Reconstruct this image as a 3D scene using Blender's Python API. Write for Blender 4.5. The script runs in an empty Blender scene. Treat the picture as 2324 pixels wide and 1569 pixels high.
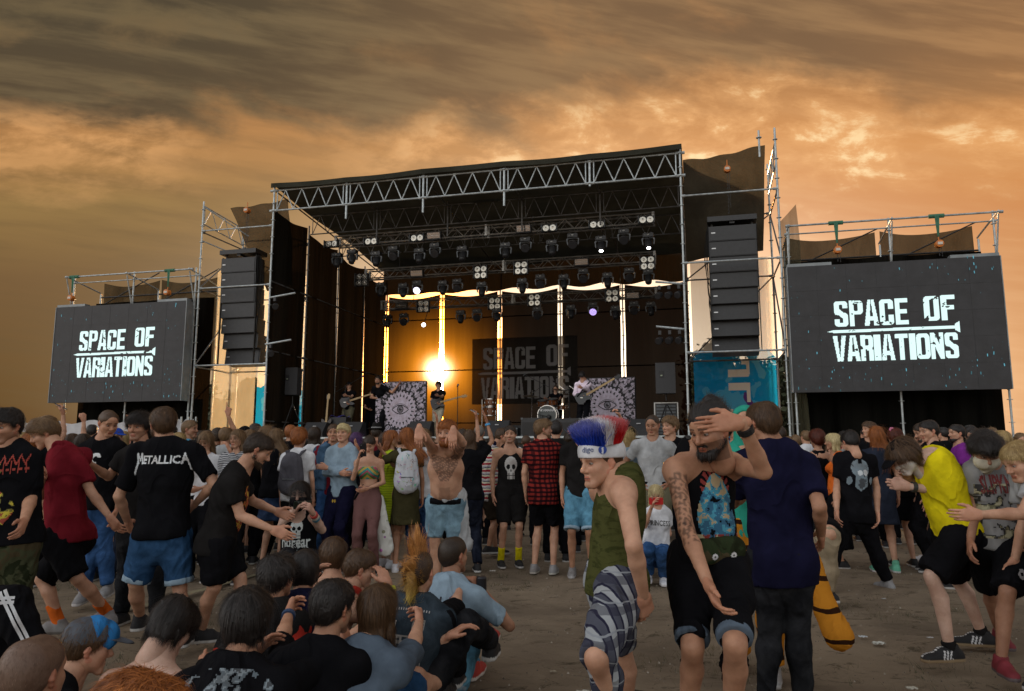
import bpy, math, random
import numpy as np
from mathutils import Vector, Matrix
from mathutils.bvhtree import BVHTree
random.seed(7); RNG = np.random.default_rng(11)
SC = bpy.context.scene
COL = SC.collection
R = math.radians

# ------------------------------------------------------------ camera
CAMZ, FPX, CU, CV, PITCH = 1.4, 1686.0, 1162.0, 784.5, R(8.0)
cam_d = bpy.data.cameras.new('camera'); cam = bpy.data.objects.new('camera', cam_d); COL.objects.link(cam)
cam_d.sensor_width = 36; cam_d.lens = 36*FPX/2324.0; cam_d.clip_end = 4000; cam_d.clip_start = 0.05
cam.location = (0, 0, CAMZ); cam.rotation_euler = (math.pi/2+PITCH, 0, 0)
SC.camera = cam
SC.view_settings.view_transform = 'Standard'; SC.view_settings.look = 'None'
SC.view_settings.exposure = 0.0; SC.view_settings.gamma = 1.0; SC.view_settings.use_curve_mapping = False
SC.cycles.use_denoising = True
SC.cycles.max_bounces = 6; SC.cycles.diffuse_bounces = 3; SC.cycles.glossy_bounces = 2
SC.cycles.transmission_bounces = 3; SC.cycles.transparent_max_bounces = 12
SC.cycles.sample_clamp_indirect = 4; SC.cycles.caustics_reflective = False; SC.cycles.caustics_refractive = False

def ray(u, v):
    xc, yc = (u-CU)/FPX, (CV-v)/FPX
    return np.array([xc, math.cos(PITCH)-yc*math.sin(PITCH), math.sin(PITCH)+yc*math.cos(PITCH)])
CAM = np.array([0., 0., CAMZ])
def at(u, v, Y):
    r = ray(u, v); return CAM + r*(Y/r[1])
SUNDIR = ray(994, 842); SUNDIR = SUNDIR/np.linalg.norm(SUNDIR)
SUN_EL = math.asin(SUNDIR[2]); SUN_AZ = math.atan2(SUNDIR[0], SUNDIR[1])

def s2l(c):
    c = c/255.0
    return c/12.92 if c <= 0.04045 else ((c+0.055)/1.055)**2.4
def hx(h):
    h = h.lstrip('#'); return tuple(s2l(int(h[i:i+2], 16)) for i in (0, 2, 4))

# ------------------------------------------------------------ node expression helper
class NX:
    def __init__(s, nt): s.nt = nt
    def n(s, t, **k):
        x = s.nt.nodes.new(t)
        for a, b in k.items(): setattr(x, a, b)
        return x
    def put(s, sock, v):
        if hasattr(v, 'is_output'): s.nt.links.new(v, sock)
        elif isinstance(v, (tuple, list)) and len(v) == 3 and sock.type == 'RGBA': sock.default_value = (*v, 1)
        else: sock.default_value = v
    def m(s, op, a, b=0.0, c=None, clamp=False):
        x = s.n('ShaderNodeMath', operation=op, use_clamp=clamp)
        s.put(x.inputs[0], a); s.put(x.inputs[1], b)
        if c is not None: s.put(x.inputs[2], c)
        return x.outputs[0]
    def vm(s, op, a, b=(0, 0, 0)):
        x = s.n('ShaderNodeVectorMath', operation=op); s.put(x.inputs[0], a); s.put(x.inputs[1], b)
        return x.outputs['Value'] if op in ('DOT_PRODUCT', 'LENGTH') else x.outputs[0]
    def mix(s, f, a, b, bt='MIX'):
        x = s.n('ShaderNodeMix', data_type='RGBA', blend_type=bt)
        s.put(x.inputs[0], f); s.put(x.inputs[6], a); s.put(x.inputs[7], b); return x.outputs[2]
    def noise(s, vec, scale, detail=4, rough=0.5, dist=0.0, typ='FBM'):
        x = s.n('ShaderNodeTexNoise'); s.put(x.inputs['Vector'], vec); x.inputs['Scale'].default_value = scale
        x.inputs['Detail'].default_value = detail; x.inputs['Roughness'].default_value = rough; x.inputs['Distortion'].default_value = dist
        return x.outputs['Fac']
    def ss(s, v, a, b):
        x = s.n('ShaderNodeMapRange', interpolation_type='SMOOTHSTEP'); s.put(x.inputs[0], v)
        x.inputs[1].default_value = a; x.inputs[2].default_value = b; return x.outputs[0]
    def ramp(s, f, stops):
        x = s.n('ShaderNodeValToRGB'); s.put(x.inputs[0], f); e = x.color_ramp.elements
        while len(e) > 1: e.remove(e[0])
        e[0].position = stops[0][0]; e[0].color = (*stops[0][1], 1)
        for p, c in stops[1:]:
            q = e.new(p); q.color = (*c, 1)
        return x.outputs[0]
    def xyz(s, v):
        x = s.n('ShaderNodeSeparateXYZ'); s.put(x.inputs[0], v); return x.outputs
    def comb(s, a, b, c):
        x = s.n('ShaderNodeCombineXYZ'); s.put(x.inputs[0], a); s.put(x.inputs[1], b); s.put(x.inputs[2], c); return x.outputs[0]

# ------------------------------------------------------------ world: Nishita dome, sunset cloud deck, aureole round the low sun
world = bpy.data.worlds.new('World'); SC.world = world; world.use_nodes = True
nt = world.node_tree; nt.nodes.clear(); W = NX(nt)
tc = W.n('ShaderNodeTexCoord').outputs['Generated']
dirn = W.vm('NORMALIZE', tc)
X, Y, Z = W.xyz(dirn)
el = W.m('MULTIPLY', W.m('ARCSINE', Z), 180/math.pi)
az = W.m('MULTIPLY', W.m('ARCTAN2', X, Y), 180/math.pi)
zc = W.m('ADD', W.m('MAXIMUM', Z, 0.0), 0.10)
el2 = W.m('MULTIPLY', W.m('ARCTAN2', Z, W.m('MAXIMUM', Y, .05)), 180/math.pi)
P = W.comb(W.m("DIVIDE", X, zc), W.m("DIVIDE", Y, zc), 0.0)
RIM = W.comb(W.m("DIVIDE", az, 13.0), W.m("DIVIDE", el2, 6.5), 0.0)
sky = W.n('ShaderNodeTexSky', sky_type='NISHITA', sun_disc=False)
sky.sun_elevation = SUN_EL; sky.sun_rotation = SUN_AZ; sky.air_density = 1.2; sky.dust_density = 2.5
e01 = W.m('DIVIDE', el2, 40.0, clamp=True)
left = W.ramp(e01, [(0, hx('4a2f12')), (.1, hx('583c1a')), (.2, hx('634624')), (.33, hx('70522f')), (.47, hx('90703f')), (.55, hx('a87a46')), (.62, hx('b07c48')), (.8, hx('7a6746')), (1, hx('665240'))])
right = W.ramp(e01, [(0, hx('b87018')), (.12, hx('c47c2c')), (.3, hx('c68242')), (.45, hx('cb8448')), (.58, hx('d59150')), (.72, hx('a87648')), (1, hx('7a6048'))])
side = W.ss(W.m('ADD', az, W.m('MULTIPLY', W.noise(P, .55, 2), 14.0)), -24., 34.)
base = W.mix(side, left, right)
Ps = W.vm('ADD', RIM, W.comb(0.0, W.m('DIVIDE', az, 42.0), 0.0))
n1 = W.noise(W.vm('ADD', Ps, (3.1, 1.7, 0)), .55, 5, .55, .5)
n2 = W.noise(W.vm('ADD', Ps, (7.3, 4.2, 0)), 1.5, 8, .58, .25)
n4 = W.noise(W.vm('ADD', W.vm('MULTIPLY', Ps, (.55, 2.1, 1)), (2.2, 5.1, 0)), 1.9, 7, .58, .2)
n3 = W.noise(W.vm('ADD', RIM, (1.3, 9.2, 0)), 2.6, 9, .64, .2)
# brushed veil across the lower sky
base = W.mix(W.m('MULTIPLY', W.ss(n4, .38, .68), .38), base, W.mix(side, hx('5a4529'), hx('dba066')))
# dark cloud bank overhead, denser to the left
warp = W.m('ADD', W.m('MULTIPLY', W.m('SUBTRACT', n1, .5), 11.0), W.m('MULTIPLY', W.m('SUBTRACT', n2, .5), 8.0))
upl = W.ss(W.m('ADD', el2, warp), 23.0, 26.4)
upr = W.ss(W.m('ADD', el2, warp), 24.3, 28.0)
dk = W.m('ADD', W.m('MULTIPLY', upl, W.m('SUBTRACT', 1.0, W.ss(az, -16., 6.))), W.m('MULTIPLY', W.m('MULTIPLY', upr, .92), W.ss(az, -16., 6.)))
dk = W.m('MULTIPLY', dk, W.m('SUBTRACT', 1.0, W.m('MULTIPLY', W.ss(az, 22., 38.), .55)))
dk = W.m('MULTIPLY', dk, W.m('SUBTRACT', 1.0, W.m('MULTIPLY', W.m('MULTIPLY', W.ss(n2, .50, .70), .60), W.ss(el2, 27., 31.))))
darkc = W.mix(W.ss(az, -26., 8.), hx('483d2c'), hx('74593e'))
darkc = W.mix(W.m('MULTIPLY', W.ss(n4, .38, .68), .60), darkc, W.mix(W.ss(az, -26., 20.), hx('7d6a4a'), hx('a07d55')))
base = W.mix(W.m('MULTIPLY', dk, .93), base, darkc)
# sunlit band under the bank
bandc = W.m('ADD', W.m('SUBTRACT', el2, 22.9), W.m('MULTIPLY', warp, .9))
band = W.m('SUBTRACT', 1.0, W.m('DIVIDE', W.m('ABSOLUTE', bandc), 4.4), clamp=True)
bandm = W.m('MULTIPLY', W.m('MULTIPLY', band, W.m('MAXIMUM', W.ss(az, -20., 0.), W.m('MULTIPLY', W.m('SUBTRACT', 1.0, W.ss(az, -30., -19.)), .7))), W.ss(n3, .38, .62))
base = W.mix(W.m('MULTIPLY', bandm, .85), base, hx('eeb070'))
hot = W.m('MULTIPLY', W.m('MULTIPLY', W.m('SUBTRACT', 1.0, W.m('DIVIDE', W.m('ABSOLUTE', W.m('SUBTRACT', bandc, -.6)), 4.2), clamp=True), W.ss(az, -12., 4.)), W.ss(n3, .53, .66))
base = W.mix(W.m('MULTIPLY', hot, 1.0), base, hx('ffdca4'))
# small bright wisps low on the right and one on the left
wl = W.m('MULTIPLY', W.ss(W.noise(W.vm('MULTIPLY', P, (.55, 2.1, 1)), 2.2, 6, .6), .60, .72), W.m('SUBTRACT', 1.0, W.m('DIVIDE', W.m('ABSOLUTE', W.m('SUBTRACT', el2, 17.5)), 6.), clamp=True))
base = W.mix(W.m('MULTIPLY', wl, W.m('MULTIPLY', W.ss(az, 8., 26.), .8)), base, hx('fcc488'))
# glow round the sun
ang = W.m('MULTIPLY', W.m('ARCCOSINE', W.m('MINIMUM', W.vm('DOT_PRODUCT', dirn, tuple(SUNDIR)), .999999)), 180/math.pi)
def gauss(x, w): 
    q = W.m('DIVIDE', x, w); return W.m('EXPONENT', W.m('MULTIPLY', W.m('MULTIPLY', q, q), -1.0))
def scale(c, f): return W.vm('SCALE', c) if False else W.mix(1.0, (0, 0, 0), W.vm('MULTIPLY', c, W.comb(f, f, f)))
def col(c): 
    x = W.n('ShaderNodeRGB'); x.outputs[0].default_value = (*c, 1); return x.outputs[0]
low = W.m('MULTIPLY', gauss(W.m('SUBTRACT', az, math.degrees(SUN_AZ)+12.), 18.0), gauss(el, 11.5))
add = W.vm('MULTIPLY', col((3.2, 2.85, 2.2)), W.comb(low, low, low))
g1 = W.m('MULTIPLY', gauss(ang, 3.1), 250.); add = W.vm('ADD', add, W.vm('MULTIPLY', col((1, .30, .008)), W.comb(g1, g1, g1)))
g2 = W.m('MULTIPLY', gauss(ang, 1.5), 460.0); add = W.vm('ADD', add, W.vm('MULTIPLY', col((1, .34, .015)), W.comb(g2, g2, g2)))
g3 = W.m('MULTIPLY', gauss(ang, .75), 2500.0); add = W.vm('ADD', add, W.vm('MULTIPLY', col((1, .85, .5)), W.comb(g3, g3, g3)))
front = W.vm('ADD', base, add)
# open sky behind the photographer and overhead
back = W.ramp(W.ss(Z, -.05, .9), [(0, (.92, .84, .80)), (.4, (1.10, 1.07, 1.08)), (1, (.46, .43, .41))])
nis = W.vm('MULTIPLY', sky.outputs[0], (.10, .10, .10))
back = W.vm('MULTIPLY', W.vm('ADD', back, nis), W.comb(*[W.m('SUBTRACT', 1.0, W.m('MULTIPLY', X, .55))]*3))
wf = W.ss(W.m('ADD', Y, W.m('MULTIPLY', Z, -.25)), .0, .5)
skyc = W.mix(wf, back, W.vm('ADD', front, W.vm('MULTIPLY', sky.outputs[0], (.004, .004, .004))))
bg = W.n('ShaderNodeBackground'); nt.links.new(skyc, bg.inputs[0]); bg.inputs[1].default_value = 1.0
SKY_BG = bg
out = W.n('ShaderNodeOutputWorld'); nt.links.new(bg.outputs[0], out.inputs[0])
world.cycles.sampling_method = 'MANUAL'; world.cycles.sample_map_resolution = 2048

sun_d = bpy.data.lights.new('sun', 'SUN'); sun_d.energy = 5.0; sun_d.angle = R(.6); sun_d.color = (1, .74, .46)
sun = bpy.data.objects.new('sun', sun_d); COL.objects.link(sun)
sun.rotation_euler = Vector(tuple(SUNDIR)).to_track_quat('Z', 'Y').to_euler()

# ------------------------------------------------------------ materials
MATS = {}
def mat(name, color=(.5, .5, .5), rough=.7, metal=0.0, bump=0.0, bscale=40., var=0.0, vscale=3., emit=None, estr=1.0, stretch=None, spec=.5):
    if name in MATS: return MATS[name]
    m = bpy.data.materials.new(name); m.use_nodes = True; t = m.node_tree; b = t.nodes['Principled BSDF']; N = NX(t)
    b.inputs['Roughness'].default_value = rough; b.inputs['Metallic'].default_value = metal; b.inputs['Specular IOR Level'].default_value = spec
    c = N.n('ShaderNodeTexCoord').outputs['Object']
    if stretch: c = N.vm('MULTIPLY', c, stretch)
    if var:
        f = N.noise(c, vscale, 5, .6)
        lo = tuple(x*(1-var) for x in color); hi = tuple(min(1, x*(1+var)) for x in color)
        t.links.new(N.mix(N.ss(f, .3, .7), lo, hi), b.inputs['Base Color'])
        t.links.new(N.m('ADD', N.m('MULTIPLY', f, .2), rough-.1), b.inputs['Roughness'])
    else: b.inputs['Base Color'].default_value = (*color, 1)
    if bump:
        bn = N.n('ShaderNodeBump'); bn.inputs['Strength'].default_value = 1.0; bn.inputs['Distance'].default_value = bump
        t.links.new(N.noise(c, bscale, 4, .6), bn.inputs['Height']); t.links.new(bn.outputs[0], b.inputs['Normal'])
    if emit: b.inputs['Emission Color'].default_value = (*emit, 1); b.inputs['Emission Strength'].default_value = estr
    MATS[name] = m; return m
def mat_attr(name, rough=.6, bump=0.0, bscale=60., emit=0.0, sss=0.0, spec=.5, sheen=0.0):
    if name in MATS: return MATS[name]
    m = bpy.data.materials.new(name); m.use_nodes = True; t = m.node_tree; b = t.nodes['Principled BSDF']; N = NX(t)
    a = N.n('ShaderNodeVertexColor', layer_name='Col'); b.inputs['Roughness'].default_value = rough; b.inputs['Specular IOR Level'].default_value = spec
    c = N.n('ShaderNodeTexCoord').outputs['Object']
    if emit:
        t.links.new(a.outputs[0], b.inputs['Emission Color']); b.inputs['Emission Strength'].default_value = emit; b.inputs['Base Color'].default_value = (.02, .02, .02, 1)
    else:
        f = N.noise(c, 9, 5, .6)
        t.links.new(N.mix(1.0, a.outputs[0], N.mix(N.ss(f, .3, .7), (.80, .74, .72), (1.16, 1.18, 1.22)), 'MULTIPLY'), b.inputs['Base Color'])
    if sheen: b.inputs['Sheen Weight'].default_value = sheen
    if sss: b.inputs['Subsurface Weight'].default_value = sss; b.inputs['Subsurface Radius'].default_value = (.03, .012, .006); b.inputs['Subsurface Scale'].default_value = .4
    if bump:
        bn = N.n('ShaderNodeBump'); bn.inputs['Strength'].default_value = 1.0; bn.inputs['Distance'].default_value = bump
        t.links.new(N.noise(c, bscale, 4, .6), bn.inputs['Height']); t.links.new(bn.outputs[0], b.inputs['Normal'])
    MATS[name] = m; return m
def mat_cloth(name, color, trans=.3, see=0.0, bump=.02, bscale=1.2, stretch=(1, 1, .25), var=.25, tcol=None):
    """hung fabric or netting: diffuse + translucent, woven with open holes (see)"""
    if name in MATS: return MATS[name]
    m = bpy.data.materials.new(name); m.use_nodes = True; t = m.node_tree; t.nodes.clear(); N = NX(t)
    c = N.vm('MULTIPLY', N.n('ShaderNodeTexCoord').outputs['Object'], stretch)
    f = N.noise(c, bscale, 5, .6, .4)
    cc = N.mix(N.ss(f, .3, .7), tuple(x*(1-var) for x in color), tuple(min(1, x*(1+var)) for x in color))
    tn = N.noise(N.n('ShaderNodeTexCoord').outputs['Object'], 30, 2)
    bn = N.n('ShaderNodeBump'); bn.inputs['Distance'].default_value = bump; t.links.new(N.m('ADD', f, N.m('MULTIPLY', tn, .02)), bn.inputs['Height'])
    d = N.n('ShaderNodeBsdfDiffuse'); t.links.new(cc, d.inputs[0]); t.links.new(bn.outputs[0], d.inputs['Normal'])
    s = d.outputs[0]
    if trans:
        tr = N.n('ShaderNodeBsdfTranslucent'); t.links.new(bn.outputs[0], tr.inputs['Normal'])
        N.put(tr.inputs[0], tcol if tcol else cc)
        mx = N.n('ShaderNodeMixShader'); mx.inputs[0].default_value = trans; t.links.new(s, mx.inputs[1]); t.links.new(tr.outputs[0], mx.inputs[2]); s = mx.outputs[0]
    if see:
        tp = N.n('ShaderNodeBsdfTransparent'); mx = N.n('ShaderNodeMixShader'); N.put(mx.inputs[0], N.m('MULTIPLY', N.m('ADD', f, .5), see))
        t.links.new(s, mx.inputs[1]); t.links.new(tp.outputs[0], mx.inputs[2]); s = mx.outputs[0]
    o = N.n('ShaderNodeOutputMaterial'); t.links.new(s, o.inputs[0]); MATS[name] = m; return m

M_GALV = mat('galvanised_steel', (.42, .46, .47), .45, .55, .0015, 60, .25, 8)
M_TRUSSDK = mat('dull_truss_steel', (.16, .16, .16), .5, .6, var=.3, vscale=6)
M_BLACK = mat('black_metal', (.012, .012, .013), .5, .0, .001, 80, .3, 6)
M_BLACKP = mat('black_plastic', (.02, .02, .022), .45, var=.3, vscale=10)
M_GREYM = mat('grey_metal', (.10, .11, .12), .45, .3, var=.3, vscale=10)
M_CHROME = mat('chrome', (.6, .6, .6), .2, 1.0)
M_ORANGE = mat('orange_paint', (.55, .16, .02), .5, var=.2, vscale=9)
M_GREENS = mat('green_sling', (.05, .16, .10), .9, bump=.01, bscale=30, var=.3)
M_BLUES = mat('blue_strap', (.03, .22, .36), .8, var=.2)
M_RUBBER = mat('rubber', (.012, .012, .012), .8)
M_PRINT = mat_attr('print_ink', .75)
M_LED = mat_attr('led_pixels', .5, emit=1.0)
M_HAIR = mat_attr('hair_strands', .45, spec=.35)
M_SKIN = mat_attr('skin', .55, .0006, 220, sss=.12, spec=.4)

# ------------------------------------------------------------ frames, mesh builder, tagging
PHI = math.atan(.25)
class Frame:
    def __init__(s, o, rz): s.o = np.array(o, float); s.rz = rz; c, n = math.cos(rz), math.sin(rz); s.R = np.array([[c, -n, 0], [n, c, 0], [0, 0, 1]])
    def w(s, p): return s.o + np.asarray(p, float) @ s.R.T
WF = Frame((0, 0, 0), 0); SF = Frame((0, 19.1, 0), -PHI)
def sp(u, v, d):
    """pixel (2324-wide photo grid) to stage coordinates on the plane at stage depth d"""
    r = SF.R.T @ ray(u, v); o = SF.R.T @ (CAM - SF.o); t = (d-o[1])/r[1]; q = o + r*t; return q[0], q[2]
class MB:
    def __init__(s): s.v = []; s.f = []; s.c = []
    def add(s, vs, fs, c=None):
        n = len(s.v); s.v.extend([tuple(map(float, p)) for p in vs]); s.f.extend([tuple(i+n for i in f) for f in fs])
        s.c.extend([c]*len(fs)); return s
    def box(s, c, d, rz=0., rx=0., ry=0., col=None):
        Rm = np.array((Matrix.Rotation(rz, 3, 'Z') @ Matrix.Rotation(ry, 3, 'Y') @ Matrix.Rotation(rx, 3, 'X')))
        vs = [np.array(c)+Rm @ np.array((x*d[0]/2, y*d[1]/2, z*d[2]/2)) for x in (-1, 1) for y in (-1, 1) for z in (-1, 1)]
        return s.add(vs, [(0, 1, 3, 2), (4, 6, 7, 5), (0, 4, 5, 1), (2, 3, 7, 6), (0, 2, 6, 4), (1, 5, 7, 3)], col)
    def tube(s, a, b, r, n=8, r2=None, col=None, cap=True):
        a = np.array(a, float); b = np.array(b, float); d = b-a; L = np.linalg.norm(d)
        if L < 1e-6: return s
        d /= L; x = np.cross(d, (0, 0, 1) if abs(d[2]) < .9 else (1, 0, 0)); x /= np.linalg.norm(x); y = np.cross(d, x)
        r2 = r if r2 is None else r2; vs = []
        for q, rr in ((a, r), (b, r2)):
            for i in range(n): t = 2*math.pi*i/n; vs.append(q+rr*(math.cos(t)*x+math.sin(t)*y))
        fs = [(i, (i+1) % n, n+(i+1) % n, n+i) for i in range(n)]
        if cap: fs += [tuple(range(n))[::-1], tuple(range(n, 2*n))]
        return s.add(vs, fs, col)
    def path(s, pts, r, n=6, col=None):
        for a, b in zip(pts[:-1], pts[1:]): s.tube(a, b, r, n, col=col)
        return s
    def lathe(s, o, ax, prof, n=20, col=None):
        """prof: list of (distance along ax, radius)"""
        o = np.array(o, float); d = np.array(ax, float); d /= np.linalg.norm(d)
        x = np.cross(d, (0, 0, 1) if abs(d[2]) < .9 else (1, 0, 0)); x /= np.linalg.norm(x); y = np.cross(d, x); vs = []
        for h, r in prof:
            for i in range(n): t = 2*math.pi*i/n; vs.append(o+h*d+r*(math.cos(t)*x+math.sin(t)*y))
        fs = [(k*n+i, k*n+(i+1) % n, (k+1)*n+(i+1) % n, (k+1)*n+i) for k in range(len(prof)-1) for i in range(n)]
        if prof[0][1] > 1e-4: fs.append(tuple(range(n))[::-1])
        if prof[-1][1] > 1e-4: fs.append(tuple(range((len(prof)-1)*n, len(prof)*n)))
        return s.add(vs, fs, col)
    def grid(s, fn, nu, nv, col=None):
        vs = [fn(i/nu, j/nv) for j in range(nv+1) for i in range(nu+1)]
        return s.add(vs, [(j*(nu+1)+i, j*(nu+1)+i+1, (j+1)*(nu+1)+i+1, (j+1)*(nu+1)+i) for j in range(nv) for i in range(nu)], col)
    def prism(s, pts, ext, col=None):
        """planar outline pts (3-D) extruded by the vector ext"""
        n = len(pts); e = np.array(ext, float); vs = [np.array(p, float) for p in pts]+[np.array(p, float)+e for p in pts]
        return s.add(vs, [tuple(range(n))[::-1], tuple(range(n, 2*n))]+[(i, (i+1) % n, n+(i+1) % n, n+i) for i in range(n)], col)
    def build(s, name, m, parent=None, base=None, frame=None, smooth=False):
        base = np.array(parent['_b'] if base is None and parent is not None else (base if base is not None else (0, 0, 0)), float)
        me = bpy.data.meshes.new(name); me.from_pydata([tuple(np.array(p)-base) for p in s.v], [], s.f)
        if any(c is not None for c in s.c): paint(me, s.c)
        me.materials.append(m)
        if smooth: me.polygons.foreach_set('use_smooth', [True]*len(me.polygons))
        o = bpy.data.objects.new(name, me); COL.objects.link(o)
        if parent is not None: o.parent = parent
        else:
            fr = frame or WF; o.location = fr.w(base); o.rotation_euler = (0, 0, fr.rz)
        return o
def paint(me, cols):
    a = me.color_attributes.new('Col', 'FLOAT_COLOR', 'CORNER'); n = len(me.loops); arr = np.ones((n, 4), np.float32); k = 0
    tot = np.zeros(len(me.polygons), np.int32); me.polygons.foreach_get('loop_total', tot)
    cc = np.array([(*(c or (.5, .5, .5)), 1) for c in cols], np.float32); arr[:] = np.repeat(cc, tot, axis=0)
    a.data.foreach_set('color', arr.ravel())
def tag(o, label=None, cat=None, group=None, kind=None):
    if label: o['label'] = label
    if cat: o['category'] = cat
    if group: o['group'] = group
    if kind: o['kind'] = kind
    return o
def thing(name, base, label, cat, group=None, frame=None):
    fr = frame or WF; o = bpy.data.objects.new(name, None); COL.objects.link(o); o.location = fr.w(base); o.rotation_euler = (0, 0, fr.rz)
    o['_b'] = tuple(map(float, base)); o.empty_display_size = .1; return tag(o, label, cat, group)
def copy_tree(o, parent=None):
    c = o.copy(); COL.objects.link(c)
    if parent is not None: c.parent = parent
    for ch in list(o.children): copy_tree(ch, c)
    return c
ORD = ['', 'first', 'second', 'third', 'fourth', 'fifth', 'sixth', 'seventh', 'eighth', 'ninth', 'tenth', 'eleventh', 'twelfth', 'thirteenth', 'fourteenth', 'fifteenth', 'sixteenth']
# ------------------------------------------------------------ ground
def build_ground():
    m = bpy.data.materials.new('packed_dirt'); m.use_nodes = True; t = m.node_tree; N = NX(t); b = t.nodes['Principled BSDF']; b.inputs['Roughness'].default_value = .95; b.inputs['Specular IOR Level'].default_value = .04
    c = N.n('ShaderNodeTexCoord').outputs['Object']
    a = N.noise(c, .6, 8, .68, .6); f = N.noise(N.vm('MULTIPLY', c, (1, 1.5, 1)), 3.6, 10, .80, .5); g = N.noise(c, 22., 8, .85)
    col1 = N.mix(N.ss(a, .3, .7), (.21, .165, .12), (.40, .315, .225))
    col2 = N.mix(N.m('MULTIPLY', N.ss(f, .54, .64), .75), col1, (.070, .058, .036))
    col3 = N.mix(N.ss(g, .60, .72), col2, (.26, .21, .15))
    col4 = N.mix(N.ss(g, .26, .36), (.045, .036, .026), col3)
    t.links.new(col4, b.inputs['Base Color'])
    bn = N.n('ShaderNodeBump'); bn.inputs['Distance'].default_value = .09; t.links.new(N.m('ADD', N.m('MULTIPLY', f, .8), N.m('MULTIPLY', g, .35)), bn.inputs['Height']); t.links.new(bn.outputs[0], b.inputs['Normal'])
    mb = MB()
    xs = np.concatenate([[-1500, -400, -120, -40], np.linspace(-16, 16, 129), [40, 120, 400, 1500]])
    ys = np.concatenate([[-1500, -300, -60, -10], np.linspace(-2, 24, 105), [40, 90, 300, 1800]])
    XX, YY = np.meshgrid(xs, ys)
    fade = ((abs(XX) < 16.1) & (YY > -2.1) & (YY < 18)).astype(float)
    ZZ = fade*(.018*np.sin(XX*1.7+YY*.9)*np.sin(YY*1.3-XX*.6)+.010*np.sin(XX*5.1+1)*np.sin(YY*4.3)+RNG.normal(0, .004, XX.shape))
    nu, nv = len(xs), len(ys)
    mb.add(np.stack([XX.ravel(), YY.ravel(), ZZ.ravel()], 1), [(j*nu+i, j*nu+i+1, (j+1)*nu+i+1, (j+1)*nu+i) for j in range(nv-1) for i in range(nu-1)])
    tag(mb.build('ground', m, smooth=True), kind='structure')
    # dry tufts and straw
    g = MB()
    for k in range(4200):
        y = 2.6+9*RNG.random()**1.3; x = RNG.uniform(-.75, .75)*y
        if math.sin(x*2.1+y)*math.sin(y*1.7-x) < RNG.random()*.9-.2: continue
        cl = [(.10, .085, .03), (.05, .055, .02), (.16, .13, .07)][RNG.integers(3)]
        for q in range(RNG.integers(3, 9)):
            a = RNG.random()*6.28; L = RNG.uniform(.015, .05); bx, by = x+RNG.normal(0, .03), y+RNG.normal(0, .03)
            e = (bx+L*math.cos(a), by+L*math.sin(a), RNG.uniform(.008, .035)); w = .002
            g.add([(bx-w, by, -.01), (bx+w, by+w, -.01), (e[0], e[1], e[2]+.01)], [(0, 1, 2)], cl)
    st = MB()
    for k in range(5200):
        y = 2.5+8.5*RNG.random()**1.2; x = RNG.uniform(-.78, .78)*y; s = RNG.uniform(.003, .011)*(.6+y*.09); c = [(.24, .20, .15), (.10, .08, .06), (.34, .30, .24), (.16, .13, .09)][RNG.integers(4)]; a = RNG.random()*6.28; q = [(x+s*math.cos(a+t), y+s*math.sin(a+t), .004+.012*math.sin(x*1.7)) for t in (0, 2.1, 4.2)]
        z0 = .018*math.sin(x*1.7+y*.9)*math.sin(y*1.3-x*.6)+.010*math.sin(x*5.1+1)*math.sin(y*4.3); q = [(p[0], p[1], z0-.003) for p in q]+[(x, y, z0+s*RNG.uniform(.5, 1.0))]
        st.add(q, [(0, 1, 3), (1, 2, 3), (2, 0, 3)], c)
    tag(st.build('gravel', M_PRINT), 'loose grit and small stones scattered on the dirt', 'gravel', kind='stuff')
    tag(g.build('grass', M_PRINT), 'dry trampled grass tufts on the bare dirt', 'grass', kind='stuff')
build_ground()
SHELF = sp(1100, 985, 1.0)
DECK_Z = 1.75
ZS = [-7.14+2.308*i for i in range(6)]          # stage posts along the front
SL, SR = ZS[0], ZS[5]
DB = 8.2
zt_top = (sp(620, 434, 0)[1]+sp(1548, 347, 0)[1])/2
zt_bot = (sp(620, 476, 0)[1]+sp(1548, 401, 0)[1])/2
print('truss z', sp(620, 434, 0), sp(1548, 347, 0), sp(620, 476, 0), sp(1548, 401, 0), 'tower r', sp(1760, 306, 0), sp(1742, 335, 0), 'left', sp(461, 445, 0), 'screenR', sp(1787, 605, -.4), sp(2298, 880, -.4), 'screenL', sp(127, 697, -.4), sp(415, 911, -.4))
print('posts', [round(sp(u, 500, 0)[0], 2) for u in (461, 620, 780, 957, 1141, 1340, 1548, 1760)], [sp(u, 540, 0) for u in (1785, 2018, 2255)])
ROSE = (.02, .022, .02)

def rosettes(mb, s, d, z0, z1, r=.024, step=.5):
    mb.tube((s, d, z0), (s, d, z1), r, 8)
    z = math.ceil(z0/step)*step
    while z < z1-.05:
        mb.tube((s, d, z-.006), (s, d, z+.006), .06, 10); z += step
def ledger(mb, a, b, r=.022):
    mb.tube(a, b, r, 8)
    a = np.array(a); b = np.array(b); e = (b-a)/np.linalg.norm(b-a)
    for p, q in ((a, e), (b, -e)): mb.tube(p, p+q*.1, .036, 8)
def lattice(mb, p0, p1, h, nb, r=.022, rd=.014, down=True):
    p0 = np.array(p0, float); p1 = np.array(p1, float); up = np.array((0, 0, -h if down else h))
    mb.tube(p0, p1, r, 8); mb.tube(p0+up, p1+up, r, 8)
    n = nb*2
    pts = [p0+(p1-p0)*(.03+.94*i/n) for i in range(n+1)]
    for i in range(n):
        a = pts[i]+(up if i % 2 == 0 else 0); b = pts[i+1]+(up if i % 2 == 1 else 0); mb.tube(a, b, rd, 6)
    for p in (pts[0], pts[-1]): mb.tube(p, p+up, rd, 6)

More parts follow.
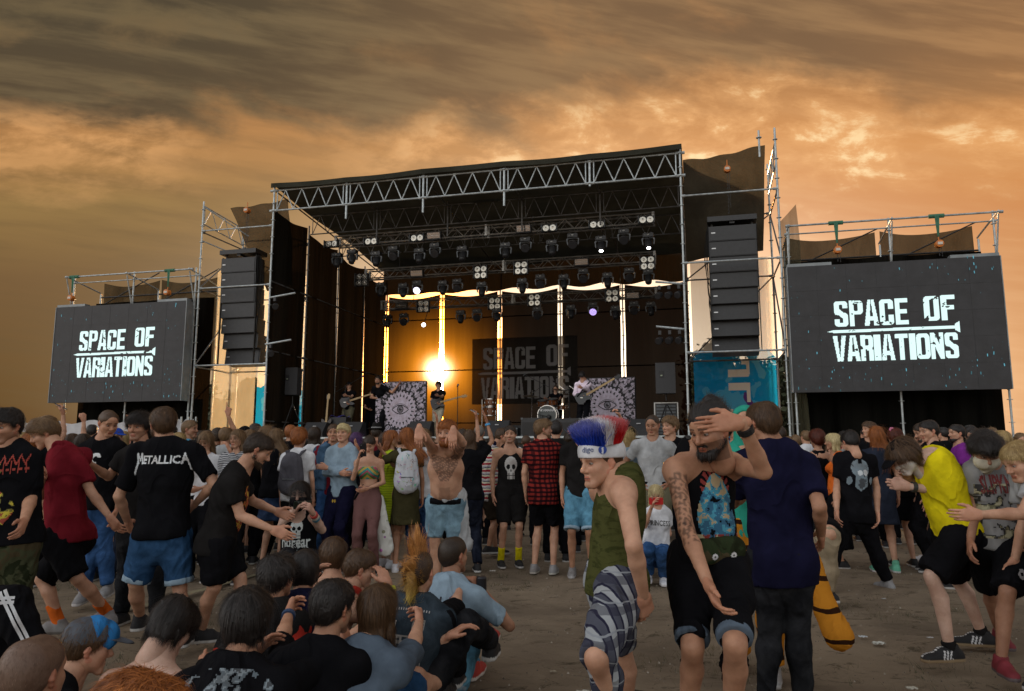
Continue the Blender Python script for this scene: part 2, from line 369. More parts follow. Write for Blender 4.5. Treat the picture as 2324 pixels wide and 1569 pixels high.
# ------------------------------------------------------------ stage: scaffold frame with truss, deck, netting walls, roof
stage = thing('concert_stage', (SL, 0, 0), 'large scaffold concert stage with dark netting walls and steel truss roof front', 'stage', frame=SF)
def stg(mb, name, m, smooth=False): return mb.build(name, m, stage, smooth=smooth)
mb = MB()
ztr = 8.88
zt_top, zt_bot = ztr, ztr-.60
for i in range(5):
    a, b = ZS[i], ZS[i+1]
    lattice(mb, (a+.04, 0, zt_top), (b-.04, 0, zt_top), .60, 4, .026, .016)
for i, s in enumerate(ZS):
    if 0 < i < 5: mb.tube((s, 0, zt_top+.12), (s, 0, zt_bot-(.42 if i != 4 else .08)), .03, 8); 
    for z in (zt_top, zt_bot):
        mb.tube((s, 0, z-.008), (s, 0, z+.008), .07, 10); mb.tube((s-.12, 0, z), (s+.12, 0, z), .04, 8)
stg(mb, 'front_truss', M_GALV)
mb = MB()
for i in range(5):
    lattice(mb, (ZS[i]+.04, 2.07, zt_top-.12), (ZS[i+1]-.04, 2.07, zt_top-.12), .6, 4, .02, .012)
    lattice(mb, (ZS[i]+.04, 4.14, zt_top-.3), (ZS[i+1]-.04, 4.14, zt_top-.3), .6, 4, .02, .012)
    if i: mb.tube((ZS[i], 2.07, zt_top), (ZS[i], 2.07, zt_bot-.5), .026, 8)
for i in range(6): mb.tube((ZS[i], 0, zt_top+.02), (ZS[i], DB, zt_top-.75), .022, 6)
stg(mb, 'roof_purlins', M_TRUSSDK)
for s, zt in ((SL, zt_top+.15), (SR, zt_top+.18)):
    mb = MB(); rosettes(mb, s, 0, 0, zt, .027); stg(mb, 'corner_post', M_GALV)
for s in (SL, SR):
    mb = MB()
    for k in range(1, 5):
        rosettes(mb, s, 2.05*k, 0, 8.6-.16*k)
        for z in (2.2, 4.2, 6.2): ledger(mb, (s, 2.05*(k-1), z), (s, 2.05*k, z))
    stg(mb, 'side_scaffold', M_TRUSSDK)
mb = MB()
for s in ZS:
    rosettes(mb, s-.0, DB+.05, 0, 8.0)
for z in (2.4, 4.4, 6.4): ledger(mb, (SL, DB+.05, z), (SR, DB+.05, z))
stg(mb, 'rear_scaffold', M_TRUSSDK)
# roof skin: front lip, sagging panels falling to the back
M_ROOF = mat_cloth('roof_tarpaulin', (.045, .045, .035), .10, 0, .05, .9, (1, 1, 1))
M_DRAPE = mat_cloth('black_netting', (.004, .003, .003), .28, .0028, .06, 1.1, (1.4, 1.4, .12), .5, tcol=(.004, .002, .001))
M_DRAPES = mat_cloth('black_molton', (.008, .008, .007), .25, .0004, .08, 1.0, (2.2, 2.2, .12), .6, tcol=(.012, .008, .004))
mb = MB()
def roof(u, v):
    s = SL-.05+(SR-SL+.1)*u; d = -.12+v*(DB-.25); f = ((s-SL)/2.308) % 1.0
    sag = .10*math.sin(math.pi*f)*(1 if v > .02 else .6)+.05*math.sin(9*v+s)
    return (s, d, zt_top+.17-.085*d-sag*(.4 if v < .02 else 1))
mb.grid(roof, 60, 26)
mb.grid(lambda u, v: (roof(u, 0)[0], -.12, roof(u, 0)[2]-v*.14), 60, 1)
stg(mb, 'roof_skin', M_ROOF, True)
# deck
mb = MB(); mb.box(((SL+SR)/2, DB/2+.25, DECK_Z-.09), (SR-SL+.2, DB+.5, .18)); mb.box(((SL+SR)/2, .12, DECK_Z/2-.1), (SR-SL, .04, DECK_Z-.2))
stg(mb, 'deck', mat('stage_deck', (.02, .018, .016), .6, bump=.002, var=.4))
mb = MB(); mb.box(((SL+SR)/2, -.03, DECK_Z-.03), (SR-SL+.2, .03, .05)); stg(mb, 'deck_edge_strip', M_GALV)
# wall panels with slits between them
def panel(p0, p1, z0, z1, amp=.05, ph=0., sagtop=.0, n=26):
    p0 = np.array(p0, float); p1 = np.array(p1, float); e = p1-p0; L = np.linalg.norm(e); nn = np.array((-e[1], e[0]))/L; m = MB()
    def fn(u, v):
        a = amp*(math.sin(u*L*7.5+ph+.8*math.sin(v*3))*.6+math.sin(u*L*3.1+v*2.2+ph*2)*.5)*(.35+.65*v)
        ed = .006*math.sin(v*17+ph)*((u < .01)-(u > .99))
        q = p0+e*(u+ed*.4)+nn*a; zt = z1-sagtop*math.sin(math.pi*u)
        return (q[0], q[1], zt+(z0-zt)*v)
    m.grid(fn, n, 34); return m
for k in range(4):
    d0, d1 = 2.05*k+.05, 2.05*(k+1)-.05
    stg(panel((SL, d0+(.0 if k else .02)), (SL, d1-.03), DECK_Z-.3, 8.35-.17*k, .06, k*1.3, .12), 'side_curtain', M_DRAPES, True)
    stg(panel((SR, d1), (SR, d0), DECK_Z-.3, 8.35-.17*k, .06, k*1.7, .12), 'side_curtain', M_DRAPES, True)
BZ = 7.25
for k in range(5):
    stg(panel((ZS[k]+.085, DB), (ZS[k+1]-.085, DB), DECK_Z-.2, BZ+.12, .012, k*2.1, .13), 'rear_curtain', M_DRAPE, True)
# upper rear net hangs from the roof edge down to the curtain tops
mb = MB(); mb.grid(lambda u, v: (SL+(SR-SL)*u, DB-.35+.06*math.sin(u*40), 8.55-v*(8.55-(BZ+.10+.05*math.sin(u*7*math.pi*2)))), 60, 4); stg(mb, 'rear_valance', M_DRAPES, True)

# ------------------------------------------------------------ wings (outer bays) with hoist and canopy
WL, WR = SL-2.35, SR+2.30
def wing(name, label, sa, sb, top, topin, zlev, hang, skin, s_out, flip):
    w = thing(name, ((sa+sb)/2, 0, 0), label, 'scaffold', frame=SF)
    mb = MB(); D2 = 2.05
    rosettes(mb, s_out, 0, 0, top, .027); mb.build('post', M_GALV, w); mb = MB(); rosettes(mb, s_out, D2, 0, top-.15, .027); mb.build('post', M_GALV, w)
    mb = MB()
    def one(nm, m, fn): mb = MB(); fn(mb); mb.build(nm, m, w)
    for z in zlev:
        one('ledger', M_GALV, lambda mb: ledger(mb, (sa, 0, z), (sb, 0, z))); one('ledger', M_TRUSSDK, lambda mb: ledger(mb, (sa, D2, z+.02), (sb, D2, z+.02))); one('ledger', M_TRUSSDK, lambda mb: ledger(mb, (s_out, 0, z-.03), (s_out, D2, z-.03)))
    for a, b in zip(zlev[:-1], zlev[1:]):
        one('brace', M_TRUSSDK, lambda mb: mb.tube((s_out, 0, a), (s_out, D2, b), .02, 6)); one('brace', M_TRUSSDK, lambda mb: mb.tube((sa, D2, a), (sb, D2, b), .02, 6))
    return w
zr = [sp(1665, 436, 0)[1], sp(1665, 591, 0)[1], sp(1680, 797, 0)[1]]
zl = [sp(532, 519, 0)[1], sp(524, 651, 0)[1], sp(524, 828, 0)[1]]
print('ledgers', zr, zl)
wr = wing('stage_wing', 'tall scaffold bay joining the stage roof to the bigger screen', SR, WR, 9.30, 8.9, zr[::-1], 0, 0, WR, False)
wl = wing('stage_wing', 'scaffold bay of the stage standing beside the smaller screen', WL, SL, 8.75, 8.7, zl[::-1], 0, 0, WL, True)
M_WING = mat_cloth('wing_canopy', (.055, .048, .035), .35, .0, .09, .8, (1, 1, 1), .3)
mb = MB()   # right canopy: flat top strip then hanging sheet behind the ledgers
def cr(u, v):
    s = SR+.06+(WR-.16-SR-.06)*u-.10*v*u; zz = 9.02+.20*u-.05*math.sin(math.pi*u)*(1-v)-v*2.62
    return (s, .85+.6*v+.05*math.sin(9*v+5*u)+.05*math.sin(u*13-v*5)*v, zz+.02*math.sin(17*u)*(v < .03))
mb.grid(cr, 20, 30); mb.build('canopy_sheet', M_WING, wr, smooth=True)
mb = MB()
def cl_(u, v):
    s = WL+.30+u*(SL-WL-.34)+v*1.05*(1-u); zz = 8.80+.10*u-v*2.55
    return (s, .85+.5*v+.05*math.sin(8*v+4*u)+.05*math.sin(u*11-v*6)*v, zz+.02*math.sin(15*u)*(v < .03))
mb.grid(cl_, 18, 28); mb.build('canopy_sheet', M_WING, wl, smooth=True)
mb = MB(); lattice(mb, (WR, 0, 8.95), (WR, 2.05, 8.85), .55, 3, .02, .014); mb.build('end_frame', M_GALV, wr); mb = MB()
mb.tube((WR-.35, .3, 8.7), (WR-.35, .3, 9.4), .026, 8); mb.tube((WR-.35, .3, 9.2), (WR-.35, .3, 9.22), .07, 8); mb.build('stub_post', M_GALV, wr)
mb = MB(); lattice(mb, (WL, 0, 8.62), (WL, 2.05, 8.5), .55, 3, .02, .014); mb.build('end_frame', M_GALV, wl)
for q in (((WL, 0, 8.6), (WL+.9, 1.0, 7.9)), ((WL, 0, 7.55), (WL+1.5, 2.0, 6.9))): mb = MB(); mb.tube(q[0], q[1], .018, 6); mb.build('brace', M_GALV, wl)

# wing banners (sun-backed mesh); printed blue foot with lettering
def mat_mesh_banner(name, cols, see, tr):
    m = mat_attr(name); 
    if name+'_done' in MATS: return m
    t = m.node_tree; N = NX(t); a = [n for n in t.nodes if n.type == 'VERTEX_COLOR'][0]
    for n in list(t.nodes):
        if n.type in ('BSDF_PRINCIPLED',): t.nodes.remove(n)
    d = N.n('ShaderNodeBsdfDiffuse'); l = N.n('ShaderNodeBsdfTranslucent'); tp = N.n('ShaderNodeBsdfTransparent')
    c = N.vm('MULTIPLY', N.n('ShaderNodeTexCoord').outputs['Object'], (2, 2, .35)); f = N.noise(c, 1.6, 6, .6, .6)
    bn = N.n('ShaderNodeBump'); bn.inputs['Distance'].default_value = .05; t.links.new(f, bn.inputs['Height'])
    for q in (d, l): t.links.new(a.outputs[0], q.inputs[0]); t.links.new(bn.outputs[0], q.inputs['Normal'])
    m1 = N.n('ShaderNodeMixShader'); m1.inputs[0].default_value = tr; t.links.new(d.outputs[0], m1.inputs[1]); t.links.new(l.outputs[0], m1.inputs[2])
    m2 = N.n('ShaderNodeMixShader'); m2.inputs[0].default_value = see; t.links.new(m1.outputs[0], m2.inputs[1]); t.links.new(tp.outputs[0], m2.inputs[2])
    o = [n for n in t.nodes if n.type == 'OUTPUT_MATERIAL'][0]; t.links.new(m2.outputs[0], o.inputs[0]); MATS[name+'_done'] = 1; return m
M_BANNER = mat_mesh_banner('banner_mesh', None, .27, .50)

# ---- lettering rasters
def rrect(x, y, cx, cy, hw, hh, r): 
    qx = np.abs(x-cx)-hw+r; qy = np.abs(y-cy)-hh+r
    return np.hypot(np.maximum(qx, 0), np.maximum(qy, 0))+np.minimum(np.maximum(qx, qy), 0)-r
def seg2(x, y, ax, ay, bx, by):
    dx, dy = bx-ax, by-ay; t = np.clip(((x-ax)*dx+(y-ay)*dy)/(dx*dx+dy*dy), 0, 1); return np.hypot(x-ax-t*dx, y-ay-t*dy)
def glyph(ch, x, y):
    """heavy condensed capitals; x 0..1, y 0..2"""
    w = .36
    B = lambda a, b, c, d: (x >= a) & (x <= b) & (y >= c) & (y <= d)
    ring = (rrect(x, y, .5, 1, .5, 1, .3) < 0) & ~(rrect(x, y, .5, 1, .5-w, 1-.30, .1) < 0)
    if ch == 'O': return ring
    if ch == 'C': return ring & ~B(.62, 1.1, .78, 1.22)
    if ch == 'S':
        top = (rrect(x, y, .5, 1.46, .5, .54, .28) < 0) & ~(rrect(x, y, .5, 1.46, .14, .26, .1) < 0) & ~B(.6, 1.1, 1.05, 1.42)
        bot = (rrect(x, y, .5, .54, .5, .54, .28) < 0) & ~(rrect(x, y, .5, .54, .14, .26, .1) < 0) & ~B(-.1, .4, .58, .95)
        return (top & ~B(.62, 1.1, .9, 1.3)) | bot | (seg2(x, y, .3, 1.2, .7, .8) < .19)
    if ch == 'P' or ch == 'R':
        bowl = (rrect(x, y, .5, 1.45, .5, .55, .28) < 0) & ~(rrect(x, y, .5, 1.45, .14, .27, .08) < 0)
        s = B(0, w, 0, 2) | (bowl & (x > .05)) | B(0, .4, 1.7, 2)
        if ch == 'R': s = s | (B(.64, 1, 0, .85)) | (B(.5, .9, .8, 1.1))
        return s
    if ch == 'A':
        t = y/2; return (((np.abs(x-.5) < .52-.30*t) & ~(np.abs(x-.5) < .17-.16*t)) | (B(.2, .8, .38, .72))) & (np.abs(x-.5) < .52-.30*t)
    if ch == 'V': 
        t = 1-y/2; return (np.abs(x-.5) < .52-.30*t) & ~((np.abs(x-.5) < .17-.19*t))
    if ch == 'E': return B(0, w, 0, 2) | B(0, .92, 0, .32) | B(0, .92, 1.68, 2) | B(0, .84, .86, 1.16)
    if ch == 'F': return B(0, w, 0, 2) | B(0, .92, 1.68, 2) | B(0, .84, .86, 1.18)
    if ch == 'I': return B(.28, .72, 0, 2)
    if ch == 'T': return B(.32, .68, 0, 2) | B(0, 1, 1.68, 2)
    if ch == 'N': return B(0, .32, 0, 2) | B(.68, 1, 0, 2) | ((seg2(x, y, .2, 1.8, .8, .2) < .19))
    if ch == 'L': return B(0, w, 0, 2) | B(0, .95, 0, .34)
    if ch == 'J': return B(.6, 1, .3, 2) | ((rrect(x, y, .5, .5, .5, .5, .3) < 0) & ~(rrect(x, y, .5, .6, .14, .3, .1) < 0) & (y < .7))
    return x < -9
def word(cv, s, x0, x1, y0, y1, gap=.10, val=1.0):
    """draw word s in the raster cv (h, w), coordinates in 0..1 of the raster"""
    h, w = cv.shape; ws = [.5 if c in 'I ' else 1. for c in s]; tot = sum(ws)+gap*(len(s)-1); k = (x1-x0)/tot; cx = x0
    Xg, Yg = np.meshgrid((np.arange(w)+.5)/w, (np.arange(h)+.5)/h)
    for c, q in zip(s, ws):
        lx = (Xg-cx)/(k*q); ly = (Yg-y0)/(y1-y0)*2
        if c == 'I': lx = .28+lx*.44
        ok = (ly >= 0) & (ly <= 2) & (lx > -.03) & (lx < 1.03)
        cv[glyph(c, lx, ly) & ok] = val; cx += k*(q+gap)
def snoise(h, w, f, seed):
    rg = np.random.default_rng(seed); out = np.zeros((h, w)); amp = 1
    for o in range(4):
        n = int(f*2**o)+2; g = rg.random((n+1, int(n*w/h)+2)); yy = np.linspace(0, n-.001, h); xx = np.linspace(0, g.shape[1]-1.001, w)
        yi = yy.astype(int); xi = xx.astype(int); fy = (yy-yi)[:, None]; fx = (xx-xi)[None]
        yi = np.minimum(yi, g.shape[0]-2)
        a = g[yi][:, xi]*(1-fx)+g[yi][:, xi+1]*fx; b = g[yi+1][:, xi]*(1-fx)+g[yi+1][:, xi+1]*fx
        out += amp*(a*(1-fy)+b*fy); amp *= .6
    return out/2.2
def band_logo(h, w, seed=1):
    """two-line band name with a long nail between; row 0 is the bottom"""
    cv = np.zeros((h, w)); Xg, Yg = np.meshgrid((np.arange(w)+.5)/w, (np.arange(h)+.5)/h)
    word(cv, 'SPACE', .06, .63, .56, .97); word(cv, 'OF', .74, .98, .60, .99)
    word(cv, 'VARIATIONS', .04, .97, .01, .41, .07)
    cv[(Yg > .46+.01*Xg) & (Yg < .505+.01*Xg) & (Xg > .05) & (Xg < .97)] = 1
    cv[(Xg <= .05) & (np.abs(Yg-.483) < (Xg-.0)*.5)] = 1
    cv[(Xg > .955) & (np.abs(Yg-.492) < .045+(Xg-.955)*1.2) & (Xg < .99)] = 1
    n = snoise(h, w, 14, seed); r = snoise(h, w, 5, seed+3)
    cv[(n > .66) & (r > .55)] = 0; cv[(n > .76)] = 0
    return cv
def raster_mesh(name, cv, org, ex, ey, m, parent, colors, thick=None, off=(0, 0, 0), jitter=0.0):
    """merge equal cells of a class raster into strips lying on a surface (org + x*ex + y*ey)"""
    h, w = cv.shape; mb = MB(); org = np.array(org, float); ex = np.array(ex, float); ey = np.array(ey, float); active = {}
    def emit(x0, x1, y0, y1, c):
        mb.add([org+ex*x0/w+ey*y0/h, org+ex*x1/w+ey*y0/h, org+ex*x1/w+ey*y1/h, org+ex*x0/w+ey*y1/h], [(0, 1, 2, 3)], colors[c])
    for y in range(h+1):
        runs = {}
        if y < h:
            row = cv[y].astype(int); ch = np.flatnonzero(np.diff(row))+1; st = np.concatenate([[0], ch]); en = np.concatenate([ch, [w]])
            for a, b in zip(st, en):
                if row[a]: runs[(a, b, row[a])] = y
        for k in list(active):
            if k not in runs: emit(k[0], k[1], active.pop(k), y, k[2])
        for k in runs: active.setdefault(k, y)
    return mb.build(name, m, parent)

# right wing banner, vertical lettering reads up the cloth
def banner(name, label, s0, s1, d, z0, z1, zb, txt, parent_frame=SF):
    nx, nz = 46, 120; mbn = MB(); Wd = s1-s0; Hh = z1-z0
    cv = np.zeros((nz*2, nx*3)); 
    H2, W2 = cv.shape
    if txt:
        sub = np.zeros((60, 200)); word(sub, txt, .02, .98, .05, .95, .25)
        rot = np.rot90(sub, 3)   # letters run down the banner
        hh, ww = int(H2*(zb-z0)/Hh*.98), int(W2*.30)
        yi = (np.arange(hh)*rot.shape[0]/hh).astype(int); xi = (np.arange(ww)*rot.shape[1]/ww).astype(int)
        cv[:hh, int(W2*.40):int(W2*.40)+ww] = rot[yi][:, xi][::-1]
    splat = snoise(H2, W2, 5, 5); Xg, Yg = np.meshgrid((np.arange(W2)+.5)/W2, (np.arange(H2)+.5)/H2)
    org = (s0, d, z0)
    colors = {1: (.01, .36, .80), 2: (.92, .90, .84), 3: (.93, .92, .84), 4: (.14, .05, .30), 5: (.75, .12, .10), 6: (.10, .50, .85)}
    q = np.full(cv.shape, 3); lim = (zb-z0)/Hh
    edge = lim+.10*(snoise(H2, W2, 9, 9)-.5)
    q[Yg < edge] = 1; q[(Yg < edge) & (splat > .62)] = 6; q[(Yg < .13+.2*(splat-.5))] = 4
    q[(Yg < edge) & (seg2(Xg, Yg, .62, .30, .95, .08) < .018+.02*(splat-.4))] = 4
    if txt: q[(cv > 0) & (Yg < lim)] = 2; q[(cv > 0) & (Yg < .09)] = 5
    o = raster_mesh(name, q, org, (Wd, 0, 0), (0, 0, Hh), M_BANNER, None, colors)
    # place in the stage frame with the base as the object's origin
    me = o.data; n = len(me.vertices); a = np.zeros(n*3); me.vertices.foreach_get('co', a); a = a.reshape(-1, 3)-np.array(org); me.vertices.foreach_set('co', a.ravel())
    o.location = SF.w(org); o.rotation_euler = (0, 0, SF.rz); return tag(o, label, 'banner')
banner('wing_banner', 'pale mesh banner with blue foot and big cream letters under the right canopy', SR+.15, WR-.02, 2.2, 1.2, 6.6, sp(1640, 800, 2.2)[1], 'JLTF')
banner('wing_banner', 'pale mesh banner with bright blue foot left of the stage opening', WL+.55, SL-.05, 2.35, 1.0, 6.9, sp(575, 880, 2.2)[1], '')
mb = MB(); mb.grid(lambda u, v: (WL-.05+.70*u, 2.1-1.2*(1-u), 6.9-.55*u+v*(-5.3+.55*u)), 8, 12)
o = tag(mb.build('side_netting', mat_cloth('pale_netting', (.55, .50, .36), .6, .40, .04), None, (WL, 2.1, 1.6), SF, True), 'pale netting strip between small screen and left wing banner', 'netting')
mb = MB(); mb.grid(lambda u, v: (WR+.06+.34*u+.04*math.sin(9*v), .9-1.0*u+.1*math.sin(5*v+2*u), 7.1-.3*u-v*6.4+.5*u*(1-v)), 8, 26)
tag(mb.build('side_netting', mat_cloth('wind_netting', (.10, .095, .06), .4, .35, .08, 1.5, (2, 2, .3)), None, (WR+.1, .9, .7), SF, True), 'dark see-through netting strip hanging beside the large screen', 'netting')

# ------------------------------------------------------------ LED screens on their scaffold bays
def screen(name, label, corners, thick, seed, lx0, lx1, ly0, ly1):
    (s0, z1), (s1, z0) = corners; W_, H_ = s1-s0, z1-z0; d = -.42
    t = thing(name, ((s0+s1)/2, d, z0), label, 'screen', frame=SF)
    mb = MB(); mb.box(((s0+s1)/2, d+thick/2, (z0+z1)/2), (W_, thick, H_)); mb.build('cabinet', mat('screen_cabinet', (.030, .030, .033), .6, var=.25, bump=.001, bscale=120), t)
    mb = MB()   # seams between the LED modules
    for i in range(1, 7): mb.box((s0+W_*i/7, d-.001, (z0+z1)/2), (.004, .003, H_-.02))
    for i in range(1, 5): mb.box(((s0+s1)/2, d-.0015, z0+H_*i/5), (W_-.02, .003, .004))
    mb.build('module_seams', M_BLACK, t)
    h, w = 150, 230; cv = band_logo(h, w, seed); 
    org = (s0+W_*lx0, d-.012, z0+H_*ly0); ex = (W_*(lx1-lx0), 0, 0); ey = (0, 0, H_*(ly1-ly0))
    raster_mesh('lit_logo', cv, org, ex, ey, mat('led_text', (.1, .1, .1), .5, emit=(.74, 1.0, .98), estr=1.0), t, {1: (.66, 1.0, .98)})
    mb = MB(); rg = random.Random(seed)
    for k in range(170):
        x, y = rg.random(), rg.random(); y = y if rg.random() < .6 else y*.35
        if lx0-.03 < x < lx1+.03 and ly0-.03 < y < ly1+.03: continue
        a = rg.random()**2*.022+.005; b = rg.random(); c = (.10*b, .35*b+.05, .45*b+.06)
        px, pz = s0+W_*x, z0+H_*y; sk = rg.uniform(-.3, .3)
        mb.add([(px, d-.010, pz), (px+a*.8, d-.010, pz), (px+a*.8+sk*a, d-.010, pz+a*2.6), (px+sk*a, d-.010, pz+a*2.6)], [(0, 1, 2, 3)], c)
    mb.build('lit_sparks', M_LED, t)
    for c_, d_, nm in (((s1+.012, d+.14, (z0+z1)/2), (.02, .30, H_), 'side_frame'), ((s0-.012, d+.14, (z0+z1)/2), (.02, .30, H_), 'side_frame'), ((s0+W_*.11, d+.12, z1+.04), (W_*.22, .2, .07), 'hanging_bar'), ((s0+W_*.89, d+.12, z1+.04), (W_*.22, .2, .07), 'hanging_bar')):
        mb = MB(); mb.box(c_, d_); mb.build(nm, mat('screen_frame', (.22, .24, .25), .5, .4, var=.2), t)
    return t
cR = (sp(1787, 606, -.42), sp(2298, 882, -.42)); cL = (sp(127, 697, -.42), sp(415, 912, -.42))
zRt = (sp(1787, 606, -.42)[1]+sp(2268, 581, -.42)[1])/2; zRb = (sp(1800, 893, -.42)[1]+sp(2298, 881, -.42)[1])/2
zLt = (sp(127, 697, -.42)[1]+sp(418, 684, -.42)[1])/2; zLb = sp(265, 912, -.42)[1]
sR0, sR1 = sp(1794, 750, -.42)[0], sp(2283, 730, -.42)[0]; sL0, sL1 = sp(120, 800, -.42)[0], sp(416, 800, -.42)[0]
screen('video_screen', 'larger dark screen right of the stage lit with the band name', ((sR0, zRt), (sR1, zRb)), .12, 3, .18, .80, .23, .72)
screen('video_screen', 'smaller dark screen left of the stage lit with the band name', ((sL0, zLt), (sL1, zLb)), .12, 4, .17, .80, .25, .75)

def screen_bay(label, posts, ztop, zbar, s0, s1, extra, slabel):
    t = thing('screen_scaffold', ((s0+s1)/2, .2, 0), label, 'scaffold', frame=SF)
    for p in posts:
        mb = MB(); rosettes(mb, p, 0, 0, ztop+.12, .025); mb.build('post', M_GALV, t); mb = MB(); rosettes(mb, p+.02, 1.05, 0, ztop-.25, .025); mb.build('post', M_GALV, t)
    mb = MB()
    ledger(mb, (s0, -.3, ztop), (s1, -.3, ztop), .024); ledger(mb, (s0, 0, ztop-.12), (s1, 0, ztop-.12), .018)
    for p in posts: mb.tube((p, -.34, ztop+.02), (p, 1.05, ztop-.22), .022, 6); mb.tube((p, -.3, ztop-.05), (p, -.02, ztop-.95), .02, 6)
    mb.build('top_rail', M_GALV, t)
    for a, b in zip(posts[:-1], posts[1:]):
        for q0, q1, r_ in ((zbar, zbar, .024), (1.2, 3.4, .02), (zbar-.3, zbar+.7, .018)): mb = MB(); mb.tube((a, 1.05, q0), (b, 1.05, q1), r_, 6); mb.build('brace', M_BLACK, t)
    for a, b in zip(posts[:-1], posts[1:]):
        mb = MB(); sag = .16
        mb.grid(lambda u, v: (a+.05+(b-a-.1)*u, 1.12+.05*math.sin(8*u+3*v), ztop+.12-sag*math.sin(math.pi*u)*(1-v)-v*(ztop-.2)*.45), 14, 10); mb.build('net_sheet', mat_cloth('screen_net', (.035, .031, .022), .3, .05, .07, 1.6, (1.5, 1.5, .6)), t, smooth=True)
    mb = MB(); mb.grid(lambda u, v: (s0+.05+(s1-s0-.1)*u, .5+.05*math.sin(20*u), extra*(1-v)), 40, 10); mb.build('black_skirt', M_DRAPES, t, smooth=True)
    mb = MB(); mb.grid(lambda u, v: (s0+.1+(s1-s0-.2)*u, .85+.04*math.sin(20*u), .3+(ztop-.9)*v), 30, 10); mb.build('backing_cloth', M_DRAPES, t, smooth=True)
    return t
def hoist(label, s, d, ztop, zbot, sling=True, color=M_ORANGE):
    t = thing('chain_hoist', (s, d, zbot), label, 'hoist', frame=SF)
    if sling:
        mb = MB(); mb.tube((s-.16, d, ztop), (s+.16, d, ztop), .05, 8); mb.add([(s-.05, d-.05, ztop), (s+.05, d-.05, ztop), (s+.02, d-.04, ztop-.5), (s-.02, d-.04, ztop-.5)], [(0, 1, 2, 3)]); mb.tube((s-.03, d-.04, ztop), (s, d-.04, ztop-.5), .02); mb.build('sling', M_GREENS, t)
    zb = ztop-(.55 if sling else .12)
    mb = MB(); mb.tube((s, d-.04, ztop-(.48 if sling else -.02)), (s, d-.04, zb-.02), .012); mb.lathe((s, d-.13, zb-.12), (0, 1, 0), [(0, .04), (.01, .085), (.15, .085), (.16, .05)], 14); mb.build('hoist_body', color, t)
    mb = MB(); mb.box((s, d-.135, zb-.12), (.10, .012, .06)); mb.build('label_plate', mat('cream_plate', (.6, .57, .5), .6), t)
    mb = MB(); n = max(2, int((zb-.2-zbot)/.045))
    for i in range(n):
        z = zb-.2-i*(zb-.2-zbot)/n; mb.box((s+.02*(-1)**i*.3, d-.04, z), (.016 if i % 2 else .006, .006 if i % 2 else .016, .05))
        mb.box((s+.045+.01*math.sin(i*.7), d-.03, z-.02), (.012, .006, .04)) if i < n*.8 else None
    mb.build('load_chain', M_BLACK, t); return t
rT = sp(2018, 498, -.3)[1]; lT = sp(300, 620, -.3)[1]
screen_bay('tall scaffold bays carrying the larger video screen', [SR+2.47, SR+4.72, SR+6.9], rT, sp(2018, 580, 1.05)[1], SR+2.4, SR+7.0, zRb+.1, '')
screen_bay('low scaffold bays carrying the smaller video screen', [WL-4.45, WL-2.28, WL-.12], lT, sp(300, 672, 1.05)[1], WL-4.5, WL, zLb+.1, '')
for (u, lab) in ((1897, 'chain hoist on green sling above the larger screen near its left corner'), (2127, 'chain hoist on green sling above the larger screen near its right corner')):
    hoist(lab, sp(u, 520, -.3)[0], -.3, rT, zRt+.06)
for (u, lab) in ((168, 'chain hoist on green sling above the smaller screen near its left corner'), (384, 'chain hoist on blue strap above the smaller screen near its right corner')):
    hoist(lab, sp(u, 640, -.3)[0], -.3, lT, zLt+.06)

# ------------------------------------------------------------ flown line arrays
def line_array(label, u0, u1, v0, v1, n, d):
    s0, s1 = sp(u0, v0, d)[0], sp(u1, v0, d)[0]; zt = sp((u0+u1)/2, v0, d)[1]; zb = sp((u0+u1)/2, v1, d)[1]
    sc = (s0+s1)/2; W_ = (s1-s0); t = thing('line_array', (sc, d+.3, zb), label, 'loudspeaker', frame=SF)
    mb = MB(); fr = .22; mb.box((sc, d+.28, zt-.07), (W_+.05, .62, .13)); mb.box((sc, d+.28, zt-.16), (.12, .5, .06)); mb.box((sc-W_/2+.08, d+.2, zt-.2), (.05, .05, .12)); mb.box((sc+W_/2-.08, d+.2, zt-.2), (.05, .05, .12))
    mb.build('flying_frame', M_BLACKP, t)
    hz = (zt-.24-zb)/n
    for k in range(n):
        zc = zt-.24-hz*(k+.5); tilt = R(.5*k*k*.35); off = -.0+.012*k*k*.35
        sh = .0012*k**3
        c = (sc+0, d+.28+sh*1.2+.02*k, zc); mb = MB(); W2 = W_-.02*k*0
        mb.box(c, (W2, .46, hz-.012), rx=-tilt); mb.box((c[0], c[1]-.235, zc-.0), (W2-.07, .02, hz-.05), rx=-tilt)
        cab = mb.build('speaker_cabinet', M_BLACKP, t)
        mb = MB(); mb.box((sc-W2/2+.11, c[1]-.252, zc+hz*.05), (.10, .008, .028), rx=-tilt); mb.build('badge', mat('badge_silver', (.5, .5, .5), .35, .7), cab, base=t['_b'])
    mb = MB(); rg = random.Random(n)
    for side in (-1, 1):
        mb.box((sc+side*(W_/2+.012), d+.15, (zt+zb)/2-.1), (.02, .06, zt-zb-.2))
    for j in range(5):
        x = sc+W_/2*(-1 if u0 > 1000 else 1)*1.0; pts = []
        for i in range(14): pts.append((x+(-.05 if u0 > 1000 else .05)*(1+j*.35)*math.sin(math.pi*i/13)+rg.uniform(-.01, .01), d+.2+.02*j, zt-.1-(zt-zb)*i/13*(.9-.1*j)))
        mb.path(pts, .008, 5)
    mb.build('cable', M_RUBBER, t)
line_array('line array of black speakers hung in the left stage wing', 502, 580, 566, 824, 7, .35)
line_array('larger line array of black speakers hung in the right stage wing', 1607, 1715, 489, 795, 8, .35)
hoist('yellow chain hoist above the left line array', sp(563, 480, .6)[0], .6, sp(563, 462, .6)[1], sp(563, 566, .6)[1], False)
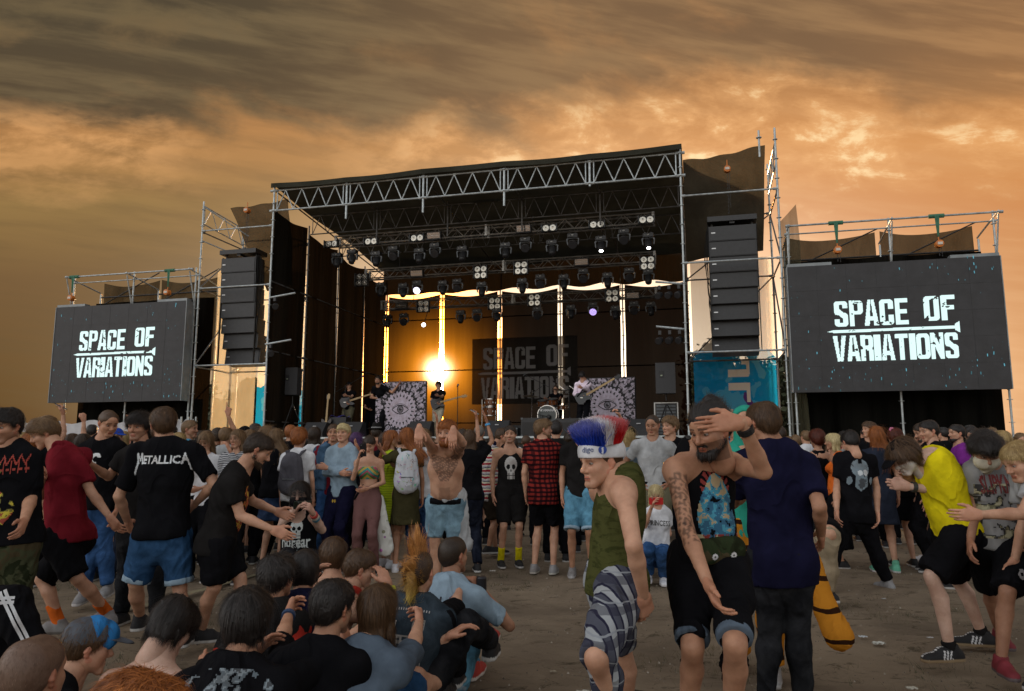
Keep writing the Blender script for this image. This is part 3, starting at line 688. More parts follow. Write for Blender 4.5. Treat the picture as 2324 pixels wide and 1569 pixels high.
hoist('orange chain hoist above the right line array', sp(1650, 380, .6)[0], .6, sp(1650, 366, .6)[1], sp(1650, 489, .6)[1], False)
# ------------------------------------------------------------ lighting trusses and lamps
def box_truss(label, u0, v0, u1, v1, d):
    (s0, za), (s1, zb_) = sp(u0, v0, d), sp(u1, v1, d); z = (za+zb_)/2
    t = thing('lighting_truss', (s0, d, z), label, 'truss', frame=SF); mb = MB(); h = .15
    for dy in (-h, h):
        for dz in (-h, h): mb.tube((s0, d+dy, z+dz), (s1, d+dy, z+dz), .024, 6)
    n = int((s1-s0)/.28); xs = [s0+(s1-s0)*i/n for i in range(n+1)]
    for i in range(n):
        a, b = (-h, h) if i % 2 else (h, -h)
        mb.tube((xs[i], d-h, z+a), (xs[i+1], d-h, z+b), .011, 5, cap=False); mb.tube((xs[i], d+h, z+a), (xs[i+1], d+h, z+b), .011, 5, cap=False)
        mb.tube((xs[i], d+a, z-h), (xs[i+1], d+b, z-h), .009, 5, cap=False); mb.tube((xs[i], d+b, z+h), (xs[i+1], d+a, z+h), .009, 5, cap=False)
    mb.build('lattice', M_ALU, t)
    for f in (.0, .5, 1.):
        x = s0+(s1-s0)*f
        for dy in (-h, h): mb = MB(); mb.box((x, d+dy, z), (.07, .05, 2*h+.05)); mb.build('joint_plate', M_ALU, t)
    mb = MB(); pts = []
    for i in range(60): x = s0+(s1-s0)*i/59; pts.append((x, d-h-.03, z-h-.03-.03*abs(math.sin(i*.55))))
    mb.path(pts, .010, 5); mb.build('cable', M_RUBBER, t)
    mb = MB()
    for f in (.12, .88): x = s0+(s1-s0)*f; mb.tube((x, d, z+h), (x, d, 8.1 if d < 5 else 7.7), .012, 5)
    mb.build('hanging_chain', M_BLACK, t); return z
M_ALU = mat('worn_truss_aluminium', (.36, .35, .33), .40, .6, var=.3, vscale=5)
box_truss('front lighting truss crowded with lamps under the roof', 767, 549, 1483, 499, 2.5)
box_truss('middle lighting truss hanging lower behind the front one', 835, 622, 1486, 588, 4.3)
box_truss('rear lighting truss hanging dark before the back curtain', 870, 695, 1489, 664, 6.6)
M_LENS = mat('lamp_glass', (.05, .05, .055), .12, .2)
M_LITW = mat('lit_white_leds', (.3, .3, .3), .5, emit=(.85, .80, 1.0), estr=5.0)
M_LITV = mat('lit_violet_leds', (.3, .3, .3), .5, emit=(.55, .40, 1.0), estr=3.0)
M_LITB = mat('lit_white_beam_lens', (.3, .3, .3), .5, emit=(1, 1, 1), estr=9.0)
M_REFL = mat('blinder_reflector', (.55, .52, .46), .25, .9)
def moving_head(kind, lit=None):
    t = thing('moving_head_light', (0, 0, 0), '', 'stage light', frame=SF)
    mb = MB(); mb.box((0, 0, -.07), (.30, .20, .11)); mb.box((-.08, 0, .0), (.03, .05, .06)); mb.box((.08, 0, .0), (.03, .05, .06)); mb.build('base', M_BLACKP, t)
    mb = MB(); mb.box((0, -.102, -.06), (.06, .004, .03)); mb.build('control_panel', mat('panel_print', (.35, .35, .33), .5), t); mb = MB(); mb.lathe((-.09, -.10, -.07), (0, -1, 0), [(0, .014), (.006, .010)], 8); mb.build('knob', mat('panel_print'), t)
    mb = MB()
    pts = [(-.17, -.32), (-.19, -.16), (-.14, -.12), (.14, -.12), (.19, -.16), (.17, -.32), (.14, -.34), (.155, -.18), (.12, -.15), (-.12, -.15), (-.155, -.18), (-.14, -.34)]
    mb.prism([(x, -.03, z) for x, z in pts], (0, .08, 0)); mb.build('yoke', M_GREYM, t)
    mb = MB(); c = np.array((0, 0, -.30))
    if kind == 'wash':
        ax = np.array((0, -.86, -.5)); mb.lathe(c-ax*.09, ax, [(0, .07), (.03, .115), (.12, .135), (.17, .135), (.175, .12)], 18); hd = mb.build('lamp_head', M_BLACKP, t, smooth=False)
        mb = MB(); x = np.array((1., 0, 0)); y = np.cross(ax, x); y /= np.linalg.norm(y); e = c+ax*.088/np.linalg.norm(ax)
        for rr, n in ((0, 1), (.04, 6), (.075, 12), (.108, 16)):
            for i in range(n):
                a = 6.283*i/n; p = e+rr*(math.cos(a)*x+math.sin(a)*y); mb.lathe(p, ax, [(0, .0135), (.008, .009)], 7)
        mb.build('led_ring', lit or mat('unlit_leds', (.10, .10, .11), .2, .3), t)
    else:
        ax = np.array((.05, -.45, -.89)); mb.lathe(c-ax*.14, ax, [(0, .08), (.04, .11), (.14, .115), (.26, .10), (.30, .085), (.31, .07)], 16); mb.build('lamp_head', M_BLACKP, t)
        mb = MB(); mb.lathe(c+ax*.165, ax, [(0, .07), (.012, .045), (.016, .0)], 14); mb.build('lens', lit or M_LENS, t)
    return t
def blinder(n):
    t = thing('blinder_light', (0, 0, 0), '', 'stage light', frame=SF); w = .42; h = .21 if n == 2 else .42
    mb = MB(); mb.box((0, .03, -h/2), (w, .12, h)); mb.build('housing', M_BLACK, t)
    for x in (-1, 1): mb = MB(); mb.box((x*(w/2+.015), -.02, -h/2), (.02, .16, h+.02)); mb.build('bracket', M_GREYM, t)
    for x in (-.105, .105):
        for r in range(n//2):
            z = -.105-.21*r; mb = MB(); mb.lathe((x, -.032, z), (0, -1, 0), [(0, .095), (.008, .095), (.009, .082)], 16)
            mb.lathe((x, -.028, z), (0, -1, 0), [(.012, .085), (.006, .04), (.018, .036), (.024, .0)], 14); mb.build('lamp', M_REFL, t)
    return t
def strobe():
    t = thing('strobe_panel', (0, 0, 0), '', 'stage light', frame=SF); mb = MB(); mb.box((0, 0, -.12), (.46, .12, .24)); mb.build('housing', M_BLACK, t)
    mb = MB(); mb.prism([(-.20, -.062, -.04), (-.20, -.062, -.20), (-.20, -.10, -.03)], (.40, 0, 0)); mb.build('reflector', mat('strobe_reflector', (.5, .5, .52), .2, .95), t)
    mb = MB(); mb.box((0, -.075, -.12), (.38, .012, .012)); mb.build('flash_tube', mat('flash_tube', (.6, .6, .55), .2), t); return t
PROTO = {}
def put_lamp(key, u, v, d, label, group, first=[0]):
    if key not in PROTO:
        kind = key.split('_')
        PROTO[key] = {'wash': lambda: moving_head('wash'), 'spot': lambda: moving_head('spot'), 'washlit': lambda: moving_head('wash', M_LITW), 'washvio': lambda: moving_head('wash', M_LITV),
                      'spotlit': lambda: moving_head('spot', M_LITB), 'b2': lambda: blinder(2), 'b4': lambda: blinder(4), 'st': strobe}[key]()
        o = PROTO[key]
    else: o = copy_tree(PROTO[key])
    s, z = sp(u, v, d); o.location = SF.w((s, d, z)); o['label'] = label; o['group'] = group; return o
NAMEK = {'wash': 'dark round-faced moving head', 'spot': 'dark barrel-shaped moving head', 'washlit': 'moving head glowing violet white', 'washvio': 'moving head glowing violet', 'spotlit': 'moving head shining a white spot', 'b2': 'two-lamp blinder', 'b4': 'four-lamp blinder', 'st': 'wide strobe panel'}
def row(tr, d, items):
    cnt = {}; tot = {}
    for it in items: tot[it[0]] = tot.get(it[0], 0)+1
    for k, u, v in sorted(items, key=lambda a: a[1]):
        cnt[k] = cnt.get(k, 0)+1
        lab = (ORD[cnt[k]]+' ' if tot[k] > 1 else '')+NAMEK[k]+' on the '+tr+' truss'+(', counted from the left' if tot[k] > 1 else '')
        put_lamp(k, u, v, d, lab, 'lamps on the '+tr+' truss')
row('front', 2.32, [('spot', 800, 567), ('spot', 855, 572), ('wash', 894, 560), ('spot', 953, 565), ('wash', 988, 553), ('spot', 1050, 560), ('spot', 1148, 552), ('wash', 1193, 540), ('spot', 1253, 546), ('wash', 1300, 531), ('spotlit', 1364, 537), ('wash', 1416, 521), ('spotlit', 1471, 530), ('spot', 766, 575),
     ('b2', 753, 547), ('b2', 843, 541), ('b2', 947, 533), ('b2', 1247, 510), ('b2', 1355, 502), ('b2', 1467, 491), ('st', 986, 528), ('st', 1189, 512)])
row('middle', 4.1, [('spot', 865, 642), ('spot', 916, 644), ('washlit', 948, 638), ('spot', 1006, 638), ('wash', 1039, 634), ('spot', 1094, 641), ('spot', 1186, 633), ('wash', 1227, 624), ('spot', 1280, 624), ('wash', 1324, 611), ('spot', 1379, 620), ('wash', 1428, 609), ('spot', 1471, 612),
     ('b4', 822, 622), ('b4', 1091, 604), ('b4', 1183, 594), ('b4', 1469, 582), ('st', 947, 614), ('st', 1320, 588)])
row('rear', 6.4, [('spot', 880, 715), ('wash', 917, 712), ('spot', 1046, 705), ('wash', 1083, 702), ('spot', 1128, 700), ('wash', 1220, 697), ('spot', 1296, 693), ('washvio', 1346, 687), ('spot', 1397, 695), ('wash', 1439, 685), ('spot', 1477, 686), ('b4', 961, 683), ('b4', 1123, 676), ('b4', 1213, 668), ('b4', 1389, 658), ('st', 912, 688), ('st', 1436, 664)])
def side_arm(label, u, v, d, flip, lit, n=3):
    s, z = sp(u, v, d); t = thing('side_light_bar', (s, d, z), label, 'stage light', frame=SF); q = -1 if flip else 1
    mb = MB(); mb.tube((s, d, z), (s-q*.75, d+.1, z+.12), .028, 8); mb.build('arm', M_GALV, t)
    for k in range(n):
        x = s-q*(.18+.24*k); mb = MB(); mb.box((x, d, z-.06), (.07, .08, .10)); mb.lathe((x, d+.03, z-.24), (-q*.4, -.75, -.4), [(-.10, .05), (-.02, .085), (.10, .09), (.105, .075)], 12); l = mb.build('lamp', M_BLACKP, t)
        mb = MB(); mb.lathe((x-q*.042, d+.03-.078, z-.282), (-q*.4, -.75, -.4), [(0, .07), (.006, .03)], 10); mb.build('lens', lit or M_LENS, l, base=t['_b'])
side_arm('upper bar of small lamps on the right corner post', 1557, 645, .1, False, None); side_arm('lower bar of small lamps on the right corner post', 1559, 748, .1, False, None)
side_arm('small violet lit lamp on the left corner post beside the line array', 612, 676, -.05, True, M_LITV, 1); side_arm('small violet lit lamp low on the left corner post', 602, 782, -.05, True, M_LITV, 1)
# small lit hanging globe before the back curtain
s, z = sp(962, 738, 6.2); t = thing('pin_spot', (s, 6.2, z), 'tiny white lit pin spot glowing before the back curtain', 'stage light', frame=SF)
mb = MB(); mb.lathe((s, 6.2, z), (0, -1, 0), [(0, .03), (.03, .075), (.05, .06), (.06, 0)], 12); mb.build('lens', M_LITB, t); mb = MB(); mb.tube((s, 6.2, z), (s, 6.6, z+.62), .012); mb.lathe((s, 6.2, z), (0, 1, 0), [(0, .07), (.12, .05)], 10); mb.build('housing', M_BLACKP, t)

# ------------------------------------------------------------ backdrop with the band name
s0, zz1 = sp(1072, 770, 7.85); s1, zz0 = sp(1312, 915, 7.85)
bd = thing('backdrop_banner', ((s0+s1)/2, 7.85, zz0), 'black backdrop banner with the band name in worn grey capitals', 'banner', frame=SF)
mb = MB(); mb.grid(lambda u, v: (s0+(s1-s0)*u, 7.86+.01*math.sin(u*30), zz0+(zz1-zz0)*v), 20, 8); mb.build('cloth', mat_cloth('backdrop_mesh', (.022, .020, .018), .35, .10, .02), bd)
cv = band_logo(130, 210, 8); a0, b1 = sp(1084, 797, 7.83); a1, b0 = sp(1298, 904, 7.83); b1 = zz1-.30; b0 = zz0+.18
raster_mesh('printed_logo', cv, (a0, 7.825, b0), (a1-a0, 0, 0), (0, 0, b1-b0), mat_mesh_banner('logo_mesh', None, .22, .35), bd, {1: (.30, .28, .27)})

# ------------------------------------------------------------ scrims with the drawn eye
def eye_raster(n=150):
    Xg, Yg = np.meshgrid((np.arange(n)+.5)/n*2-1, (np.arange(n)+.5)/n*2-1); Yc = Yg-.05; r = np.hypot(Xg, Yc); a = np.arctan2(Yc, Xg)
    q = np.full((n, n), 2)                      # 1 pale, 2 black, 3 grey
    saw = np.abs(((a*14/math.pi) % 1)-.5)*2
    q[(r < .60+.05*(saw > .5))] = 1
    ring = (r > .44) & (r < .55); q[ring & (np.abs(((a*11/math.pi) % 1)-.5) < .30*(1-(r-.44)/.13)*.9) ] = 2
    # petals and plumes outside
    for k, (r0, r1, m) in enumerate([(.70, .98, 12), (.95, 1.30, 15), (1.22, 1.5, 18)]):
        t = (r-r0)/(r1-r0); ph = ((a*m/math.pi+.5*k) % 1)-.5; wpet = .40*np.sqrt(np.clip(1-(2*t-.9)**2, 0, 1)); pet = (t > 0) & (t < 1) & (np.abs(ph) < wpet)
        q[pet] = 1; q[pet & (np.abs(ph) < .03)] = 2; q[pet & (np.sin((t*9+np.abs(ph)*9)*3.1) > .75)] = 2
    # the eye
    ex, ey = Xg/.33, (Yc+.0)/.15; lid = np.abs(ey) < (1-ex**2)*1.0
    q[(np.abs(np.abs(ey)-(1-ex**2)) < .12) & (np.abs(ex) < 1.05)] = 2
    up = np.abs(ey-(1.35-1.1*ex**2)); q[(up < .10) & (np.abs(ex) < 1)] = 3
    ir = np.hypot(Xg, Yc-.01); q[lid & (ir < .125)] = 3; q[lid & (np.abs(ir-.12) < .012)] = 2; q[lid & (ir < .05)] = 2; q[lid & (np.hypot(Xg-.03, Yc-.04) < .018)] = 1
    nz = snoise(n, n, 22, 4); q[(q == 1) & (r > .62) & (nz > .60)] = 2; q[(q == 2) & (r > .66) & (nz < .37)] = 1
    return q
EYE = eye_raster()
def scrim(label, uc, d, w, h, ztop):
    s, _ = sp(uc, 900, d); t = thing('painted_scrim', (s, d, DECK_Z), label, 'banner', frame=SF)
    mb = MB(); mb.box((s, d+.02, ztop-h/2), (w, .03, h)); mb.build('cloth', mat('scrim_black', (.02, .018, .02), .9), t)
    raster_mesh('drawn_eye', EYE, (s-w/2+.01, d-.0, ztop-h+.01), (w-.02, 0, 0), (0, 0, h-.02), M_PRINT, t, {1: (.44, .39, .46), 2: (.012, .010, .012), 3: (.15, .14, .16)})
    mb = MB(); [mb.tube((s+x*w/2, d+.05, DECK_Z), (s+x*w/2, d+.05, ztop), .018) for x in (-1, 1)]; mb.tube((s-w/2, d+.05, ztop), (s+w/2, d+.05, ztop), .018); mb.build('stand', M_BLACK, t)
scrim('scrim with a drawn eye and petals in front of the singer', 909, .75, 1.50, 1.62, sp(909, 867, .75)[1])
scrim('scrim with a drawn eye and petals behind the bass player', 1378, 2.3, 1.55, 1.62, sp(1378, 858, 2.3)[1])

# ------------------------------------------------------------ drum kit on a riser
mb = MB(); s, z = sp(1245, 963, 4.5); RZ = 2.16; mb.box((s, 5.1, (RZ+DECK_Z)/2), (2.6, 2.0, RZ-DECK_Z)); rz_ = tag(mb.build('drum_riser', mat('riser_black', (.015, .015, .016), .7), base=(s, 5.1, DECK_Z), frame=SF), 'black platform carrying the drum kit', 'riser')
KS = s
dk = thing('drum_kit', (s, 4.6, RZ), 'brown sunburst drum kit with grey front skin and chrome stands', 'drum kit', frame=SF)
M_SHELL = mat('sunburst_shell', (.17, .055, .018), .2, var=.3, vscale=4)
def drum(name, c, ax, r, h, label=None):
    ax = np.array(ax, float)/np.linalg.norm(ax); c = np.array(c); mb = MB(); mb.lathe(c, ax, [(0, r), (h, r)], 28); dr = mb.build(name, M_SHELL, dk, smooth=False)
    mb = MB(); 
    for q in (-.004, h-.022): mb.lathe(c+ax*q, ax, [(0, r+.012), (.026, r+.012)], 28)
    x = np.cross(ax, (0, 0, 1) if abs(ax[2]) < .9 else (1, 0, 0)); x /= np.linalg.norm(x); y = np.cross(ax, x)
    for i in range(8):
        a = 6.283*i/8; p = c+(r+.015)*(math.cos(a)*x+math.sin(a)*y); mb.tube(p, p+ax*h, .005, 4); mb.tube(p+ax*h*.4, p+ax*h*.6, .012, 5)
    mb.build('hoop', M_CHROME, dr, base=dk['_b'])
    mb = MB(); mb.lathe(c+ax*(h+.001), ax, [(0, r), (.004, r-.01)], 28); mb.build('drum_skin', mat('drum_skin_grey', (.10, .11, .105), .5), dr, base=dk['_b']); return dr
kc = (s-.02, 4.75, RZ+.32); drum('kick_drum', kc, (0, -1, 0), .30, .40)
drum('rack_tom', (s+.10, 4.75, RZ+.66), (0, -.25, 1), .15, .2); drum('rack_tom', (s-.26, 4.8, RZ+.62), (0, -.25, 1), .15, .2)
drum('snare_drum', (s+.35, 5.0, RZ+.52), (0, -.05, 1), .18, .14)
mb = MB()
for x in (.62, -.62, .95):
    y = 4.8; top = RZ+1.15; mb.tube((s+x, y, RZ), (s+x*.95, y, top), .013, 6)
    for a in (0, 2.1, 4.2): mb.tube((s+x, y, RZ+.28), (s+x+.25*math.cos(a), y+.25*math.sin(a), RZ+.0), .010, 5)
    mb.tube((s+x*.95, y, top-.1), (s+x*.95-.3*(1 if x > 0 else -1), y+.1, top+.12), .010, 5)
mb.build('cymbal_stand', M_CHROME, dk)
M_CYM = mat('cymbal_bronze', (.14, .09, .03), .3, .9)
for x, y, zz in ((-.85, 4.9, .95), (.75, 5.1, 1.0), (.4, 4.75, 1.12)):
    mb = MB(); mb.lathe((s+x*.8, y, RZ+zz), (.1, -.15, 1), [(0, .26), (.012, .24), (.03, .06), (.05, .03), (.052, 0)], 24); mb.build('cymbal', M_CYM, dk)
def text_mesh(txt, m, name, size, org, ex, ey, parent, bold=0.0, sx=1.0, col=None):
    cu = bpy.data.curves.new('t', 'FONT'); cu.body = txt; cu.size = 1; cu.offset = bold; cu.resolution_u = 3; cu.align_x = 'CENTER'; o = bpy.data.objects.new('t', cu)
    me = o.to_mesh(); n = len(me.vertices); a = np.zeros(n*3); me.vertices.foreach_get('co', a); a = a.reshape(-1, 3); fs = [tuple(p.vertices) for p in me.polygons]
    o.to_mesh_clear(); bpy.data.objects.remove(o); bpy.data.curves.remove(cu)
    mb = MB(); org = np.array(org, float); mb.add(org+a[:, :1]*size*sx*np.array(ex)+a[:, 1:2]*size*np.array(ey), fs, col); return mb.build(name, m, parent)
text_mesh('YAMAHA', mat('white_print', (.75, .75, .75), .6), 'drum_lettering', .105, (kc[0]+.03, 4.75-.412, kc[2]+.115), (1, 0, 0), (0, 0, 1), dk, .02)
mb = MB(); mb.lathe((kc[0]-.2, 4.343, kc[2]+.148), (0, -1, 0), [(0, .034), (.002, .034)], 16); mb.build('round_emblem', mat('white_print'), dk)
mb = MB(); mb.tube((kc[0]-.3, 4.25, kc[2]+.02), (kc[0]+.08, 4.30, kc[2]-.06), .012, 6); mb.lathe((kc[0]+.07, 4.30, kc[2]-.06), (0, -1, 0), [(0, .07), (.02, .07), (.05, .05), (.06, 0)], 16); mb.tube((kc[0]-.12, 4.25, RZ), (kc[0]-.12, 4.25, kc[2]-.02), .012, 6)
tag(mb.build('kick_microphone', M_BLACK, base=(kc[0], 4.25, RZ), frame=SF), 'round black microphone on short stand before the kick drum', 'microphone')
s2, _ = sp(1111, 915, 4.3)
dk2 = dk; dk = thing('floor_tom', (s2, 4.3, DECK_Z), 'pair of sunburst drums on a chrome stand apart from the kit', 'drum', frame=SF)
drum('tom', (s2, 4.3, DECK_Z+.72), (0, 0, 1), .20, .28); drum('tom', (s2+.02, 4.3, DECK_Z+1.02), (0, 0, 1), .17, .24)
mb = MB(); mb.tube((s2-.25, 4.3, DECK_Z), (s2-.25, 4.3, DECK_Z+1.25), .014)
for a in (1, 3, 5): mb.tube((s2-.25, 4.3, DECK_Z+.3), (s2-.25+.25*math.cos(a), 4.3+.25*math.sin(a), DECK_Z), .01)
mb.tube((s2+.2, 4.3, DECK_Z), (s2+.2, 4.3, DECK_Z+.9), .01); mb.tube((s2-.25, 4.3, DECK_Z+1.0), (s2, 4.3, DECK_Z+1.0), .01); mb.build('stand', M_CHROME, dk); dk = dk2

# ------------------------------------------------------------ amps, monitors, speakers on stands, mic stands
def pa_top(label, u, v0, v1, d, w):
    s, zt = sp(u, v0, d); zb = sp(u, v1, d)[1]; t = thing('stand_speaker', (s, d, DECK_Z), label, 'loudspeaker', frame=SF); h = zt-zb
    mb = MB(); pr = [(s-w/2, d-.18, zb), (s+w/2, d-.18, zb), (s+w/2-.06, d+.2, zb), (s-w/2+.06, d+.2, zb)]; mb.prism(pr, (0, 0, h)); mb.build('cabinet', mat('speaker_grille', (.035, .035, .038), .6, bump=.002, bscale=300), t)
    mb = MB(); mb.box((s-w*.2, d-.185, zb+h*.62), (.11, .012, .17)); mb.build('horn_mouth', M_BLACK, t); mb = MB(); mb.box((s-w*.2, d-.19, zb+h*.58), (.05, .012, .03)); mb.build('badge', mat('pale_badge', (.3, .35, .25), .5), t)
    mb = MB(); mb.tube((s, d, DECK_Z+.9), (s, d, zb), .02)
    for a in (.3, 2.4, 4.5): mb.tube((s, d, zb-.25), (s+.45*math.cos(a), d+.45*math.sin(a), DECK_Z), .014)
    mb.build('tripod', M_BLACK, t)
pa_top('speaker on a tripod at the left side of the stage', 667, 836, 897, 1.2, .46); pa_top('speaker on a tripod at the right side of the stage', 1510, 825, 894, 1.0, .50)
def wedge(u, label, w=.62, d=.45, h=.42, logo=True):
    s, _ = sp(u, 970, d); t = thing('stage_monitor', (s, d, DECK_Z), label, 'loudspeaker', group='floor monitors along the stage edge', frame=SF)
    mb = MB(); mb.prism([(s-w/2, d-.22, DECK_Z), (s-w/2, d+.26, DECK_Z), (s-w/2, d+.20, DECK_Z+h*.95), (s-w/2, d+.02, DECK_Z+h), (s-w/2, d-.22, DECK_Z+.14)], (w, 0, 0)); mb.build('cabinet', mat('monitor_black', (.018, .018, .02), .6, bump=.002, bscale=200), t)
    if logo:
        mb = MB(); mb.box((s, d-.11, DECK_Z+h*.72), (.10, .01, .03), rx=-.7); mb.build('badge', mat('badge_silver'), t)
ws = [718, 800, 955, 1130, 1380, 1450]
for i, u in enumerate(ws): wedge(u, ['black stage monitor below the left tripod speaker', 'black stage monitor below the guitarist with the cap', 'black stage monitor right of the left eye scrim', 'black stage monitor with silver badge below the floor tom', 'black stage monitor below the bass player', 'black stage monitor at the right end of the row'][i])
def cab(u, d, w, h, label, z0=None, name='amplifier'):
    s, _ = sp(u, 960, d); z0 = z0 or DECK_Z; t = thing(name, (s, d, z0), label, 'amplifier', frame=SF); mb = MB(); mb.box((s, d, z0+h/2), (w, .4, h)); mb.build('cabinet', M_BLACKP, t)
    mb = MB(); mb.box((s, d-.203, z0+h*.42), (w-.06, .006, h*.70)); mb.build('grille', mat('amp_grille', (.03, .028, .027), .8, bump=.002, bscale=250), t)
    mb = MB()
    for x in (-1, 1):
        for q in (0, 1): mb.box((s+x*(w/2-.02), d-.19, z0+.02+q*(h-.04)), (.05, .05, .05))
    mb.build('corner_cap', M_GREYM, t); return t
cab(1215, .7, .68, .48, 'wide black bass cabinet at the stage edge left of centre'); cab(1290, .75, .70, .46, 'wide black bass cabinet at the stage edge below the drums')
cab(1160, 4.0, .5, .32, 'small combo amplifier between the floor tom and the kick drum')
def rack(u, d, label):
    s, _ = sp(u, 940, d); t = thing('flight_case_rack', (s, d, DECK_Z), label, 'road case', frame=SF)
    for k in range(2):
        z = DECK_Z+.46*k; mb = MB(); mb.box((s, d, z+.22), (.6, .5, .42)); c = mb.build('case', M_BLACKP, t)
        mb = MB()
        for x in (-.30, .30): mb.box((s+x, d-.25, z+.22), (.03, .02, .44))
        for q in (.01, .43): mb.box((s, d-.25, z+q), (.6, .02, .025))
        mb.build('aluminium_edge', mat('case_edge', (.4, .4, .4), .35, .8), c, base=t['_b'])
        mb = MB(); [mb.box((s, d-.255, z+.09+.085*j), (.5, .012, .05)) for j in range(4)]; mb.build('rack_units', M_GREYM, c, base=t['_b'])
rack(1513, 1.9, 'stacked flight case racks under the right tripod speaker'); 
s, _ = sp(772, 948, 1.6); t = thing('guitar_amp_head', (s, 1.6, DECK_Z), 'small road case with a blue cloth on top beside the guitar', 'road case', frame=SF)
mb = MB(); mb.box((s, 1.6, DECK_Z+.3), (.55, .35, .6)); mb.build('case', M_BLACKP, t); mb = MB(); mb.grid(lambda u, v: (s-.25+.5*u, 1.42+.36*v, DECK_Z+.62+.03*math.sin(9*u+5*v)+.02*math.sin(15*v)), 12, 8); mb.build('cloth', mat('blue_cloth', (.04, .03, .22), .9), t, smooth=True)
def mic_stand(u, v, d, label, boom=0.0, h=None):
    s, z = sp(u, v, d); t = thing('mic_stand', (s, d, DECK_Z), label, 'microphone stand', frame=SF); mb = MB()
    s2 = s-boom; zz = z-.45*abs(boom); mb.tube((s2, d, DECK_Z), (s2, d, zz if boom else z), .011, 6)
    for a in (0, 2.1, 4.2): mb.tube((s2, d, DECK_Z+.06), (s2+.28*math.cos(a), d+.28*math.sin(a), DECK_Z+.0), .009, 5)
    if boom: mb.tube((s2-.3*np.sign(boom), d, zz-.2), (s, d, z), .009, 6)
    mb.build('stand', M_BLACK, t); mb = MB(); mb.lathe((s, d, z), (.3, -.5, .2), [(-.12, .012), (0, .018), (.02, .03), (.05, .03), (.06, .0)], 10); mb.build('microphone', M_GREYM, t)
mic_stand(822, 855, 2.2, 'boom microphone stand in front of the guitarist with the cap', .55); mic_stand(1318, 868, 3.4, 'boom microphone stand between the drummer and bass player', .35)
mic_stand(1039, 875, 2.0, 'straight thin microphone stand right of the sun', 0); mic_stand(1190, 850, 4.2, 'tall boom microphone stand over the drums', -.5); mic_stand(720, 862, 3.2, 'boom microphone stand beside the left tripod speaker', .4)
def guitar(name, label, pos, ax, up, body, scale=1.0, bass=False):
    """ax: body-to-head direction, up: normal out of the face"""
    pos = np.array(pos, float); ax = np.array(ax, float)/np.linalg.norm(ax); up = np.array(up, float); up -= ax*np.dot(up, ax); up /= np.linalg.norm(up); sd = np.cross(up, ax)
    t = thing(name, pos, label, 'guitar'); L = .62 if not bass else .80
    out = [(-.20, .0), (-.19, .11), (-.10, .165), (.0, .13), (.06, .12), (.13, .15), (.20, .14), (.17, .07), (.13, .04), (.13, -.04), (.17, -.07), (.22, -.13), (.14, -.15), (.05, -.115), (0, -.125), (-.10, -.165), (-.19, -.11)]
    P_ = lambda a, b, c: pos+scale*(ax*a+sd*b+up*c)
    mb = MB(); mb.prism([P_(a, b, -.02) for a, b in out], up*.04*scale); mb.build('guitar_body', body, t)
    mb = MB(); mb.prism([P_(.10, -.028, .02), P_(.13+L, -.022, .02), P_(.13+L, .022, .02), P_(.10, .028, .02)], up*.02*scale); n = mb.build('neck', mat('maple_neck', (.42, .28, .12), .4), t)
    mb = MB(); mb.prism([P_(.13+L, -.022, .02), P_(.20+L, -.05, .015), P_(.32+L, -.045, .015), P_(.33+L, .0, .015), P_(.26+L, .035, .015), P_(.13+L, .022, .02)], up*.016*scale)
    mb.build('headstock', mat('maple_neck') if not bass else M_BLACKP, t)
    mb = MB()
    for k in range(4): mb.tube(P_(.17+L+.035*k, .05, .02), P_(.17+L+.035*k, -.06, .02), .007, 5)
    mb.box(P_(-.05, 0, .025), (.07, .07, .02)); mb.build('tuning_pegs', M_CHROME, t); return t
s, z = sp(741, 935, 1.3); p = SF.w((s, 1.3, DECK_Z+.35)); guitar('electric_guitar', 'pale necked guitar resting on a stand at the left of the stage', p, (.02, .12, 1), (0, -1, 0), mat('dark_guitar', (.03, .015, .01), .25)); 
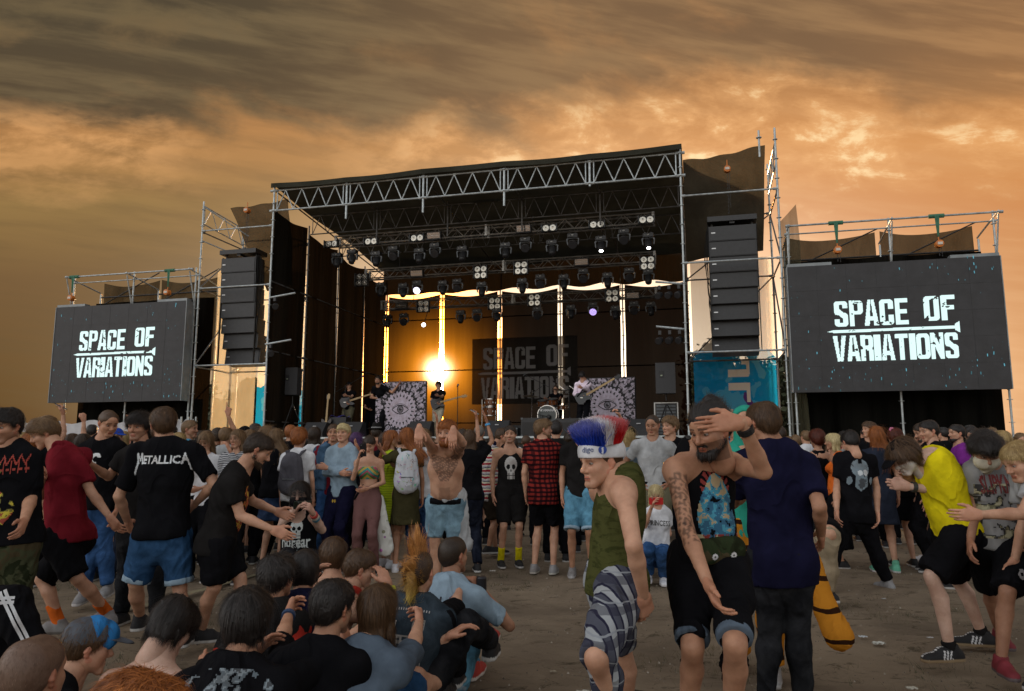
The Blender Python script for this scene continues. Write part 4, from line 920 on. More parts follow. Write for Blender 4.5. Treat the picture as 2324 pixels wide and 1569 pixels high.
# ------------------------------------------------------------ figure engine: smooth-blended distance fields turned into one closed surface
def surfnet(F, xs, ys, zs):
    S = F < 0; nx, ny, nz = F.shape
    C = np.zeros((nx-1, ny-1, nz-1), np.uint8)
    cor = [(i, j, k) for i in (0, 1) for j in (0, 1) for k in (0, 1)]
    for i, j, k in cor: C += S[i:nx-1+i, j:ny-1+j, k:nz-1+k]
    act = (C > 0) & (C < 8); I, J, K = np.nonzero(act)
    if len(I) == 0: return np.zeros((0, 3)), np.zeros((0, 4), int)
    idx = -np.ones(act.shape, np.int32); idx[I, J, K] = np.arange(len(I))
    fv = {c: F[I+c[0], J+c[1], K+c[2]] for c in cor}; acc = np.zeros((len(I), 3)); cnt = np.zeros(len(I))
    for a in cor:
        for ax in range(3):
            if a[ax]: continue
            b = list(a); b[ax] = 1; b = tuple(b); fa, fb = fv[a], fv[b]; m = (fa < 0) != (fb < 0)
            t = np.where(m, fa/np.where(m, fa-fb, 1), 0); p = np.array(a, float)[None].repeat(len(I), 0); p[:, ax] += t; acc[m] += p[m]; cnt += m
    q = acc/cnt[:, None]
    vx = xs[I]+q[:, 0]*(xs[1]-xs[0]); vy = ys[J]+q[:, 1]*(ys[1]-ys[0]); vz = zs[K]+q[:, 2]*(zs[1]-zs[0]); fs = []
    for ax in range(3):
        a = [slice(1, -1)]*3; a[ax] = slice(0, -1); b = list(a); b[ax] = slice(1, None)
        s0, s1 = S[tuple(a)], S[tuple(b)]; d = s0 != s1; i, j, k = np.nonzero(d); g = [i+1, j+1, k+1]; g[ax] -= 1
        o1, o2 = [(1, 2), (2, 0), (0, 1)][ax]
        def cell(e1, e2):
            h = [x.copy() for x in g]; h[o1] -= e1; h[o2] -= e2; return idx[h[0], h[1], h[2]]
        quad = np.stack([cell(1, 1), cell(0, 1), cell(0, 0), cell(1, 0)], 1); fl = ~s0[d] if False else s1[d]
        quad[fl] = quad[fl][:, ::-1]; fs.append(quad)
    return np.stack([vx, vy, vz], 1), np.concatenate(fs)
def nrm(v): v = np.array(v, float); return v/max(np.linalg.norm(v), 1e-9)
class Pr:
    """tapered rounded limb a->b; lat+flat squash it front to back; cuts are (point, direction) half spaces"""
    __slots__ = ('a', 'b', 'ra', 'rb', 'lat', 'flat', 'cuts', 'tag', 'k')
    def __init__(s, a, b, ra, rb, tag='', lat=None, flat=1.0, cuts=(), k=None):
        s.a = np.array(a, float); s.b = np.array(b, float); s.ra, s.rb = ra, rb; s.tag = tag; s.lat = None if lat is None else nrm(lat); s.flat = flat; s.cuts = list(cuts); s.k = k
    def grow(s, g, ga=None): 
        return Pr(s.a, s.b, s.ra+g, s.rb+(g if ga is None else ga), s.tag, s.lat, s.flat+(1-s.flat)*.10*(g > 0), s.cuts, s.k)
    def dist(s, X, Y, Z):
        d = s.b-s.a; L2 = max(float(d@d), 1e-9)
        px, py, pz = X-s.a[0], Y-s.a[1], Z-s.a[2]; t = np.clip((px*d[0]+py*d[1]+pz*d[2])/L2, 0, 1)
        px = px-t*d[0]; py = py-t*d[1]; pz = pz-t*d[2]; r = s.ra+(s.rb-s.ra)*t; q2 = px*px+py*py+pz*pz
        if s.lat is not None and s.flat != 1.0:
            l = px*s.lat[0]+py*s.lat[1]+pz*s.lat[2]; a = d/math.sqrt(L2); h = px*a[0]+py*a[1]+pz*a[2]
            n2 = np.maximum(q2-l*l-h*h, 0); e = np.sqrt(l*l+h*h+n2/(s.flat*s.flat)); D = (e-r)*np.where(e > 1e-6, np.sqrt(q2)/np.maximum(e, 1e-6), 1)
        else: D = np.sqrt(q2)-r
        for p, n in s.cuts: D = np.maximum(D, (X-p[0])*n[0]+(Y-p[1])*n[1]+(Z-p[2])*n[2])
        return D
def field(prims, vox, k=.03, subs=(), cuts=(), pad=.03):
    lo = np.min([np.minimum(p.a, p.b)-max(p.ra, p.rb) for p in prims], 0)-pad; hi = np.max([np.maximum(p.a, p.b)+max(p.ra, p.rb) for p in prims], 0)+pad
    xs, ys, zs = [np.arange(l, h+vox, vox) for l, h in zip(lo, hi)]; F = np.full((len(xs), len(ys), len(zs)), .2, np.float32)
    def box(p, m):
        l = np.minimum(p.a, p.b)-max(p.ra, p.rb)-m; h = np.maximum(p.a, p.b)+max(p.ra, p.rb)+m; sl = []
        for q, ax in enumerate((xs, ys, zs)):
            i0 = int(max(0, math.floor((l[q]-ax[0])/vox))); i1 = int(min(len(ax), math.ceil((h[q]-ax[0])/vox)+1)); sl.append(slice(i0, max(i1, i0)))
        return sl
    for p in prims:
        kk = p.k or k; sl = box(p, kk+.02); X, Y, Z = xs[sl[0]][:, None, None], ys[sl[1]][None, :, None], zs[sl[2]][None, None, :]
        if F[tuple(sl)].size == 0: continue
        D = p.dist(X, Y, Z); G = F[tuple(sl)]; h = np.maximum(kk-np.abs(G-D), 0); F[tuple(sl)] = np.minimum(G, D)-h*h/(4*kk)
    for p, kk in subs:
        sl = box(p, kk+.03); X, Y, Z = xs[sl[0]][:, None, None], ys[sl[1]][None, :, None], zs[sl[2]][None, None, :]
        if F[tuple(sl)].size == 0: continue
        D = -p.dist(X, Y, Z); G = F[tuple(sl)]; h = np.maximum(kk-np.abs(G-D), 0); F[tuple(sl)] = np.maximum(G, D)+h*h/(4*kk)
    for p, n in cuts: F = np.maximum(F, (xs[:, None, None]-p[0])*n[0]+(ys[None, :, None]-p[1])*n[1]+(zs[None, None, :]-p[2])*n[2])
    F[0] = F[-1] = .1; F[:, 0] = F[:, -1] = .1; F[:, :, 0] = F[:, :, -1] = .1
    return surfnet(F, xs, ys, zs)
def vnormals(V, Fq):
    n = np.cross(V[Fq[:, 2]]-V[Fq[:, 0]], V[Fq[:, 3]]-V[Fq[:, 1]]); N = np.zeros_like(V)
    for i in range(4): np.add.at(N, Fq[:, i], n)
    return N/np.maximum(np.linalg.norm(N, axis=1), 1e-12)[:, None]
def relax(V, Fq, it=1, lam=.5):
    for _ in range(it):
        A = np.zeros_like(V); c = np.zeros(len(V))
        for i in range(4):
            np.add.at(A, Fq[:, i], V[Fq[:, (i+1) % 4]]+V[Fq[:, i-1]]); np.add.at(c, Fq[:, i], 2)
        V = V+(A/np.maximum(c, 1)[:, None]-V)*lam
    return V
def folds(V, N, amp, seed, f=14., aniso=(1, 1, .55)):
    rg = np.random.default_rng(seed); P_ = V*np.array(aniso); w = np.zeros(len(V)); P_ = P_+.05*np.sin(P_[:, [1, 2, 0]]*f*.7+rg.random(3)*6)
    for o in range(6):
        d = rg.normal(size=3); d /= np.linalg.norm(d); ff = f*(1.0+.55*o); s = np.sin(P_@d*ff+rg.random()*6.28); w += (1-np.abs(s))**1.6*(.8**o)-.25*(.8**o)
    return V+N*(w*amp/1.6)[:, None]
def obj_np(name, V, Fq, mats, parent=None, base=(0, 0, 0), cols=None, midx=None, smooth=True):
    me = bpy.data.meshes.new(name); V = np.asarray(V, np.float32)-np.asarray(base, np.float32); Fq = np.asarray(Fq, np.int32); nf = len(Fq); w = Fq.shape[1]
    me.vertices.add(len(V)); me.vertices.foreach_set('co', V.ravel()); me.loops.add(nf*w); me.loops.foreach_set('vertex_index', Fq.ravel())
    me.polygons.add(nf); me.polygons.foreach_set('loop_start', np.arange(nf, dtype=np.int32)*w)
    if smooth: me.polygons.foreach_set('use_smooth', np.ones(nf, bool))
    for m in (mats if isinstance(mats, (list, tuple)) else [mats]): me.materials.append(m)
    if midx is not None: me.polygons.foreach_set('material_index', np.asarray(midx, np.int32))
    me.update(calc_edges=True)
    if cols is not None:
        a = me.color_attributes.new('Col', 'FLOAT_COLOR', 'POINT'); cc = np.ones((len(V), 4), np.float32); cc[:, :3] = cols; a.data.foreach_set('color', cc.ravel())
    o = bpy.data.objects.new(name, me); COL.objects.link(o)
    if parent is not None: o.parent = parent
    else: o.location = base
    return o

# ---- head template (x right, y forward, z up; origin mid-head)
def head_geo(vox, sex):
    m = sex == 'm'; g = lambda a, b, ra, rb, **k: Pr(a, b, ra, rb, **k); j = 1.0 if m else .90
    pr = [g((0, -.028, .030), (0, .012, .040), .080, .074, k=.03), g((0, -.045, .012), (0, -.02, .03), .072, .076), g((0, .03, .04), (0, .045, .052), .050, .046, k=.03),
          g((-.030*j, .030, -.045), (.030*j, .030, -.045), .040, .040, k=.04), g((0, .035, -.02), (0, .045, -.06), .047, .036*j, k=.03),
          g((-.052*j, -.0, -.045), (-.022, .062, -.094), .020*j, .015), g((.052*j, -.0, -.045), (.022, .062, -.094), .020*j, .015), g((-.018*j, .070, -.096), (.018*j, .070, -.096), .017, .017, k=.02),
          g((-.045, .050, -.018), (-.030, .062, -.022), .021, .020, k=.02), g((.045, .050, -.018), (.030, .062, -.022), .021, .020, k=.02),
          g((-.040, .068, .028), (-.012, .078, .024), .013 if m else .010, .012 if m else .009, k=.018), g((.040, .068, .028), (.012, .078, .024), .013 if m else .010, .012 if m else .009, k=.018),
          g((0, -.025, -.055), (0, -.035, -.175), .056 if m else .047, .058 if m else .048, k=.03)]
    pr += [g((-.074, -.008, .008), (-.078, -.014, -.022), .013, .009, k=.008, lat=(0, 0, 1)), g((.074, -.008, .008), (.078, -.014, -.022), .013, .009, k=.008)]
    for q in (-1, 1): pr += [g((q*.079, -.012, .020), (q*.083, -.020, -.004), .008, .009, k=.006), g((q*.083, -.020, -.004), (q*.076, -.006, -.028), .008, .006, k=.006)]
    subs = [(Pr((q*.030, .094, .008), (q*.038, .090, .007), .016, .014), .012) for q in (-1, 1)]
    V, F = field(pr, vox, .022, subs)
    # features added with a tighter blend: redo the front part
    pr2 = pr+[g((0, .083, .016), (0, .104, -.022), .0075, .0115, k=.012), g((0, .094, -.028), (0, .104, -.024), .011, .011, k=.008), g((-.011, .090, -.030), (.011, .090, -.030), .008, .008, k=.006),
              g((-.016, .081, -.058), (.016, .081, -.058), .0075, .0075, k=.008), g((-.014, .080, -.069), (.014, .080, -.069), .0085, .0085, k=.008)]
    V, F = field(pr2, vox, .022, subs+[(Pr((-.024, .094, -.0635), (.024, .094, -.0635), .0028, .0028), .004)])
    # eyeballs as part of the same closed surface
    E = []
    for q in (-1, 1):
        v, f = field([Pr((q*.031, .0675, .008), (q*.031, .0676, .008), .0145, .0145)], max(vox, .003), .01, pad=.01)
        E.append((v, f))
    n0 = len(V)
    for v, f in E: F = np.concatenate([F, f+len(V)]); V = np.concatenate([V, v])
    return V, F, n0
HEADS = {}
def head(lod, sex):
    if (lod, sex) not in HEADS:
        V, F, n0 = head_geo({0: .0032, 1: .0048, 2: .008}[lod], sex); HEADS[(lod, sex)] = (relax(V, F, 1, .3) if lod < 2 else V, F, n0)
    return HEADS[(lod, sex)]
def head_colors(V, n0, tone, browc, beard=0.0, paint_=None, lips=None):
    x, y, z = V.T; C = np.tile(np.array(tone), (len(V), 1)); ax = np.abs(x)
    rgn = np.random.default_rng(len(V)); red = np.exp(-(((ax-.038)/.02)**2+((z+.028)/.02)**2))*(y > .03)*.25; C = C*(1-red[:, None]*np.array([.0, .28, .30])); nose = np.exp(-((x/.014)**2+((z+.022)/.014)**2))*(y > .08)*.3; C = C*(1-nose[:, None]*np.array([0, .25, .25]))
    ear = (ax > .073); C[ear] = C[ear]*np.array([1.02, .80, .78])
    lp = (y > .072) & (ax < .024-np.abs(z+.0635)*.6) & (np.abs(z+.0635) < .011); C[lp] = np.array(lips or (tone[0]*.85, tone[1]*.50, tone[2]*.50))
    C[(y > .075) & (ax < .021) & (np.abs(z+.0637) < .0022)] = np.array(tone)*.25
    br = (y > .055) & (np.abs(z-(.031+.006*np.sin(ax/.05*3.1)-.0)) < .0048) & (ax > .011) & (ax < .050); C[br] = np.array(browc)*.7+C[br]*.3
    lid = (y > .06) & (ax > .015) & (ax < .047) & (np.abs(z-.009) < .016); C[lid] *= np.array([.82, .74, .72])
    if beard: 
        b = (z < -.030-.35*np.maximum(0, .03-y)) & (z > -.14) & (y > -.03) & ~lp & ~((z > -.052) & (ax < .010)); C[b] = C[b]*(1-beard)+np.array(browc)*beard
    C[n0:] = (.30, .27, .25); dx = np.minimum(np.hypot(x-.031, z-.007), np.hypot(x+.031, z-.007)); ir = (np.arange(len(V)) >= n0) & (y > .07); C[ir & (dx < .0072)] = (.06, .04, .02); C[ir & (dx < .003)] = (.004, .004, .004)
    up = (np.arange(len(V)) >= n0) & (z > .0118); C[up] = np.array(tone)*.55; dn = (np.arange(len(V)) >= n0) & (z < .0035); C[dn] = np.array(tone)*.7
    if paint_: C = paint_(V, C)
    return C
# ---- hand template: right hand, x to the fingertips, y to the thumb, z out of the back
HANDS = {}
def hand(lod, pose):
    if (lod, pose) in HANDS: return HANDS[(lod, pose)]
    curl = {'relax': [.35, .45, .3], 'fist': [1.35, 1.5, 1.0], 'flat': [.08, .08, .05], 'grip': [.75, .95, .6], 'point': [0, 0, 0], 'spread': [.15, .15, .1], 'horn': [0, 0, 0]}[pose]
    pr = []; base = [(.088, .027), (.092, .009), (.088, -.010), (.080, -.027)]; lens = [(.042, .025, .019), (.046, .029, .020), (.043, .026, .019), (.034, .020, .017)]
    for i, ((bx, by), L) in enumerate(zip(base, lens)):
        pr.append(Pr((.004, by*.55, 0), (bx, by, -.002), .0145, .0115, k=.012)); c = curl
        if pose == 'point' and i > 0: c = [1.3, 1.5, .9]
        if pose == 'horn' and i in (1, 2): c = [1.3, 1.5, .9]
        ang = 0; p = np.array((bx, by, -.002)); sp_ = (by*(3.2 if pose == 'spread' else 1.2)); r = [.0088, .0080, .0071, .0060]
        for k in range(3):
            ang += c[k]*(1+.08*i); d = nrm((math.cos(ang), sp_*math.cos(ang), -math.sin(ang))); q = p+d*L[k]; pr.append(Pr(p, q, r[k], r[k+1], k=.003)); p = q
    t0 = np.array((.022, .022, -.006)); t1 = np.array((.052, .050, -.016)) if pose != 'flat' else np.array((.052, .052, -.008)); t2 = t1+nrm((.9, .35, -.25) if pose in ('flat', 'relax', 'spread') else (.85, -.35, -.55))*.030; t3 = t2+nrm((.95, .1, -.3) if pose in ('flat', 'relax', 'spread') else (.6, -.7, -.4))*.024
    pr += [Pr(t0, t1, .017, .0125, k=.015), Pr(t1, t2, .0115, .0098, k=.006), Pr(t2, t3, .0098, .0078, k=.006), Pr((-.03, 0, 0), (.01, 0, 0), .024, .024, lat=(0, 1, 0), flat=.72, k=.02), Pr((.02, 0, -.003), (.07, .002, -.003), .034, .036, lat=(0, 1, 0), flat=.36, k=.015)]
    V, F = field(pr, {0: .0036, 1: .0055, 2: .009}[lod], .010, pad=.02); HANDS[(lod, pose)] = (V, F); return V, F
SHOES = {}
def shoe_geo(lod, kind):
    """x forward, y lateral, z up; origin at the ankle, sole at z=-.085"""
    if (lod, kind) in SHOES: return SHOES[(lod, kind)]
    pr = [Pr((-.045, 0, -.045), (.06, 0, -.05), .038, .038, lat=(0, 1, 0), flat=.9), Pr((.06, 0, -.052), (.145, .005, -.062), .040, .034, lat=(0, 1, 0), flat=.7), Pr((-.02, 0, -.04), (.06, 0, -.03), .034, .028), Pr((-.01, 0, -.04), (-.012, 0, .02 if kind == 'high' else -.005), .038, .040)]
    sole = [Pr((-.05, 0, -.078), (.06, 0, -.078), .042, .040), Pr((.06, 0, -.078), (.155, .005, -.078), .044, .036)]
    V, F = field(pr+sole, {0: .006, 1: .008, 2: .012}[lod], .02, cuts=[((0, 0, -.088), (0, 0, -1)), ((0, 0, .055 if kind == 'high' else .012), (0, 0, 1))]); SHOES[(lod, kind)] = (V, F); return V, F
# ---- hair
def hair_geo(style, lod, seed, sex):
    t = {'buzz': .004, 'short': .012, 'crop': .016, 'fluffy': .026, 'curly': .028, 'long': .014, 'bob': .016, 'bun': .010, 'topknot': .012, 'pony': .010, 'shaggy': .017, 'thin': .010, 'quiff': .014, 'wind': .018, 'mop': .016}.get(style, .014)
    pr = [Pr((0, -.028, .030), (0, .012, .040), .0795+t*.45, .0735+t*.6, k=.02), Pr((0, -.045, .012), (0, -.02, .03), .0715+t*.55, .0755+t*.5), Pr((0, -.045, -.015), (0, -.040, -.050), .058+t*.3, .047+t*.2, k=.03), Pr((0, -.04, .055), (0, .015, .062), .064+t, .056+t, k=.03)]
    if style in ('quiff', 'fluffy'): pr.append(Pr((0, .03, .085), (0, .065, .078), .040+t*.5, .030+t*.4, k=.03))
    if style == 'fluffy': pr += [Pr((-.06, -.02, .05), (.06, -.02, .05), .055, .055)]
    if style == 'mop' or style == 'shaggy': pr += [Pr((-.05, .05, .06), (.05, .05, .06), .035, .035), Pr((-.070, -.01, .0), (-.066, -.02, -.05), .022, .018), Pr((.070, -.01, .0), (.066, -.02, -.05), .022, .018), Pr((-.04, -.06, -.05), (.04, -.06, -.05), .032, .032)]
    hl = {'topknot': .080, 'mop': .044, 'shaggy': .044, 'bob': .060, 'long': .066, 'wind': .062}.get(style, .068)
    cuts = []
    keepfree = [(Pr((0, .11, -.02), (0, .09, -.10), .060, .065), .015)]
    F_ = None
    if style in ('long', 'wind'):
        L = .34; pr += [Pr((q*.064, -.012, .03), (q*.068, -.02, -.10), .026, .028) for q in (-1, 1)]+[Pr((q*.068, -.02, -.10), (q*.080, -.02, -L), .028, .022) for q in (-1, 1)]+[Pr((0, -.065, .0), (0, -.085, -L), .074, .072, lat=(1, 0, 0), flat=.42), Pr((-.05, -.06, -.05), (-.06, -.08, -L), .04, .03), Pr((.05, -.06, -.05), (.06, -.08, -L), .04, .03)]
    if style == 'bob': pr += [Pr((q*.064, -.008, .02), (q*.070, -.012, -.11), .028, .026) for q in (-1, 1)]+[Pr((0, -.06, .0), (0, -.068, -.12), .074, .074, lat=(1, 0, 0), flat=.5)]
    if style in ('bun', 'topknot'):
        c = (0, -.075, .11) if style == 'topknot' else (0, -.12, .03); pr += [Pr(c, (c[0]+.01, c[1]+.005, c[2]+.012), .036, .034, k=.012)]
    if style == 'pony': pr += [Pr((0, -.11, .03), (0, -.16, -.02), .03, .034), Pr((0, -.16, -.02), (0, -.15, -.22), .034, .014)]
    if style == 'mohawk':
        pr = [Pr((0, .05+.035*0, .10), (0, .05, .16), .018, .012), Pr((0, .0, .11), (0, -.03, .21), .024, .012), Pr((0, -.06, .10), (0, -.12, .17), .026, .014), Pr((0, -.10, .05), (.0, -.17, .06), .028, .016), Pr((0, -.11, 0), (.02, -.15, -.10), .030, .022), Pr((0, -.10, -.04), (.03, -.13, -.17), .03, .022), Pr((0, .05, .09), (0, -.09, .06), .03, .03)]
        keepfree = []
    if style not in ('mohawk',):
        # hairline: sloped plane removes the face; long styles keep the curtains
        pt = np.array((0, .090, hl)); nn = nrm((0, .74, -1)); pt2 = np.array((0, .0, -.066)); nz = np.array((0, 0, -1.))
        for p in pr[:4]: p.cuts = [(pt, nn)]
        if style in ('buzz', 'short', 'crop', 'thin', 'quiff', 'topknot', 'bun', 'pony', 'curly', 'fluffy'):
            keepfree += [(Pr((q*.08, .045, -.01), (q*.08, .06, .02), .030, .026), .008) for q in (-1, 1)]+[(Pr((q*.092, -.008, -.02), (q*.092, -.008, .005), .018, .018), .006) for q in (-1, 1)]
    V, F = field(pr, {0: .0052, 1: .0075, 2: .012}[lod], .022, keepfree); N = vnormals(V, F)
    amp = {'buzz': .0008, 'short': .0045, 'crop': .006, 'quiff': .007, 'topknot': .005, 'curly': .010, 'fluffy': .008, 'shaggy': .008, 'thin': .002}.get(style, .004)
    V = folds(V, N, amp, seed, 55. if style != 'curly' else 75., (1.3, 1, .45) if style in ('long', 'bob', 'wind') else (1, 1, 1)); return V, F, N
def strands(V, F, N, n, style, rg, w, col, col2):
    a = V[F[:, 0]]; c = V[F[:, 2]]; area = np.linalg.norm(np.cross(c-a, V[F[:, 3]]-V[F[:, 1]]), axis=1); pk = rg.choice(len(F), n, p=area/area.sum()); u = rg.random((n, 2))
    p = (V[F[pk, 0]]*(1-u[:, :1])+V[F[pk, 1]]*u[:, :1])*(1-u[:, 1:])+(V[F[pk, 3]]*(1-u[:, :1])+V[F[pk, 2]]*u[:, :1])*u[:, 1:]; nn = N[F[pk, 0]]
    crown = np.array((0, -.03, .16)); d = p-crown
    if style in ('long', 'bob', 'wind', 'shaggy', 'mop', 'pony'): d = d*np.array([1, .8, .4])+np.array((0, 0, -.10))
    if style in ('topknot', 'bun', 'pony'): d = np.array((0, -.10, .085))-p
    if style == 'mohawk': d = (p-np.array((0, -.02, .0)))*np.array([.5, 1, 1])
    if style in ('quiff', 'fluffy'): d = d+np.array((0, .02, .05))*(p[:, 1:2] > .0)
    d += rg.normal(0, .03 if style in ('curly', 'fluffy', 'wind') else .012, d.shape); d = d-nn*np.sum(d*nn, 1)[:, None]; d /= np.maximum(np.linalg.norm(d, axis=1), 1e-6)[:, None]
    L = {'buzz': .008, 'short': .028, 'crop': .034, 'fluffy': .05, 'curly': .035, 'long': .12, 'topknot': .06, 'bun': .05, 'pony': .05, 'wind': .14, 'bob': .07, 'mohawk': .07, 'shaggy': .07, 'mop': .05, 'thin': .03}.get(style, .035)*rg.uniform(.6, 1.3, (n, 1))
    lift = {'buzz': .05, 'short': .24, 'crop': .2, 'quiff': .25, 'fluffy': .38, 'curly': .4, 'wind': .30, 'mohawk': .35, 'shaggy': .07, 'mop': .06, 'bob': .04, 'long': .05}.get(style, .12)
    fly = (rg.random((n, 1)) < .07); L = L*np.where(fly, 1.35, 1.); lift = lift*np.where(fly, 2.6, 1.)+fly*.12
    sd = np.cross(d, nn); K = 3; P_ = []
    for i in range(K+1):
        s = i/K; q = p+nn*.001+d*L*s+nn*L*(lift*s-(lift+.08)*s*s*.8); ww = w*(1-.8*s); P_ += [q-sd*ww, q+sd*ww]
    P_ = np.stack(P_, 1).reshape(-1, 3); b = (np.arange(n)*2*(K+1))[:, None]; Fs = np.concatenate([b+np.array([2*i, 2*i+1, 2*i+3, 2*i+2]) for i in range(K)])
    clp = (np.sin(p[:, :1]*150+p[:, 1:2]*60)*np.sin(p[:, 1:2]*130-p[:, 2:]*50+2)+1)*.5; f = (.55*rg.random((n, 1))**1.3+.45*clp)*1.05; tip = (rg.random((n, 1)) < .25)*.35; C = np.array(col)*(1-f)*.75+np.array(col2)*f+tip*np.array(col2)*.5; return P_, Fs, np.repeat(C, 2*(K+1), 0)

SKINS = {'fair': (.50, .280, .180), 'mid': (.43, .225, .135), 'tan': (.34, .175, .105), 'pale': (.56, .37, .28)}
HCOL = {'shaved': ((.10, .060, .040), (.24, .15, .105)), 'black': ((.008, .007, .007), (.042, .034, .030)), 'brown': ((.035, .018, .009), (.13, .070, .032)), 'lightbrown': ((.085, .048, .022), (.28, .17, .080)), 'blond': ((.22, .14, .05), (.60, .45, .20)), 'bleach': ((.36, .28, .12), (.85, .74, .42)), 'ginger': ((.13, .035, .008), (.50, .17, .04)), 'red': ((.05, .010, .006), (.16, .035, .015)), 'grey': ((.08, .07, .06), (.26, .24, .21)), 'purple': ((.04, .015, .06), (.14, .06, .20)), 'orange': ((.35, .13, .03), (.75, .38, .12)), 'dark': ((.014, .010, .007), (.07, .042, .025))}

FABRICS = {}
def wrinkle(t, b):
    N = NX(t); c = N.vm('MULTIPLY', N.n('ShaderNodeTexCoord').outputs['Object'], (1, 1, .6)); f = N.noise(c, 4.5, 2, .5, .9); r = N.m('POWER', N.m('SUBTRACT', 1.0, N.m('MULTIPLY', N.m('ABSOLUTE', N.m('SUBTRACT', f, .5)), 4.0), clamp=True), 2.0)
    bn = N.n('ShaderNodeBump'); bn.inputs['Distance'].default_value = .017; t.links.new(N.m('ADD', N.m('MULTIPLY', r, .6), N.m('MULTIPLY', f, 2.0)), bn.inputs['Height'])
    if b.inputs['Normal'].links: t.links.new(b.inputs['Normal'].links[0].from_socket, bn.inputs['Normal']) if False else None
    t.links.new(bn.outputs[0], b.inputs['Normal'])
def fabric(name, color=None, rough=.9, pattern=None, var=.12):
    key = 'fabric_'+name
    if key in MATS: return MATS[key]
    if pattern is None:
        m = mat(key, color, 1.0, 0, .0018, 900, max(var, .22), 6, spec=.06); b = m.node_tree.nodes['Principled BSDF']; wrinkle(m.node_tree, b); return m
    m = bpy.data.materials.new(key); m.use_nodes = True; t = m.node_tree; N = NX(t); b = t.nodes['Principled BSDF']; b.inputs['Roughness'].default_value = 1.0; b.inputs['Specular IOR Level'].default_value = .06
    x, y, z = N.xyz(N.n('ShaderNodeTexCoord').outputs['Object']); wv = N.noise(N.n('ShaderNodeTexCoord').outputs['Object'], 5, 3)
    def st(v, per, duty, ph=0.): 
        f = N.m('FRACT', N.m('ADD', N.m('DIVIDE', N.m('ADD', v, N.m('MULTIPLY', wv, .05)), per), ph)); return N.m('LESS_THAN', f, duty)
    if pattern == 'plaid':
        per = .052; h = N.m('ADD', x, N.m('MULTIPLY', y, .6)); a = st(z, per, .45); c = st(h, per, .45); r = N.mix(a, color, (.025, .006, .008)); r = N.mix(N.m('MULTIPLY', c, .75), r, (.012, .004, .006))
    elif pattern == 'bermuda':
        h = N.m('ADD', x, N.m('MULTIPLY', y, .5)); r = N.mix(st(h, .085, .35), color, (.30, .32, .34)); r = N.mix(st(h, .042, .2, .3), r, (.02, .02, .04)); r = N.mix(N.m('MULTIPLY', st(z, .09, .3), .6), r, (.03, .03, .05)); r = N.mix(st(z, .09, .06, .6), r, (.25, .27, .3))
    elif pattern == 'polo':
        r = N.mix(st(z, .088, .30), (.62, .58, .54), (.32, .03, .04)); r = N.mix(st(z, .088, .12, .45), r, (.03, .03, .06)); r = N.mix(st(z, .088, .07, .62), r, (.55, .50, .18)); r = N.mix(st(z, .088, .06, .25), r, (.10, .12, .25))
    elif pattern == 'breton': r = N.mix(st(z, .018, .45), (.45, .46, .48), (.03, .035, .05))
    elif pattern == 'neon': r = N.mix(st(z, .030, .2), color, (.20, .32, .02))
    elif pattern == 'floral':
        v = N.n('ShaderNodeTexVoronoi'); v.inputs['Scale'].default_value = 16; t.links.new(N.n('ShaderNodeTexCoord').outputs['Object'], v.inputs['Vector']); r = N.mix(N.m('LESS_THAN', v.outputs['Distance'], .34), color, (.55, .50, .50))
    elif pattern == 'flowers':
        v = N.n('ShaderNodeTexVoronoi'); v.inputs['Scale'].default_value = 11; t.links.new(N.n('ShaderNodeTexCoord').outputs['Object'], v.inputs['Vector']); r = N.mix(N.m('LESS_THAN', v.outputs['Distance'], .22), (.62, .62, .58), N.mix(.6, v.outputs['Color'], (.35, .10, .16)))
    elif pattern == 'camo':
        f = N.noise(N.n('ShaderNodeTexCoord').outputs['Object'], 7, 4, .5, .8); r = N.ramp(f, [(0, (.02, .025, .012)), (.44, (.02, .025, .012)), (.46, color), (.55, color), (.57, (.07, .055, .03)), (1, (.07, .055, .03))])
    elif pattern == 'olive':
        f = N.noise(N.vm('MULTIPLY', N.n('ShaderNodeTexCoord').outputs['Object'], (1, 1, 3)), 9, 6, .7, 1.2); r = N.mix(N.ss(f, .48, .62), color, (.035, .040, .012))
    elif pattern == 'denim':
        f = N.noise(N.n('ShaderNodeTexCoord').outputs['Object'], 5, 6, .65, .5); r = N.mix(N.ss(f, .35, .72), tuple(c*.55 for c in color), tuple(min(1, c*1.35+.01) for c in color))
    elif pattern == 'tiger':
        r = N.mix(st(z, .16, .17), color, (.03, .012, .006))
    elif pattern == 'meshy':
        f = N.noise(N.n('ShaderNodeTexCoord').outputs['Object'], 28, 5, .7); r = N.mix(N.ss(f, .60, .7), color, tuple(c*.45 for c in color))
    elif pattern == 'tropic':
        v = N.n('ShaderNodeTexVoronoi'); v.inputs['Scale'].default_value = 14; t.links.new(N.n('ShaderNodeTexCoord').outputs['Object'], v.inputs['Vector']); f = N.noise(N.n('ShaderNodeTexCoord').outputs['Object'], 22, 4, .6, 1.); r = N.mix(N.ss(f, .56, .62), (.50, .52, .56), N.mix(.5, v.outputs['Color'], (.14, .08, .06)))
    elif pattern == 'camograph':
        f = N.noise(N.n('ShaderNodeTexCoord').outputs['Object'], 18, 4, .6, 1.); r = N.mix(N.ss(f, .48, .54), (.30, .30, .22), (.02, .03, .03))
    t.links.new(r, b.inputs['Base Color']); bn = N.n('ShaderNodeBump'); bn.inputs['Distance'].default_value = .002; t.links.new(N.noise(N.n('ShaderNodeTexCoord').outputs['Object'], 600, 2), bn.inputs['Height']); t.links.new(bn.outputs[0], b.inputs['Normal']); wrinkle(t, b); MATS[key] = m; return m
